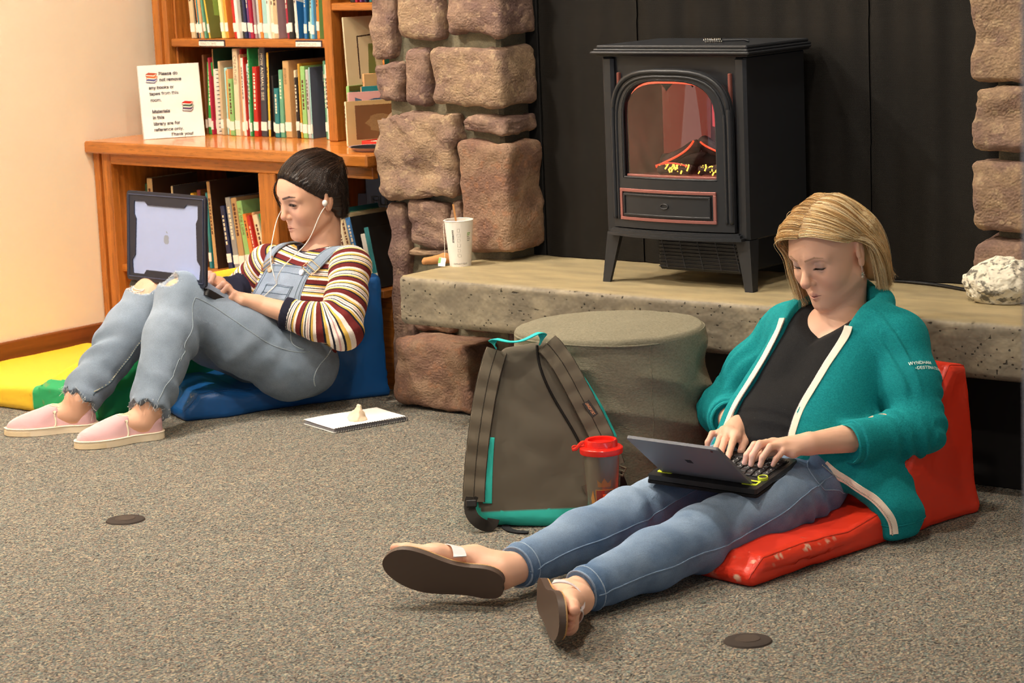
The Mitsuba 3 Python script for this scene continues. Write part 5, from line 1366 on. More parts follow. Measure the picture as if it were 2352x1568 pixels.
def hoodie(P):
    d = torso(P) - .015 - .006 * nfb(P, [9, 12, 6], 3)
    d = smin(d, np.maximum(blend(P, [((-.262, .07, .462), (-.285, 0, .470), .030, .032), ((-.262, -.07, .455), (-.285, 0, .470), .030, .032), ((-.262, .07, .462), (-.190, .100, .446), .030, .020), ((-.262, -.07, .455), (-.190, -.100, .440), .030, .020), ((-.190, .100, .446), (-.150, .088, .425), .018, .013), ((-.190, -.100, .440), (-.150, -.088, .420), .018, .013)], .02), -1), .02)
    d = smin(d, blend(P, [((.0, .130, .175), (-.03, .205, .125), .034, .030), ((-.03, .205, .125), (-.04, .255, .075), .034, .030), ((-.07, .20, .16), (-.075, .262, .06), .04, .032), ((-.075, .262, .06), (-.065, .268, .025), .032, .022), ((-.04, .255, .075), (-.035, .262, .022), .022, .020), ((-.10, .15, .20), (-.11, .215, .12), .045, .035), ((-.11, .215, .12), (-.10, .262, .05), .032, .022), ((-.10, .262, .05), (-.09, .266, .022), .022, .018)], .03), .035)
    op = smax(OPEN(P), -(P[:, 0] + .23), .004)
    d = smax(d, -op, .006)
    low = .085 - P[:, 2] + np.clip(P[:, 1] - .14, 0, .05) * 2.2 - np.clip(P[:, 1] - .16, 0, .1) * .2
    d = smax(d, np.where(P[:, 1] > .12, .006 - P[:, 2], low), .01)
    a = blend(P, SLN, .03) - sleeve_folds(P, SHN, ELN, CUN)
    a = smax(a, cut_plane(P, CUN + (CUN - ELN) * .03, CUN - ELN), .004)
    b = blend(P, SLF, .03) - sleeve_folds(P, SHF, ELF, CUF)
    b = smax(b, cut_plane(P, CUF + (CUF - ELF) * .03, CUF - ELF), .004)
    neckhole = rcone(P, (-.200, 0, .40), (-.196, 0, .56), .066, .082)
    d = smax(d, -neckhole, .008)
    return smin(smin(d, a, .022), b, .022)
hv, hf = nets(hoodie, (-.38, -.37, -.01), (.17, .37, .54), .004)
hk_ = add('hoodie', B((hv, hf)), 'm_hoodie', wk, smooth=True, label='teal zip hoodie')
def onto(P, sdf, lift=0, n=5, h=.002):
    P = np.array(P, float)
    for _ in range(n): P = P - (sdf(P) - lift)[:, None] * grad(sdf, P, h)
    return P
def cuffband(c, ax, r):
    ax = ax / np.linalg.norm(ax); u = np.cross(ax, [0, 0, 1]); u /= np.linalg.norm(u); w = np.cross(ax, u); a = np.linspace(0, 2 * PI, 48)[:-1]
    ring = lambda o, rr: c + ax * o + rr * (np.cos(a)[:, None] * u + np.sin(a)[:, None] * w)
    P = np.stack([ring(-.026, r + .0005), ring(-.024, r + .003), ring(.018, r + .002), ring(.021, r - .001), ring(.018, r - .004)])
    P = np.concatenate([P, P[:, :1]], 1)
    return grid_mesh(P)
for c_, e_ in ((CUN, ELN), (CUF, ELF)):
    add('cuff', B(cuffband(c_, c_ - e_, .0415)), 'm_hoodie', hk_, smooth=40)
# zip tapes on both edges of the opening
for s in (1, -1):
    zz = np.linspace(.432, .150, 46)
    P = np.stack([np.full(46, .1), 0 * zz, zz], 1)
    w = .079 + .10 * np.clip(zz - .36, 0, .06) + .06 * np.clip(.30 - zz, 0, .12)
    P[:, 1] = s * (w + .007) - .002
    for i in range(len(P)):
        x = np.linspace(.16, -.26, 400); Q = np.stack([x, np.full(400, P[i, 1]), np.full(400, P[i, 2])], 1)
        k = np.argmax(hoodie(Q) < 0); P[i, 0] = x[k]
    P[:, 0] = np.convolve(np.pad(P[:, 0], 4, 'edge'), np.ones(9) / 9, 'valid')
    nr = grad(hoodie, P, .004)
    zk = add('zip_tape', B(tube(P + nr * .0015, 0, flat=(np.linspace(.0095, .006, 46), .0012), up=nr)), 'm_cloth', hk_, smooth=50, color='#efe2cf')
    edge = P + nr * .002; edge[:, 1] -= s * .0085
    th = np.array([bb(-.0016, .0016, -.0009, .0009, -.0012, .0012, .0003)[0]]); tf = bb(0, 1, 0, 1, 0, 1)[1]
    pts_ = spline(edge, 110)
    add('zip_teeth', B((np.vstack([th[0] + p for p in pts_]), np.vstack([tf + 24 * i for i in range(110)]))), 'm_chrome', zk)
zp = onto(spline([(.045, .150, .170), (.010, .205, .125), (-.010, .265, .080), (-.012, .290, .025)], 30), hoodie, .001)
nr = grad(hoodie, zp, .004)
zk = add('zip_tape', B(tube(zp, 0, flat=(.009, .0014), up=nr)), 'm_cloth', hk_, smooth=50, color='#efe2cf')
pts_ = spline(zp + np.array([.0085, .002, 0]), 60)
add('zip_teeth', B((np.vstack([th[0] + p for p in pts_]), np.vstack([tf + 24 * i for i in range(60)]))), 'm_chrome', zk)
for c0_, n_ in (((.02, .20, .045), 0),):
    hb = onto(spline([(.0, .25, .042), (-.04, .30, .042), (-.09, .30, .045), (-.14, .25, .05)], 30), hoodie, .001)
    add('hem_seam', B(tube(hb, .0013, 5)), 'm_hoodie', hk_, smooth=True)
# lettering on the sleeve
ax = (ELN - SHN) / np.linalg.norm(ELN - SHN)
ce = SHN + ax * .085; outd = np.array([.55, .80, .1]); outd -= ax * (outd @ ax); outd /= np.linalg.norm(outd); side = np.cross(ax, outd)
for s_, h_, dx, dy in (('WYNDHAM', .0072, -.012, 0), ('\u2022DESTINATIONS', .0066, -.003, .0115)):
    tm = meshkit.text_mesh(s_, h_, .0006, True); tv, tf_ = np.array(tm.vertices), np.array(tm.faces)
    tm2 = trimesh.Trimesh(tv, tf_).subdivide_to_size(.006); tv, tf_ = np.array(tm2.vertices), np.array(tm2.faces)
    ang = (tv[:, 0] * .86 + dx) / 0.060
    rad_ = np.cos(ang)[:, None] * outd + np.sin(ang)[:, None] * -side * np.sign((-side) @ np.array([-.717, .696, 0]))
    P = ce + ax * (dy - tv[:, 1])[:, None] + 0.062 * rad_
    for _ in range(6): P = P - np.clip(hoodie(P) - .0018, -.004, .004)[:, None] * rad_
    add('lettering', B((P, tf_)), 'm_matte', hk_, smooth=False, color='#dff0ea')
# jeans
scene['m_denim'] = bump(pbr(proc(denim('#9fb3c8', '#506b8c')), .85, .2, sheen=.2), lambda p, n, uv: noise(p.x * 800, p.y * 800, p.z * 800) + .5 * noise(p.x * 250, p.y * 1400, p.z * 250), .0007)
PELV = [((.01, .066, .138), (.01, -.066, .138), .088, .088), ((-.04, .05, .14), (-.04, -.05, .14), .088, .088)]
def jeans(P):
    legs = np.minimum(blend(P, LEGN, .03), blend(P, LEGF, .03))
    d = smin(blend(P, PELV, .03), legs, .03) - .004
    kn = np.exp(-((P[:, 0] - .37) / .07) ** 2)
    d = d - .006 * np.sin(P[:, 0] * 95 + 20 * P[:, 2] + 6 * nfb(P, 9, 2)) * kn * np.clip(.3 + 2 * nfb(P + 2, 10, 2), 0, 1)
    hip = np.exp(-((P[:, 0] - .06) / .05) ** 2)
    d = d - .005 * np.sin(P[:, 0] * 120 - 60 * P[:, 2] + 5 * nfb(P, 9, 2)) * hip
    an = np.clip((P[:, 0] - .66) / .08, 0, 1)
    d = d - .003 * np.sin(P[:, 0] * 160 + 5 * nfb(P, 12, 2)) * an - .004 * nfb(P, [12, 16, 16], 2)
    d = smax(d, np.where(P[:, 1] > .02, cut_plane(P, (.745, .11, .05), (1, 0, -.15)), cut_plane(P, (.735, -.075, .06), (1, .1, -.1))), .003)
    return smax(d, np.maximum(P[:, 2] - .225, -(P[:, 0] + .15)), .006)
jv, jf = nets(jeans, (-.2, -.24, -.02), (.80, .26, .27), .0045)
jv[:, 2] = np.maximum(jv[:, 2], .0015)
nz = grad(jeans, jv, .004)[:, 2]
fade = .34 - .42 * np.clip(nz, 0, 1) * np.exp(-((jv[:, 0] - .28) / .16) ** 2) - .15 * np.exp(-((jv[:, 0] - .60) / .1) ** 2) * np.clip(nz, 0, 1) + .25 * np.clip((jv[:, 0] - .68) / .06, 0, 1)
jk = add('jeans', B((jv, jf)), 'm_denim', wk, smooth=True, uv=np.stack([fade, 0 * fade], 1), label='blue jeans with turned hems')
for pth in ([(.04, .185, .15), (.15, .190, .125), (.30, .175, .085), (.45, .168, .07), (.60, .165, .06), (.735, .150, .045)], [(.10, -.02, .13), (.25, -.035, .125), (.38, -.045, .095), (.55, -.045, .08), (.725, -.04, .06)]):
    sp_ = onto(spline(pth, 60), jeans, .0006)
    add('side_seam', B(tube(sp_, .0015, 5)), 'm_cloth', jk, smooth=True, color='#7c93ad')
for (a, b, r_) in (((.05, .15, .245), (.09, .18, .10), .0),):
    pk_ = onto(spline([(-.01, .185, .10), (.03, .195, .105), (.075, .19, .145), (.085, .15, .20)], 30), jeans, .001)
    add('pocket_seam', B(tube(pk_, .0014, 5)), 'm_cloth', jk, smooth=True, color='#8aa0b8')
for c_, n_, r_ in (((.735, .112, .049), (1, 0, -.15), .0455), ((.725, -.077, .061), (1, .1, -.1), .0455)):
    n_ = np.array(n_, float); n_ /= np.linalg.norm(n_); u = np.cross(n_, [0, 0, 1]); u /= np.linalg.norm(u); w = np.cross(n_, u); a = np.linspace(0, 2 * PI, 60)[:-1]
    for off, rr in ((.008, .0022), (-.012, .0013)):
        ring = np.array(c_) + n_ * off + .05 * (np.cos(a)[:, None] * u + np.sin(a)[:, None] * w)
        for _ in range(6):
            g = grad(jeans, ring, .002); g -= n_ * (g @ n_)[:, None]; ring = ring - np.clip(jeans(ring), -.01, .01)[:, None] * g
        ring[:, 2] = np.maximum(ring[:, 2], .004)
        add('hem', B(tube(ring, rr, 6, closed=True)), 'm_cloth', jk, smooth=True, color='#8499b3' if off > 0 else '#9db0c4')

# flip flops
def sandal(ft, inner, lab):
    h, t, s, u, L = ft; s = s * inner; k = add('sandal', B(trimesh_sole(h, t, s, u, L, -.0165, -.0035, 1.0)), 'm_semi', wk, smooth=35, color='#4b3c34', label=lab)
    add('footbed', B(trimesh_sole(h, t, s, u, L, -.0042, -.0005, .985)), 'm_semi', k, smooth=35, color='#b78f58')
    p = lambda a, b, c: h + t * a * L + s * b * L + u * c * L
    arch_ = lambda sd_: spline([p(.76, .062, .02), p(.72, .065, .135), p(.62, .085 if sd_ > 0 else .02, .190), p(.50, .15 if sd_ > 0 else -.10, .180), p(.40, .20 if sd_ > 0 else -.165, .06), p(.37, .19 if sd_ > 0 else -.165, -.01)], 30)
    for sd_ in (1, -1):
        c_ = arch_(sd_); tt = np.gradient(c_, axis=0); cen = p(.55, 0, .02); up_ = c_ - (cen + t * ((c_ - cen) @ t)[:, None]); up_ /= np.linalg.norm(up_, axis=1, keepdims=True)
        add('strap', B(tube(c_, 0, flat=(np.linspace(.006, .013, 30), .0013), up=up_)), 'm_gloss', k, smooth=50, color='#d9d3d4')
    if inner < 0:
        for a_ in range(5):
            q = p(.70, .065, .15); an = a_ * 2 * PI / 5
            add('star_ornament', B(tube([q, q + (t * math.cos(an) + s * math.sin(an)) * .009 + u * .001], np.array([.0026, .0008]), 6)), 'm_chrome', k, smooth=True)
    return k


def trimesh_sole(h, t, s, u, L, z0, z1, sc):
    o = [(-.02, .0), (.0, .115), (.10, .155), (.25, .145), (.42, .142), (.60, .178), (.75, .205), (.90, .185), (1.0, .10), (1.03, .03), (1.0, -.06), (.90, -.14), (.75, -.19), (.60, -.195), (.42, -.165), (.25, -.145), (.10, -.14), (.0, -.10)]
    pl = spline(o + [o[0]], 90)[:-1]; c = pl.mean(0); pl = (pl - c) * sc + c
    v, f = extrude(pl, z1 - z0)
    tm = trimesh.Trimesh(v, f); v = np.array(tm.vertices); v[:, 2] += z0
    return h + t * (v[:, :1] * L) + s * (v[:, 1:2] * L) + u * v[:, 2:3], np.array(tm.faces)


sandal(FTN, -1, 'brown soled flip flop on the nearer foot'); sandal(FTF, 1, 'brown soled flip flop with a pale strap on the farther foot')

# earring
for s in (1,):
    e0 = frH((.004, .0795, -.032)); ek = add('earring', B(tube([e0 + [0, 0, .004], e0 + [.001, .003, -.002], e0 + [0, .003, -.014]], .0006, 5)), 'm_chrome', wk, smooth=True)
    for a_ in range(6):
        q = e0 + [0, .003, -.020]; an = a_ * PI / 3
        add('star', B(tube([q, q + np.array([math.cos(an), .25, math.sin(an)]) * .0068], np.array([.0020, .0009]), 6)), 'm_chrome', ek, smooth=True)

# hair
rng = np.random.default_rng(21)
def hcap(q):
    d = head_skull(q) - .007 + .003 * nfb(q, 25, 2)
    ay = np.abs(q[:, 1])
    line = np.where(q[:, 0] > -.02, (.078 + .010 * np.cos(q[:, 1] * 26) - .62 * np.clip(.075 - q[:, 0], 0, .1) - q[:, 2]), -1)
    d = smax(d, line, .004)
    back = blend(np.stack([q[:, 0], ay, q[:, 2]], 1), [((-.062, .052, .03), (-.062, .056, -.075), .036, .032), ((-.075, .0, .03), (-.075, 0, -.075), .034, .030)], .02)
    d = smin(d, back, .015)
    return smax(d, -ellip(np.stack([q[:, 0], ay, q[:, 2]], 1), (-.006, .088, -.010), (.024, .026, .036)), .004)


def head_skull(q):
    d = ellip(q, (-.008, 0, .030), (.096, .074, .089))
    return smin(d, ellip(q, (.036, 0, .034), (.056, .060, .058)), .03)


cv, cf_ = nets(hcap, (-.15, -.12, -.14), (.12, .12, .15), .004)
hairk = add('hair', B((frH(cv), cf_)), 'm_hair', wk, smooth=True, color=np.where((np.abs(cv[:, 1:2] - .004) < .0035) & (cv[:, 2:] > .06) & (cv[:, :1] > -.06), C('#c99a7c'), C('#9a7142')), label='straight chin length blonde hair parted in the middle')
def sk(x, y, z, off=.014):
    p = np.array([[x, y, z]], float)
    for _ in range(6): p = p - (head_skull(p) - off)[:, None] * grad(head_skull, p, .002)
    return p[0]
near = [[sk(.072, .006, .075, .010), sk(.062, .034, .070), sk(.040, .056, .052), (.004, .077, .040), (-.022, .086, .034), (-.040, .086, -.010), (-.040, .083, -.060), (-.030, .080, -.118)],
        [sk(.050, .006, .098, .010), sk(.042, .040, .085), sk(.020, .064, .058), (-.010, .083, .030), (-.032, .090, .006), (-.044, .090, -.040), (-.048, .084, -.085), (-.040, .078, -.122)],
        [sk(.015, .006, .118, .010), sk(.008, .046, .098), sk(-.012, .070, .060), (-.036, .088, .018), (-.054, .094, -.025), (-.060, .090, -.070), (-.058, .080, -.118)],
        [sk(-.030, .006, .118, .010), sk(-.042, .044, .092), (-.060, .074, .050), (-.074, .084, .0), (-.080, .082, -.05), (-.078, .072, -.112)],
        [sk(-.065, .006, .100, .010), (-.090, .034, .075), (-.103, .056, .035), (-.108, .064, -.015), (-.106, .060, -.06), (-.098, .050, -.108)],
        [sk(-.085, .0, .082, .010), (-.108, .008, .05), (-.117, .012, .01), (-.118, .014, -.03), (-.114, .012, -.07), (-.106, .008, -.105)]]
far = [[sk(.074, .004, .074, .010), sk(.074, -.026, .070, .024), sk(.062, -.058, .050, .026), (.054, -.090, .012), (.050, -.098, -.030), (.050, -.100, -.080), (.060, -.094, -.122)],
       [sk(.056, .004, .094, .010), sk(.050, -.036, .088, .020), sk(.036, -.070, .056, .024), (.026, -.098, .010), (.022, -.104, -.04), (.028, -.102, -.120)],
       [sk(.018, .004, .117, .010), sk(.010, -.046, .098, .016), sk(-.006, -.074, .060, .02), (-.018, -.098, .01), (-.020, -.102, -.05), (-.014, -.098, -.120)],
       [sk(-.030, .004, .118, .010), sk(-.042, -.044, .092, .016), (-.058, -.080, .050), (-.066, -.096, .0), (-.066, -.096, -.05), (-.060, -.086, -.115)],
       [sk(-.065, .002, .100, .010), (-.090, -.034, .079), (-.107, -.056, .037), (-.112, -.064, -.015), (-.110, -.060, -.06), (-.102, -.050, -.110)],
       [sk(-.085, .0, .082, .010), (-.110, -.008, .055), (-.121, -.012, .01), (-.122, -.014, -.03), (-.118, -.012, -.07), (-.110, -.008, -.105)]]
tones = np.array([C('#d2b07c'), C('#b8925c'), C('#e6cf9f'), C('#94703f'), C('#f0e0b8'), C('#c7a36c')])
for nm, g, n in (('near', near, 2600), ('far', far, 2000)):
    along = rng.beta(1.0, 1.25, n) * (len(g) - 1.01)
    P = guide_field(g, n, rng, 18, .0026, along)
    lift = rng.uniform(-.006, .005, (n, 1, 1)); cen = np.array([-.01, 0, -.0])
    out = P - cen; out[..., 2] *= .3; out /= np.linalg.norm(out, axis=2, keepdims=True) + 1e-6
    P = P + out * lift * np.linspace(.2, 1, 18)[None, :, None]
    P[:, -1] += rng.normal(0, .004, (n, 3)); 
    Q = P.reshape(-1, 3); dq = hcap(Q); mq = dq < .003
    Q[mq] += (.003 - dq[mq])[:, None] * grad(hcap, Q[mq], .003) * np.minimum(1, np.tile(np.linspace(.3, 3, 18), n))[mq][:, None]
    P = Q.reshape(P.shape)
    tone = tones[np.clip((3 + 1.6 * np.sin(along * 17 + (1 if nm == 'far' else 0)) + rng.normal(0, 1.0, n)).astype(int), 0, 5)] * rng.uniform(.85, 1.15, (n, 1))
    m, c_ = strands(P, rng.uniform(.00035, .00075, n), tone)
    add('strands', B((frH(m[0]), m[1])), 'm_hair', hairk, smooth=True, color=c_)

# ------------------------------------------------------------------ her keyboard and tablet
KB = np.array([.31, .043, .165]); KR = rotm('z', math.degrees(.221)) @ rotm('y', math.degrees(.116)) @ rotm('x', math.degrees(-.038))
toK = lambda m: B(mv(m, KB, KR))
kk = thing('keyboard', 'black tablet keyboard with lime green trim on the blonde woman\'s lap', 'keyboard')
add('base', toK(from_manifold(m3.Manifold.extrude(m3.CrossSection([[( -.185, -.12), (-.005, -.12), (-.005, .12), (-.185, .12)]]).offset(.006, m3.JoinType.Round, 2, 24), .011).translate([0, 0, -.0065]))), 'm_semi', kk, color='#1e1f21')
add('lower_shell', toK(from_manifold(m3.Manifold.extrude(m3.CrossSection([[( -.186, -.121), (-.004, -.121), (-.004, .121), (-.186, .121)]]).offset(.006, m3.JoinType.Round, 2, 24), .006).translate([0, 0, -.014]))), 'm_matte', kk, color='#17181a')
add('key_well', toK(bb(-.172, -.062, -.116, .116, .0042, .0052, .0003)), 'm_matte', kk, color='#141517')
for r_ in range(6):
    n = (14, 13, 13, 12, 12, 8)[r_]; x = -.072 - r_ * .0178
    for c_ in range(n):
        w = .228 / n; y = -.114 + w * c_
        if r_ == 5 and c_ in (3, 4): continue
        add('key', toK(bb(x - .0075, x + .0070, y + .0013, y + w - .0013, .005, .0082, .0014)), 'm_semi', kk, color='#2a2b2d')
        if rng.random() < .8: add('key_legend', toK(bb(x - .0022, x + .0018, y + w * .42, y + w * .42 + .0028, .0081, .0084, .0001)), 'm_matte', kk, smooth=False, color='#b9bcbb')
add('key', toK(bb(-.072 - 5 * .0178 - .0075, -.072 - 5 * .0178 + .007, -.114 + .228 / 8 * 3 + .0013, -.114 + .228 / 8 * 5 - .0013, .005, .0082, .0014)), 'm_semi', kk, color='#2a2b2d')
LIME = '#c9d63a'
sl_ = [(-.042, .122), (-.018, .122), (-.014, .112), (-.014, .092), (-.042, .092)]
for s in (1, -1):
    add('slot_trim', toK(from_manifold(m3.Manifold.extrude(m3.CrossSection([[(-.040, s * .098 - .012), (-.022, s * .098 - .012), (-.022, s * .098 + .014), (-.040, s * .098 + .014)]][:1]).offset(.004, m3.JoinType.Round, 2, 16), .0016).translate([0, 0, .0042]))), 'm_semi', kk, color=LIME)
add('slot', toK(bb(-.036, -.026, -.112, .112, .0045, .0066, .0005)), 'm_matte', kk, color='#0f1011')
add('dial', toK(mv(lathe([(.0085, .004), (.0105, .004), (.0108, .010), (.0098, .0115), (.0085, .0108), (.0085, .004)], 32), (-.058, .112, 0))), 'm_semi', kk, color=LIME)
add('dial_cap', toK(mv(lathe([(0, .0095), (.0086, .0095), (.0086, .004)], 32), (-.058, .112, 0))), 'm_semi', kk, color='#202123')
tk2 = thing('tablet', 'dark grey tablet propped in the keyboard on the blonde woman\'s lap', 'tablet')
tr = lambda m: toK(mv(m, (-.031, 0, .006), rotm('y', 49)))
rr_ = m3.CrossSection([[(.004, -.098), (.182, -.098), (.182, .098), (.004, .098)]]).offset(.006, m3.JoinType.Round, 2, 24)
yz = lambda m: (m[0][:, [2, 1, 0]] * [1, 1, 1], m[1][:, ::-1])
add('shell', tr(yz(from_manifold(m3.Manifold.extrude(rr_, .0062)))), 'm_semi', tk2, smooth=30, color='#6c7079')
add('screen', tr(yz(from_manifold(m3.Manifold.extrude(rr_.offset(-.0015), .0006).translate([0, 0, -.0005])))), 'm_gloss', tk2, smooth=30, color='#101216')
add('screen_picture', tr(bb(-.0009, -.0004, -.086, .086, .016, .172, .0002)), 'm_gloss', tk2, smooth=False, color='#c9d3e4', emitter={'type': 'area', 'sampling_weight': .35, 'radiance': {'type': 'rgb', 'value': [1.1, 1.35, 2.0]}})
add('emblem', tr(mv(lathe([(0, .0066), (.009, .0066), (.0092, .006)], 24), (0, 0, .095), rotm('y', 90)) if False else bb(.0062, .0065, -.007, .007, .088, .104, .0001)), 'm_gloss', tk2, color='#33363c')
add('camera_lens', tr(mv(lathe([(0, .0008), (.003, .0008), (.0032, 0)], 20), (.0062, .086, .176), rotm('y', 90))), 'm_gloss', tk2, color='#15161a')


# ------------------------------------------------------------------ the dark haired woman on the blue chair
B1 = Frame((-4.70, 4.72), (-.425, -.905))
w1 = thing('person', 'dark haired woman in striped shirt and overalls on the blue floor chair', 'person')
S1_ = dict(base=C('#dcaa8d'), blush=C('#cb7b66'), lips=C('#b0605a'), lid=C('#8a6a60'), browcol=C('#33241f'), lashcol=C('#1d1512'), brow=(.0825, .0325, .0375, .0345, 1.15), gaze=.0095, open=.0042, shadow=.55, lash=.9, browop=.9, jaw=.95, face=.96, nose=.88, tip=.1065)
HM1 = rotm('z', 9) @ rotm('y', 16) @ rotm('x', -3)
HC1 = np.array([-.160, -.030, .580]); HS1 = .95
toH1 = lambda P: (P - HC1) @ HM1 / HS1
frH1 = lambda q: np.asarray(q) * HS1 @ HM1.T + HC1
TL = np.array([-.397, .917, 0]); TF = np.array([.917, .397, 0])         # her chest is turned towards the viewer
CH = np.array([-.140, -.034, .345])
TOR1 = [(CH + TL * .105 + [-.01, 0, .035], CH - TL * .105 + [-.01, 0, .025], .058, .058), (CH + TL * .05, (-.06, .03, .20), .085, .095), (CH - TL * .05, (-.045, -.09, .20), .085, .095),
        (CH + TF * .045 + TL * .062 - [0, 0, .02], CH + TF * .05 + TL * .06 - [0, 0, .03], .060, .058), (CH + TF * .045 - TL * .062 - [0, 0, .02], CH + TF * .05 - TL * .06 - [0, 0, .03], .060, .058),
        ((-.035, .045, .15), (-.035, -.11, .15), .094, .094), ((-.06, -.03, .22), (-.05, -.03, .20), .108, .108), ((-.09, .04, .125), (-.085, -.10, .125), .085, .085)]
KNN, KNF, ANN, ANF = np.array([.246, .012, .338]), np.array([.278, -.155, .326]), np.array([.402, .155, .085]), np.array([.530, -.062, .085])
HIN, HIF = np.array([-.03, .060, .142]), np.array([-.03, -.112, .142])
LG1 = [(HIN, HIN + (KNN - HIN) * .45 + [0, 0, -.012], .098, .088), (HIN + (KNN - HIN) * .45 + [0, 0, -.012], KNN, .088, .064), (KNN, KNN + (ANN - KNN) * .35, .063, .064), (KNN + (ANN - KNN) * .35, ANN, .064, .050)]
LG2 = [(HIF, HIF + (KNF - HIF) * .45 + [0, 0, -.012], .098, .088), (HIF + (KNF - HIF) * .45 + [0, 0, -.012], KNF, .088, .062), (KNF, KNF + (ANF - KNF) * .35, .061, .062), (KNF + (ANF - KNF) * .35, ANF, .062, .050)]
shn, eln, wrn, cun = np.array([-.206, .112, .392]), np.array([-.128, .232, .243]), np.array([.050, .085, .312]), np.array([-.004, .128, .288])
shf, elf, wrf, cuf = np.array([-.078, -.180, .378]), np.array([.0, -.285, .262]), np.array([.085, -.150, .340]), np.array([.05, -.19, .312])
lapc = np.array([.258, -.07, .374])
hn1 = hand(wrn, [(.105, .030, .345), (.112, .048, .347), (.108, .066, .342), (.096, .082, .334)], [(.150, .005, .335), (.158, .026, .338), (.150, .048, .332), (.132, .068, .322)], [(.075, .045, .322), (.105, .012, .322), (.128, -.008, .322)], (-.45, .1, 1), .0074)
hf1 = hand(wrf, [(.128, -.088, .372), (.126, -.108, .376), (.122, -.126, .372), (.116, -.142, .362)], [(.152, -.048, .352), (.160, -.068, .352), (.158, -.092, .350), (.150, -.115, .346)], [(.100, -.105, .350), (.108, -.070, .342), (.118, -.050, .336)], (-.5, .2, 1), .0076)


def shoe_frame(heel, toe):
    h, t_ = np.array([*heel, 0.]), np.array([*toe, 0.]); d = t_ - h; L = np.linalg.norm(d); d /= L
    return h, d, np.cross([0, 0, 1], d), L


SHOES = [(shoe_frame((.372, .156), (.612, .164)), 1), (shoe_frame((.490, -.050), (.722, -.128)), -1)]


def skin1(P):
    d = np.full(len(P), 1.)
    m = ((P > HC1 - .19) & (P < HC1 + .17)).all(1)
    if m.any(): d[m] = head_sdf(toH1(P[m]), S1_) * HS1
    d = blend(P, [(frH1((-.040, 0, -.045)), np.array([-.186, -.030, .425]), .039, .050, {'k': .012})], .03, d)
    d = smin(d, blend(P, TOR1, .03) + .010, .035)
    d = smin(d, blend(P, [(a, b, ra - .020, rb - .020) for a, b, ra, rb in LG1 + LG2], .03), .02)
    for (h, t, s, L), sd in SHOES:
        an = ANN if sd > 0 else ANF; kn = KNN if sd > 0 else KNF
        d = blend(P, [(kn + (an - kn) * .8, an + [0, 0, .0], .036, .034), (an, h + t * .055 + [0, 0, .045], .035, .034), (h + t * .05 + [0, 0, .05], h + t * .13 + [0, 0, .045], .032, .028)], .02, d)
    for kn in (KNN, KNF): d = blend(P, [(kn, kn, .058, .058)], .02, d)
    d = blend(P, [(shn, eln, .040, .033), (eln, eln + (wrn - eln) * .35, .034, .035), (eln + (wrn - eln) * .35, wrn, .035, .0235), (shf, elf, .040, .033), (elf, elf + (wrf - elf) * .35, .034, .034), (elf + (wrf - elf) * .35, wrf, .034, .0235)], .02, d)
    for hd in (hn1, hf1): d = hand_sdf(P, d, hd)
    return d


v, f = nets(skin1, (-.34, -.36, -.01), (.76, .32, .74), .003)
v, f = refine(v, f, lambda v: (toH1(v)[:, 0] > -.04) & (np.abs(toH1(v)[:, 1]) < .10) & (toH1(v)[:, 2] > -.115) & (toH1(v)[:, 2] < .13) & (np.abs(v[:, 2] - HC1[2]) < .16), skin1, .0006)
col = np.tile(S1_['base'], (len(v), 1)) * (1 + .10 * nfb(v, 30, 3))[:, None]
inH = (np.abs(v - HC1) < .17).all(1)
col[inH] = paint_face(toH1(v[inH]), col[inH], S1_)
for fg in hn1[1][:4] + hf1[1][:4]:
    for jn in (fg[0][1], fg[1][1]):
        m = np.exp(-((v - jn) ** 2).sum(1) / .009 ** 2)[:, None]; col = col * (1 - .2 * m) + C('#c07a62') * .2 * m
add('body', B1((v, f)), 'm_skin', w1, smooth=True, color=col)
for s in (1, -1):
    (ev, ef), ec = eye_mesh(s, '#3a2416', (1, .25, -.22))
    add('eye', B1((frH1(ev), ef)), 'm_gloss', w1, smooth=True, color=ec)
    th = np.linspace(-1.15, 1.15, 14)
    lash = np.stack([.0735 + .0162 * np.cos(th * .8), s * .032 + .0142 * np.sin(th), S1_['gaze'] + .0040 - .0040 * np.sin(th) ** 2], 1)
    add('eyelashes', B1((lambda m: (frH1(m[0]), m[1]))(tube(lash, np.linspace(.0005, .0009, 14), 5))), 'm_matte', w1, smooth=True, color='#1a1210')

# striped shirt: the stripes follow a coordinate written into u
STR = [(0, '#6d2a2a', .25), (.25, '#efe4da', .38), (.38, '#d9b45c', .48), (.48, '#20222f', .53), (.53, '#efe4da', .60), (.60, '#c99a9a', .64), (.64, '#efe4da', .72), (.72, '#20222f', .77), (.77, '#efe4da', .84), (.84, '#d9b45c', .93), (.93, '#20222f', 1.0)]
def stripes(p, n, uv):
    t = uv.x / .046; t = t - dr.floor(t)
    c = mi.Color3f(*[float(x) for x in C('#6d2a2a')])
    for a, h_, b in STR[1:]:
        m = (t >= a) & (t < b)
        c = dr.select(m, L3(h_), c)
    c = dr.select(uv.y > .5, L3('#232433'), c)
    return c * (.88 + .2 * noise(p.x * 600, p.y * 600, p.z * 600))
scene['m_stripes'] = bump(pbr(proc(stripes), .9, .15, sheen=.3), lambda p, n, uv: noise(p.x * 900, p.y * 900, p.z * 900), .0006)
tor1 = lambda P: blend(P, TOR1, .03)
TU = np.array([-.25, -.02, 1.0]); TU /= np.linalg.norm(TU)          # up along her back
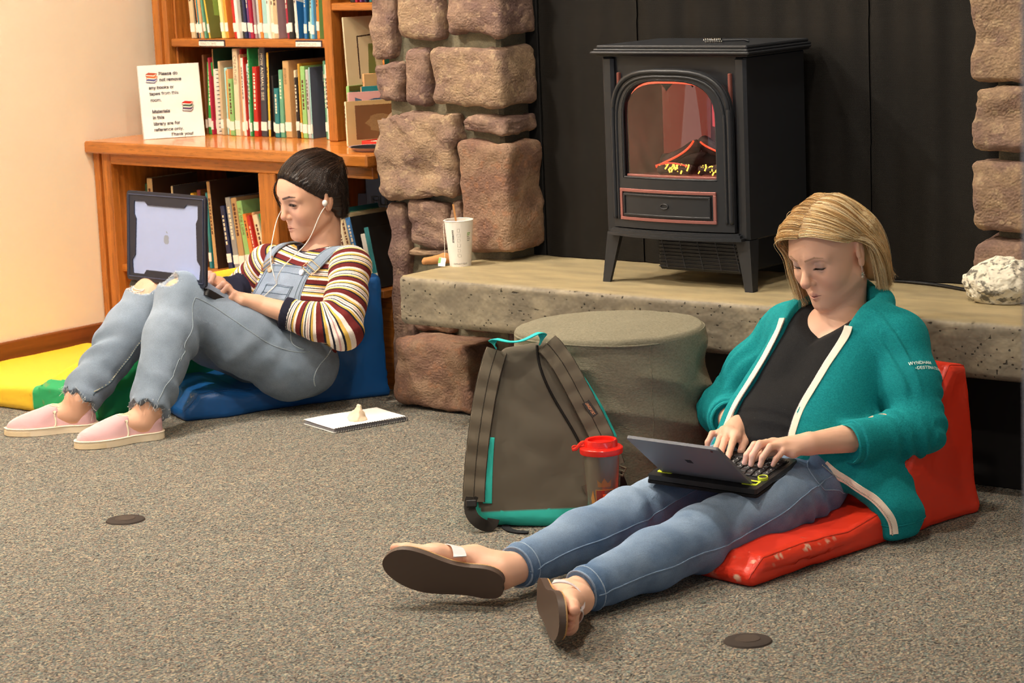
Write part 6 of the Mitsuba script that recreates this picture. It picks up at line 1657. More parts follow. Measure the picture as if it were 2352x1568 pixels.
def shirt(P):
    d = tor1(P) - .005 - .006 * np.sin(P @ TU * 95 + 4 * nfb(P, 9, 2) + (P @ TL) * 14) * np.clip(.1 + 2 * nfb(P + 5, 9, 2), 0, 1)
    nk = rcone(P, (-.172, -.022, .44), (-.165, -.02, .56), .054, .085)
    return smax(smax(d, -nk, .004), .12 - P[:, 2], .004)
sv, sf = nets(shirt, (-.30, -.26, .10), (.10, .20, .50), .0042)
nkd = rcone(sv, (-.172, -.022, .44), (-.165, -.02, .56), .054, .085)
shk = add('shirt', B1((sv, sf)), 'm_stripes', w1, smooth=True, uv=np.stack([sv @ TU + .006 * np.sin(sv @ TL * 22), (nkd < .009).astype(float)], 1), label='maroon, cream and yellow striped shirt')
for sh_, el_, cu_, wr_, o in ((shn, eln, cun, wrn, 1), (shf, elf, cuf, wrf, -1)):
    mid = (sh_ + el_) / 2
    SLV = [(sh_ + np.array([.0, -.015 * o, .0]), sh_, .050, .054), (sh_, mid, .054, .054), (mid, el_, .054, .050), (el_, (el_ + cu_) / 2, .050, .046), ((el_ + cu_) / 2, cu_, .046, .038), (cu_, cu_ + (cu_ - el_) * .1, .038, .038)]
    a1 = (el_ - sh_) / np.linalg.norm(el_ - sh_); l1 = np.linalg.norm(el_ - sh_); a2 = (cu_ - el_) / np.linalg.norm(cu_ - el_); l2 = np.linalg.norm(cu_ - el_)
    def slv(P):
        d = blend(P, SLV, .03) - .0035 * np.sin((P - el_) @ (a2 - a1) * 70 + 5 * nfb(P, 10, 2)) * np.exp(-(np.linalg.norm(P - el_, axis=1) / .10) ** 2) - .005 * nfb(P, [10, 10, 10], 2)
        return smax(d, np.where(np.linalg.norm(P - cu_, axis=1) < .075, cut_plane(P, cu_ + a2 * .004, a2), -1), .003)
    lo = np.minimum(np.minimum(sh_, el_), cu_) - .08; hi = np.maximum(np.maximum(sh_, el_), cu_) + .08
    v, f = nets(slv, lo, hi, .004)
    tt_ = np.linspace(-.25, 1.15, 3000)[:, None]; ctl = el_ + (el_ - (sh_ + cu_) / 2) * .35
    cur = (1 - tt_) ** 2 * sh_ + 2 * tt_ * (1 - tt_) * ctl + tt_ ** 2 * cu_
    cl_ = np.r_[0, np.cumsum(np.linalg.norm(np.diff(cur, axis=0), axis=1))]
    from scipy.spatial import cKDTree
    ik = cKDTree(cur).query(v)[1]; tg_ = np.gradient(cur, axis=0); tg_ /= np.linalg.norm(tg_, axis=1, keepdims=True); u = cl_[ik] + ((v - cur[ik]) * tg_[ik]).sum(1)
    ck_ = add('sleeve', B1((v, f)), 'm_stripes', shk, smooth=True, uv=np.stack([u + .008, (((v - cu_) @ a2 > -.020) & (np.linalg.norm(v - cu_, axis=1) < .07)).astype(float)], 1))

# denim overalls
scene['m_denim_pale'] = bump(pbr(proc(denim('#98a6b7', '#596878')), .85, .2, sheen=.2), lambda p, n, uv: noise(p.x * 800, p.y * 800, p.z * 800) + .5 * noise(p.x * 250, p.y * 1400, p.z * 250), .0007)
TEAR = [(KNF + np.array([.030, .010, .052]), .048), (KNN + np.array([.035, -.002, .058]), .030)]
def overalls(P):
    legs = np.minimum(blend(P, LG1, .03), blend(P, LG2, .03))
    base = blend(P, TOR1[5:] , .03)
    d = smin(base, legs, .035) - .006
    d = d - .006 * np.sin(P[:, 0] * 70 + P[:, 2] * 60 + 5 * nfb(P, 8, 2)) * np.exp(-(np.linalg.norm(P - (.04, .05, .17), axis=1) / .09) ** 2)
    for kn, an in ((KNN, ANN), (KNF, ANF)):
        s = (P - kn) @ ((an - kn) / np.linalg.norm(an - kn))
        d = d - .005 * np.sin(s * 75 + (P[:, 1] - kn[1]) * 45 + 6 * nfb(P, 9, 2)) * np.clip(s / .2, 0, 1) * np.clip(.3 + 2.5 * nfb(P + 3, 9, 2), 0, 1)
    d = d - .004 * nfb(P, 12, 2)
    for kn, an, sd in ((KNN, ANN, 1), (KNF, ANF, -1)):
        ax = (an - kn) / np.linalg.norm(an - kn)
        e = smax(cut_plane(P, an + ax * (.012 if sd > 0 else .004) + 0 * ax, ax) + .006 * np.sin(np.arctan2(P[:, 1] - an[1], P[:, 0] - an[0]) * 7) + .010 * nfb(P, 40, 2), np.linalg.norm(P - an, axis=1) - .14, .001)
        d = smax(d, np.where(np.linalg.norm(P - an, axis=1) < .13, e, -1), .002)
    for c_, r_ in TEAR:
        q = (P - c_) * [1, .62, 1.15]
        d = smax(d, -(np.linalg.norm(q, axis=1) - r_ + .02 * nfb(P, 45, 2)), .002)
    return smax(d, np.maximum(np.minimum((P - (-.05, -.03, .232)) @ TU, (.012 - P[:, 0])), -P[:, 2] + .03), .004)
v, f = nets(overalls, (-.22, -.26, .02), (.62, .24, .44), .0042)
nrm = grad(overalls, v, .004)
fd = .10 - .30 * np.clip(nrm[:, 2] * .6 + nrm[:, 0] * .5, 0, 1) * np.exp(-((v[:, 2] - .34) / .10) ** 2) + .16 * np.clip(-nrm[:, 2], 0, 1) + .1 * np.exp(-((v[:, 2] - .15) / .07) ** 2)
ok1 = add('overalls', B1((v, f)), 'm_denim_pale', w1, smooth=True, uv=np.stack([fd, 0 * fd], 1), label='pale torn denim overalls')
def on1(pth, n=60, lift=.0006): return onto(spline(pth, n), overalls, lift)
add('side_seam', B1(tube(on1([HIN + [-.03, .105, .04], HIN + [.06, .095, .06], HIN + [.15, .05, .12], KNN + [-.01, .065, .01]]), .0013, 5)), 'm_cloth', ok1, smooth=True, color='#8d9aa3')
add('side_seam', B1(tube(on1([KNN + [-.01, .065, .01], KNN + [.04, .075, -.08], KNN + [.09, .12, -.16], ANN + [-.005, .05, .02]]), .0013, 5)), 'm_cloth', ok1, smooth=True, color='#8d9aa3')
ins = on1([KNF + [.02, .060, -.03], KNF + [.08, .09, -.10], KNF + [.16, .11, -.18], ANF + [-.0, .05, .01]], 90, .0008)
add('inner_seam', B1(tube(ins, .0022, 5)), 'm_cloth', ok1, smooth=True, color='#4d5b66')
hs_ = bb(-.0022, .0022, -.0012, .0012, -.0012, .0012, .0004)
add('stitching', B1((np.vstack([hs_[0] * 1 + p for p in ins[::2] + [0, .0, .003]]), np.vstack([hs_[1] + 24 * i for i in range(len(ins[::2]))]))), 'm_cloth', ok1, color='#b9b6a4')
pkt = on1([(-.135, .10, .17), (-.10, .135, .150), (-.07, .155, .125), (-.075, .15, .075)], 40, .001)
add('pocket_seam', B1(tube(pkt, .0014, 5)), 'm_cloth', ok1, smooth=True, color='#a9b6bf')
pk2 = on1([(-.02, .10, .235), (-.01, .13, .205), (-.04, .15, .185)], 30, .001)
add('pocket_seam', B1(tube(pk2, .0014, 5)), 'm_cloth', ok1, smooth=True, color='#a9b6bf')
# frayed hems and tears
rng = np.random.default_rng(33)
def fray(points, dirs, n, l, col, nm):
    S, K = n, 5
    i = rng.integers(0, len(points), S)
    p0 = points[i]; dd = dirs[i] + rng.normal(0, .45, (S, 3)); dd /= np.linalg.norm(dd, axis=1, keepdims=True)
    L_ = rng.uniform(.3, 1, (S, 1, 1)) * l
    tt = np.linspace(0, 1, K)[None, :, None]
    P = p0[:, None] + dd[:, None] * L_ * tt + rng.normal(0, .0016, (S, K, 3)) * tt
    m, c_ = strands(P, rng.uniform(.0004, .0009, S), np.tile(C(col), (S, 1)))
    add(nm, B1(m), 'm_cloth', ok1, smooth=True, color=c_)
def edge_pts(test):
    e = np.sort(np.vstack([f[:, [0, 1]], f[:, [1, 2]], f[:, [2, 0]]]), 1)
    return v[np.unique(e[test(v[e].mean(1))])]
for kn, an, sd in ((KNN, ANN, 1), (KNF, ANF, -1)):
    ax = (an - kn) / np.linalg.norm(an - kn); s = (v - an) @ ax; near_ = np.linalg.norm(v - an, axis=1) < .09
    rim = v[near_ & (s > s[near_].max() - .022)]
    fray(rim, np.tile(ax, (len(rim), 1)), 150, .018, '#cfd6da', 'frayed_hem')
    if sd < 0: fray(rim[rim[:, 1] > an[1]], np.tile([-.1, .1, -1.], (len(rim[rim[:, 1] > an[1]]), 1)), 12, .05, '#ece6da', 'frayed_hem')
for c_, r_ in TEAR:
    q = (v - c_) * [1, .62, 1.15]; dd_ = np.linalg.norm(q, axis=1)
    rim = v[(dd_ > r_ - .002) & (dd_ < r_ + .0075)]
    if len(rim): fray(rim, (c_ - rim) / np.linalg.norm(c_ - rim, axis=1, keepdims=True), 240, .009, '#dfe4e6', 'frayed_tear')
kn = KNF
for i in range(9):
    z = kn[2] + .052 - i * .0085; a = np.linspace(-1.1, 1.1, 14); r_ = .0600
    P = np.stack([kn[0] + .022 + .0 * a + (r_ - .012) * np.cos(a) * math.cos((i - 2) * .16) , kn[1] + r_ * np.sin(a) * .95, z + .004 * np.cos(a * 3 + i)], 1)
    P = onto(P, skin1, .0012, 3)
    if i in (1, 2, 5, 6, 7): add('white_thread', B1(tube(P, .0009 if i > 3 else .0016, 5)), 'm_cloth', ok1, smooth=True, color='#efe9df')
# bib, pockets, straps
def bibsurf(P): return shirt(P) - .004
def bib_grid(u0, u1, z0, z1, nu, nz, lift, shape=None):
    U, Z = np.meshgrid(np.linspace(0, 1, nu), np.linspace(0, 1, nz), indexing='ij')
    zz = z0 + (z1 - z0) * Z
    w = 1.0 if shape is None else shape(Z)
    uu = (u0 + u1) / 2 + (U - .5) * (u1 - u0) * w
    P0 = CH + TL * uu[..., None] + TF * .20
    P0[..., 2] = zz
    P0 = P0 + (np.array([.62, .02, 0]) * (-(zz - .345))[..., None])
    flat_ = P0.reshape(-1, 3)
    t = np.linspace(0, .34, 120); best = np.full(len(flat_), .2)
    for i, p in enumerate(flat_):
        d_ = shirt(p - TF * t[:, None]); k_ = np.argmax(d_ < 0); best[i] = t[k_] if d_[k_] < 0 else .2
    Q = flat_ - TF * best[:, None]
    Q = Q.reshape(nu, nz, 3)
    from scipy.ndimage import gaussian_filter1d as g1
    for ax_ in (0, 1): Q = g1(Q, 1.6, axis=ax_, mode='nearest')
    return Q + TF * lift
def shell(Q, th=.0022):
    a, b = Q.shape[:2]
    m = grid_mesh(Q); back = grid_mesh(Q - TF * th)
    ring = [(i, 0) for i in range(a)] + [(a - 1, j) for j in range(1, b)] + [(i, b - 1) for i in range(a - 2, -1, -1)] + [(0, j) for j in range(b - 2, 0, -1)]
    ids = np.array([i * b + j for i, j in ring]); n = a * b; nx = np.roll(ids, -1)
    side = np.vstack([np.stack([ids, nx, nx + n], 1), np.stack([ids, nx + n, ids + n], 1)])
    return np.vstack([m[0], back[0]]), np.vstack([m[1], back[1][:, ::-1] + n, side])
def den(m, nm, parent, off=-.1):
    n = len(m[0]); return add(nm, B1(m), 'm_denim_pale', parent, smooth=35) if False else add(nm, B1(m), 'm_denim_pale', parent, smooth=True, uv=np.full((n, 2), off))
BZ0, BZ1 = .235, .395
bibQ = bib_grid(-.112, .108, BZ0, BZ1 + .008, 34, 30, .006, lambda Z: 1.16 - .36 * np.clip(Z * 1.3, 0, 1) + .10 * (Z - .5) ** 2)
bk_ = den(shell(bibQ), 'bib', ok1, -.16)
for ln in (bibQ[1:-1, -2], bibQ[1:-1, -5], bibQ[1, 1:-1], bibQ[-2, 1:-1], bibQ[3, 1:-1], bibQ[-4, 1:-1]):
    add('stitching', B1(tube(ln + TF * .0010, .0008, 5)), 'm_cloth', bk_, smooth=True, color='#6f7f8b')
pkQ = bib_grid(-.052, .062, .262, .352, 22, 20, .0095)
pq = den(shell(pkQ, .003), 'bib_pocket', ok1, -.10)
for ln in (pkQ[:, -2], pkQ[:, -6], pkQ[1], pkQ[-2], pkQ[:, 1]):
    add('stitching', B1(tube(ln + TF * .0010, .0009, 5)), 'm_cloth', pq, smooth=True, color='#5f707d')
add('pocket_flap', B1(tube(pkQ[:, 11] + TF * .002, 0, flat=(.004, .0012), up=TF)), 'm_cloth', pq, smooth=True, color='#94a4ae')
# straps over both shoulders
def strap(pts, nm='shoulder_strap', w=.019):
    s3 = spline(pts, 46)
    fn = lambda P: np.minimum(shirt(P), np.minimum(blend(P, [(shn, eln, .056, .052)], .02), blend(P, [(shf, elf, .056, .052)], .02)))
    s3 = onto(s3, fn, .006, 4); nr = grad(fn, s3, .006)
    from scipy.ndimage import gaussian_filter1d as g1
    s3 = g1(s3, 2, axis=0, mode='nearest'); nr = g1(nr, 3, axis=0, mode='nearest')
    k = den(tube(s3, 0, flat=(w, .0024), up=nr), nm, ok1, -.12)
    t = np.gradient(s3, axis=0); t /= np.linalg.norm(t, axis=1, keepdims=True); sd = np.cross(t, nr)
    for o in (-.75, .75): add('stitching', B1(tube(s3 + sd * w * o + nr * .0026, .0008, 5)), 'm_cloth', k, smooth=True, color='#66757f')
    return s3, nr
tl, tr_ = bibQ[-5, -1], bibQ[4, -1]
nA, nB = strap([tl + TF * .01 + TL * .012 + [0, 0, -.006], CH + TL * .105 + TF * .055 + [0, 0, .070], CH + TL * .125 + [-.01, 0, .098], CH + TL * .125 - TF * .055 + [0, 0, .065], CH + TL * .09 - TF * .10 + [0, 0, .0]])
fA, fB = strap([tr_ + TF * .01 - TL * .010 + [0, 0, -.004], CH - TL * .085 + TF * .05 + [0, 0, .062], CH - TL * .09 + [-.02, 0, .085], CH - TL * .08 - TF * .07 + [0, 0, .05]])
for s3, nr, sg in ((nA, nB, 1), (fA, fB, -1)):
    c_ = s3[1] + nr[1] * .005; t = s3[4] - s3[0]; t /= np.linalg.norm(t); sd = np.cross(t, nr[1]); sd /= np.linalg.norm(sd)
    rect = np.array([c_ + t * a + sd * b for a, b in ((-.016, -.021), (.016, -.021), (.016, .021), (-.016, .021))])
    ring_ = np.vstack([np.linspace(rect[i], rect[(i + 1) % 4], 8)[:-1] for i in range(4)])
    add('brass_buckle', B1(tube(ring_, .0015, 6, closed=True)), 'm_brass', ok1, smooth=True)
    add('brass_buckle', B1(tube([c_ + t * .0 - sd * .021, c_ + sd * .021], .0014, 6)), 'm_brass', ok1, smooth=True)
    bt = (bibQ[-6, -4] if sg > 0 else bibQ[5, -4]) + TF * .004
    v_, f_ = lathe([(0, .003), (.0075, .003), (.0095, .0015), (.0095, -.001), (0, -.001)], 28)
    z_ = TF + np.array([0, 0, .3]); z_ /= np.linalg.norm(z_); x_ = np.cross([0, 0, 1], z_); x_ /= np.linalg.norm(x_); y_ = np.cross(z_, x_)
    add('metal_button', B1((bt + v_ @ np.stack([x_, y_, z_]), f_)), 'm_chrome' if sg > 0 else 'm_brass', ok1, smooth=35)
scene['m_brass'] = {'type': 'twosided', 'bsdf': {'type': 'roughconductor', 'alpha': .2, 'specular_reflectance': rgb([.85, .58, .30])}}

# slip-on shoes
for (h, t, s, L), sd in SHOES:
    up = np.array([0, 0, 1.])
    loc = lambda P: np.stack([(P - h) @ t, (P - h) @ s, P[:, 2]], 1)
    wid = lambda x: .036 + .010 * np.exp(-((x / L - .66) / .22) ** 2) - .006 * np.exp(-((x / L - .35) / .12) ** 2)
    outl_ = np.array([(x, sg * (wid(x) * math.sqrt(max(0, 1 - max(0, (x - L * .74) / (L * .26)) ** 2.2)) * math.sqrt(max(0, 1 - max(0, (L * .14 - x) / (L * .14)) ** 2.5)))) for sg, xs_ in ((1, np.linspace(0, L, 40)), (-1, np.linspace(L, 0, 40)[1:-1])) for x in xs_])
    Ps = Polygon(outl_).buffer(.003)
    sk_ = add('shoe', B1((lambda m: (h + m[0][:, :1] * t + m[0][:, 1:2] * s + (m[0][:, 2:] + .001) * up, m[1]))(extrude(Ps, .021))), 'm_matte', w1, smooth=35, color='#ead9bd', label='pink canvas slip-on shoe with a cream sole')
    ring = np.array(Ps.buffer(.0006).exterior.coords)[:-1]
    add('sole_line', B1(tube(h + ring[:, :1] * t + ring[:, 1:2] * s + up * .0205, .0014, 5, closed=True)), 'm_matte', sk_, smooth=True, color='#f3e7cf')
    add('toe_bumper', B1((lambda m: (h + m[0][:, :1] * t + m[0][:, 1:2] * s + (m[0][:, 2:] + .002) * up, m[1]))(extrude(Ps.buffer(.0014).intersection(Polygon([(L * .72, -.1), (L * 1.1, -.1), (L * 1.1, .1), (L * .72, .1)])), .012))), 'm_matte', sk_, smooth=35, color='#e2cda9')
    oi = np.array(Ps.buffer(-.004).exterior.coords)[:-1]
    def upper(P):
        q = loc(P); d2 = poly_sdf(q[:, :2], oi)
        x = q[:, 0] / L
        top = np.where(x > .42, .030 + .052 * np.clip((1.0 - x) / .58, 0, 1) ** .75, .058 + .012 * np.clip((.42 - x) / .42, 0, 1))
        prof_ = q[:, 2] - top * np.sqrt(np.clip(1 - (np.abs(q[:, 1]) / .052) ** 2.4, .05, 1))
        d = smax(d2 + .42 * np.clip(q[:, 2] - .018, 0, 1) * (x > .2) * .35, prof_, .012)
        d = np.maximum(d, .018 - q[:, 2]) - .003 * nfb(P, 30, 2)
        hole = smax(rcone(q, (.045, 0, .10), (L * .42, 0, .095), .034, .030), .050 - q[:, 2] + .010 * np.clip((.10 - q[:, 0]) / .1, -1, 1), .004)
        return smax(d, -hole, .003)
    v, f = nets(lambda P: upper(P), h + t * L / 2 - [.16, .16, .06], h + t * L / 2 + [.16, .16, .12], .003, band=4)
    add('upper', B1((v, f)), 'm_cloth', sk_, smooth=True, color='#d9aeb0')
    q = loc(v); rimp = []
    for a in np.linspace(0, 2 * PI, 50)[:-1]:
        c_ = np.array([L * .235, 0]); dr2 = np.array([math.cos(a), math.sin(a)])
        rr = np.linspace(0, .13, 160); line_ = np.stack([c_[0] + rr * dr2[0], c_[1] + rr * dr2[1]], 1)
        best_ = None
        for z in (np.arange(.048, .086, .002)):
            pass
        # the rim: the highest point of the upper in this direction
        an_ = np.arctan2(q[:, 1], q[:, 0] - c_[0]); m_ = np.abs((an_ - a + PI) % (2 * PI) - PI) < .10
        sel = v[m_]; rimp.append(sel[np.argmax(sel[:, 2] - .15 * np.linalg.norm(loc(sel)[:, :2] - c_, axis=1))])
    from scipy.ndimage import gaussian_filter1d as g1
    rimp = g1(np.array(rimp), 1.5, axis=0, mode='wrap')
    add('collar_trim', B1(tube(rimp + [0, 0, .0005], .0022, 6, closed=True)), 'm_matte', sk_, smooth=True, color='#f1e4c8')
    for sg in (1, -1):
        st_ = np.array([[L * .40, sg * .028, .066], [L * .44, sg * .037, .056], [L * .43, sg * .042, .040], [L * .45, sg * .046, .022]])
        P = spline(h + st_[:, :1] * t + st_[:, 1:2] * s + st_[:, 2:] * up, 20)
        P = onto(P, upper, .0006, 4)
        add('gusset_trim', B1(tube(P, .0024, 6)), 'm_matte', sk_, smooth=True, color='#f1e4c8')

# hair: swept back into a small bun, loose ends behind the ear
rng = np.random.default_rng(44)
def hcap1(q):
    ay = np.abs(q[:, 1]); p = np.stack([q[:, 0], ay, q[:, 2]], 1)
    d = head_skull(q) - .008
    d = smin(d, ellip(q, (-.026, 0, .056), (.078, .070, .074)), .02)
    line = np.where(q[:, 0] > .010, .090 + .010 * np.cos(q[:, 1] * 30) - .98 * np.clip(.074 - q[:, 0], 0, .11) - q[:, 2], np.where(q[:, 0] > -.024, .024 - q[:, 2] - 1.2 * (.010 - q[:, 0]), -1))
    d = smax(d, line, .005)
    d = smax(d, -ellip(p, (-.006, .088, -.004), (.026, .026, .042)), .004)
    d = smin(d, rcone(q, (-.092, .004, .062), (-.104, .004, .052), .032, .027), .012)
    d = smin(d, blend(p, [((-.050, .052, -.01), (-.050, .050, -.062), .028, .018), ((-.074, 0, .0), (-.074, 0, -.060), .032, .022)], .02), .015)
    return d - .0011 * np.sin(46 * np.arctan2(q[:, 1], q[:, 2] - .02) + 14 * nfb(q, 10, 2))
cv, cf_ = nets(hcap1, (-.17, -.12, -.13), (.12, .12, .17), .004)
hk1 = add('hair', B1((frH1(cv), cf_)), 'm_hair', w1, smooth=True, color=C('#1a120f'), label='dark brown hair swept back into a small bun')
def sk1(x, y, z, off=.003):
    p = np.array([[x, y, z]], float)
    for _ in range(8): p = p - (hcap1(p) - off)[:, None] * grad(hcap1, p, .003)
    return p[0]
bun = (-.128, 0, .070)
def sks(x, y, z, off):
    p = np.array([[x, y, z]], float)
    for _ in range(8): p = p - (head_skull(p) - off)[:, None] * grad(head_skull, p, .003)
    return p[0]
G1 = []
for x0, y in [(-.060, -.062), (-.036, -.076)] + [(a, -b) for a, b in ((.006, .072), (.024, .068), (.042, .060), (.058, .044), (.068, .022))] + [(.070, 0)] + [(a, b) for a, b in ((.068, .022), (.058, .044), (.042, .060), (.024, .068), (.006, .072))] + [(-.036, .076), (-.060, .062)]:
    z0 = .078 + .010 * math.cos(y * 30) - .98 * min(max(.074 - x0, 0), .11) + .001 if x0 > 0 else (.0 if x0 > -.05 else -.04)
    if x0 > 0: G1.append([sks(x0, y, z0 - .004, .003), sks(x0 - .010, y * 1.04, z0 + .008, .008), sk1(x0 - .036, y * 1.12, z0 + .028), sk1(-.03, y * 1.2, z0 * .6 + .062), sk1(-.07, y * .9, z0 * .4 + .066), sk1(-.092, y * .45, .074), sk1(-.112, y * .2, .066)])
    else: G1.append([sk1(x0, y, z0), sk1(x0 - .006, y, z0 + .010), sk1(x0 - .012, y, z0 + .020), sk1(-.068, y * .9, .030 + z0 * .4), sk1(-.080, y * .7, .048), sk1(-.092, y * .4, .060), sk1(-.110, y * .2, .060)])
tn1 = np.array([C('#231814'), C('#17100d'), C('#33251e'), C('#1d1411'), C('#3d2d25'), C('#130d0b')])
P = guide_field(G1, 2600, rng, 18, .0012)
m, c_ = strands(P, rng.uniform(.0004, .0008, 2600), tn1[rng.integers(0, 6, 2600)] * rng.uniform(.8, 1.2, (2600, 1)))
add('strands', B1((frH1(m[0]), m[1])), 'm_hair', hk1, smooth=True, color=c_)
G2 = [[sk1(-.085, y, .06), sk1(-.092, y * 1.1, .02), sk1(-.085, y * 1.1, -.03), np.array([-.074, y * 1.0, -.065]), np.array([-.064, y * .9, -.084])] for y in (-.05, -.02, .02, .05)] + [[sk1(-.045, .07, .03), sk1(-.055, .075, .0), np.array([-.050, .070, -.045]), np.array([-.044, .064, -.078])]]
P = guide_field(G2, 800, rng, 14, .004)
m, c_ = strands(P, rng.uniform(.0004, .0008, 800), tn1[rng.integers(0, 6, 800)])
add('strands', B1((frH1(m[0]), m[1])), 'm_hair', hk1, smooth=True, color=c_)
th = rng.uniform(0, 2 * PI, 300); P = []
for i in range(300):
    a = th[i] + np.linspace(0, 2.4, 10); r_ = .030 + rng.normal(0, .003); tl_ = rng.uniform(-.6, .6)
    P.append(np.stack([-.104 + .016 * np.sin(a * 1.0 + tl_) + rng.normal(0, .003), r_ * np.cos(a), .054 + r_ * np.sin(a)], 1))
m, c_ = strands(np.array(P), rng.uniform(.0005, .0009, 300), tn1[rng.integers(0, 6, 300)])
add('strands', B1((frH1(m[0]), m[1])), 'm_hair', hk1, smooth=True, color=c_)
lk_ = guide_field([[sk1(.066, -.045, .066), np.array([.078, -.066, .045]), np.array([.076, -.076, .010]), np.array([.070, -.074, -.022])], [sk1(.064, -.05, .064), np.array([.074, -.070, .045]), np.array([.070, -.080, .012]), np.array([.066, -.078, -.015])]], 40, rng, 12, .0015)
m, c_ = strands(lk_, rng.uniform(.0004, .0007, 40), tn1[rng.integers(0, 6, 40)])
add('strands', B1((frH1(m[0]), m[1])), 'm_hair', hk1, smooth=True, color=c_)

# earphones
ek = thing('earphones', 'white wired earphones in the dark haired woman\'s ears, cable hanging over her bib', 'earphones')
e1 = frH1((.010, .0865, -.006)); e2_ = frH1((.010, -.0865, -.006))
for s, e in ((1, e1), (-1, e2_)):
    sp = trimesh.creation.icosphere(2, .0075); add('earbud', B1(((np.array(sp.vertices) * [1, 1.1, 1.2]) + e, np.array(sp.faces))), 'm_gloss', ek, smooth=True, color='#efece4')
    nk = e - np.array([.002, .004 * s, .010])
    add('stem', B1(tube([e, nk], np.array([.0035, .0022]), 8)), 'm_gloss', ek, smooth=True, color='#efece4')
surf = lambda P: np.minimum(shirt(P), blend(P, [(bibQ[i, j], bibQ[i, j], .004, .004) for i in range(0, 34, 4) for j in range(0, 30, 4)], .02))
join = bibQ[15, 20] + TF * .006
c1 = spline([e1 + [-.002, -.002, -.010], e1 + [.022, -.004, -.045], e1 + [.045, -.022, -.10], CH + TF * .115 + TL * .02 + [0, 0, .055], join], 50)
c2_ = spline([e2_ + [-.002, .002, -.010], e2_ + [.05, .004, -.05], e2_ + [.075, .02, -.10], CH + TF * .12 - TL * .02 + [0, 0, .05], join], 50)
c3 = spline([join, bibQ[13, 14] + TF * .012, bibQ[8, 5] + TF * .016, bibQ[3, 1] + TF * .03 + [0, 0, -.01], lapc + [-.10, -.03, -.055]], 50)
for c_ in (c1, c2_, c3): add('cable', B1(tube(c_, .0014, 6)), 'm_semi', ek, smooth=True, color='#ece6da')

# laptop
lp = thing('laptop', 'silver laptop in a black rugged case, open on the dark haired woman\'s knees', 'laptop')
ya = .349; hx = np.array([-math.sin(ya), math.cos(ya), 0]); fx = np.array([math.cos(ya), math.sin(ya), 0])
LW, LH, LD = .345, .247, .238
la = -.076 - .0
lu = np.array([math.sin(la) * fx[0], math.sin(la) * fx[1], math.cos(la)]); ln = np.cross(hx, lu)        # ln: out of the lid's back
if ln @ fx < 0: ln = -ln
RL = np.stack([hx, lu, np.cross(hx, lu)], 1); back = 1 if (np.cross(hx, lu) @ fx) > 0 else -1
toL = lambda m: B1((lapc + m[0] @ RL.T, m[1]))
def rrect(x0, x1, y0, y1, r, z0, z1):
    return from_manifold(m3.Manifold.extrude(m3.CrossSection([[(x0 + r, y0 + r), (x1 - r, y0 + r), (x1 - r, y1 - r), (x0 + r, y1 - r)]]).offset(r, m3.JoinType.Round, 2, 24), z1 - z0).translate([0, 0, z0]))
zz = lambda a, b: (a, b) if back > 0 else (-b, -a)
add('lid', toL(rrect(-LW / 2 + .008, LW / 2 - .008, .006, LH - .006, .008, *zz(-.003, .004))), 'm_semi', lp, color='#a2afd8')
outer = Polygon([(-LW / 2, 0), (LW / 2, 0), (LW / 2, LH), (-LW / 2, LH)]).buffer(-.012).buffer(.012)
w_, h_ = LW / 2, LH
inner = Polygon([(-w_ + .030, .022), (-w_ + .075, .022), (-w_ + .085, .034), (w_ - .085, .034), (w_ - .075, .022), (w_ - .030, .022), (w_ - .026, .055), (w_ - .040, .070), (w_ - .044, h_ - .075), (w_ - .036, h_ - .062), (w_ - .036, h_ - .030), (w_ - .080, h_ - .030), (w_ - .092, h_ - .040), (-w_ + .092, h_ - .040), (-w_ + .080, h_ - .030), (-w_ + .036, h_ - .030), (-w_ + .036, h_ - .062), (-w_ + .044, h_ - .075), (-w_ + .040, .070), (-w_ + .026, .055)]).buffer(.003)
fr_ = extrude(outer.difference(inner), .0075)
fr_ = (fr_[0] * [1, 1, 1 if back > 0 else -1], fr_[1])
add('case_frame', toL(fr_), 'm_semi', lp, smooth=25, color='#191e30')
for o_, c2 in ((outer.buffer(-.010), '#2a3048'), (outer.buffer(-.002), '#101219')):
    ring = np.array(o_.exterior.coords)[:-1]
    add('case_ridge', toL(tube(np.c_[ring, np.full(len(ring), (.0078 if c2 != '#101219' else .0055) * back)], .0022, 6, closed=True)), 'm_semi', lp, smooth=True, color=c2)
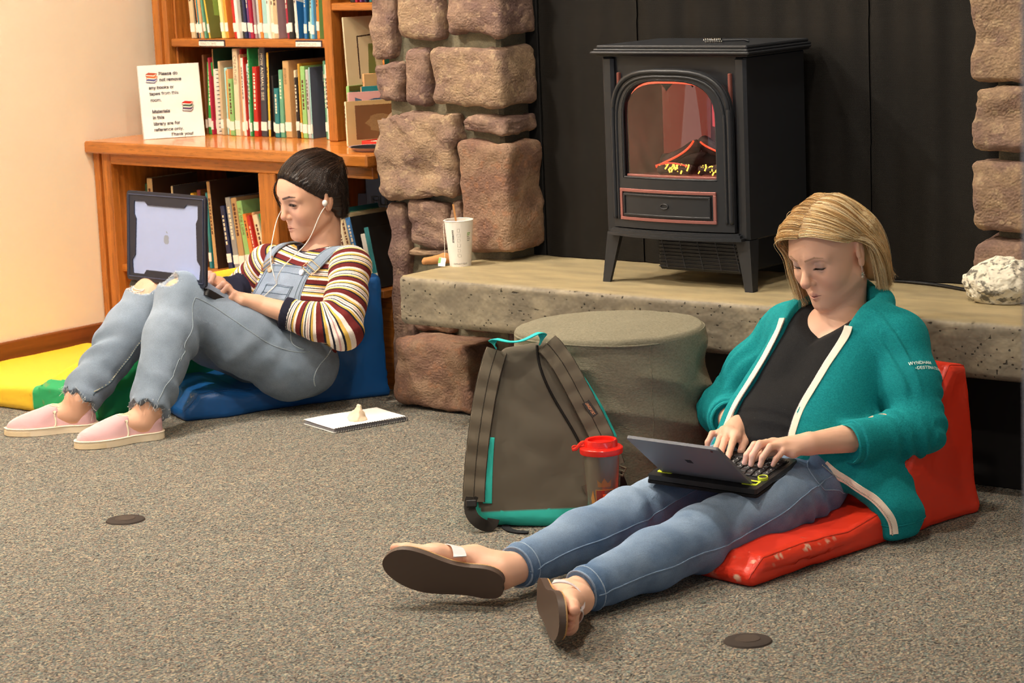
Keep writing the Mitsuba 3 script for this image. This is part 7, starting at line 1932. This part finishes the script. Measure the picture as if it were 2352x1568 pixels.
apple = Polygon([(.012 * math.cos(a) * (1 - .10 * math.cos(2 * a)), .013 * math.sin(a) - .0018 * abs(math.cos(a)) ** 6 * (1 if math.sin(a) > 0 else 1)) for a in np.linspace(0, 2 * PI, 60)[:-1]])
import shapely
bite = shapely.Point(.0155 * (1 if back > 0 else -1), .0015).buffer(.0065)
apple = apple.difference(bite).difference(shapely.Point(0, .0148).buffer(.0032)).difference(shapely.Point(0, -.0148).buffer(.0028))
leaf = shapely.Point(.0, .0175).buffer(.0052).intersection(shapely.Point(.0045, .0215).buffer(.0052))
lg = cat(*[extrude(g_, .0004) for g_ in (apple, leaf)])
add('emblem', toL((lg[0] * [1, 1, back] + [0, .120, .0042 * back], lg[1])), 'm_gloss', lp, smooth=False, color='#8f96a8')
add('screen', toL(bb(-LW / 2 + .016, LW / 2 - .016, .02, LH - .016, *sorted((-.0036 * back, -.0031 * back)), .0002)), 'm_gloss', lp, smooth=False, color='#c8d2e2', emitter={'type': 'area', 'sampling_weight': .35, 'radiance': {'type': 'rgb', 'value': [.9, 1.05, 1.4]}})
bp = .541
bd = np.array([-fx[0] * math.cos(bp), -fx[1] * math.cos(bp), -math.sin(bp)])
RB2 = np.stack([hx, bd, np.cross(hx, bd)], 1); upb = 1 if np.cross(hx, bd)[2] > 0 else -1
toL2 = lambda m: B1((lapc + [0, 0, -.003] + m[0] @ RB2.T, m[1]))
zb = lambda a, b: (a, b) if upb > 0 else (-b, -a)
add('base', toL2(rrect(-LW / 2, LW / 2, .002, LD, .008, *zb(-.016, .002))), 'm_semi', lp, color='#131418')
add('keyboard_deck', toL2(rrect(-LW / 2 + .012, LW / 2 - .012, .012, LD - .01, .006, *zb(.002, .0028))), 'm_semi', lp, color='#9da3b0')
for r_ in range(5):
    for c_ in range(13):
        x = -LW / 2 + .028 + c_ * .0225; y = .03 + r_ * .019
        add('key', toL2(bb(x, x + .019, y, y + .0155, *zb(.0028, .0042), .0008)), 'm_semi', lp, color='#1b1c20')
for s in (-1, 1): add('hinge', toL(tube([(s * .10 - .03, .0, 0), (s * .10 + .03, .0, 0)], .0075, 10)), 'm_semi', lp, color='#101115')
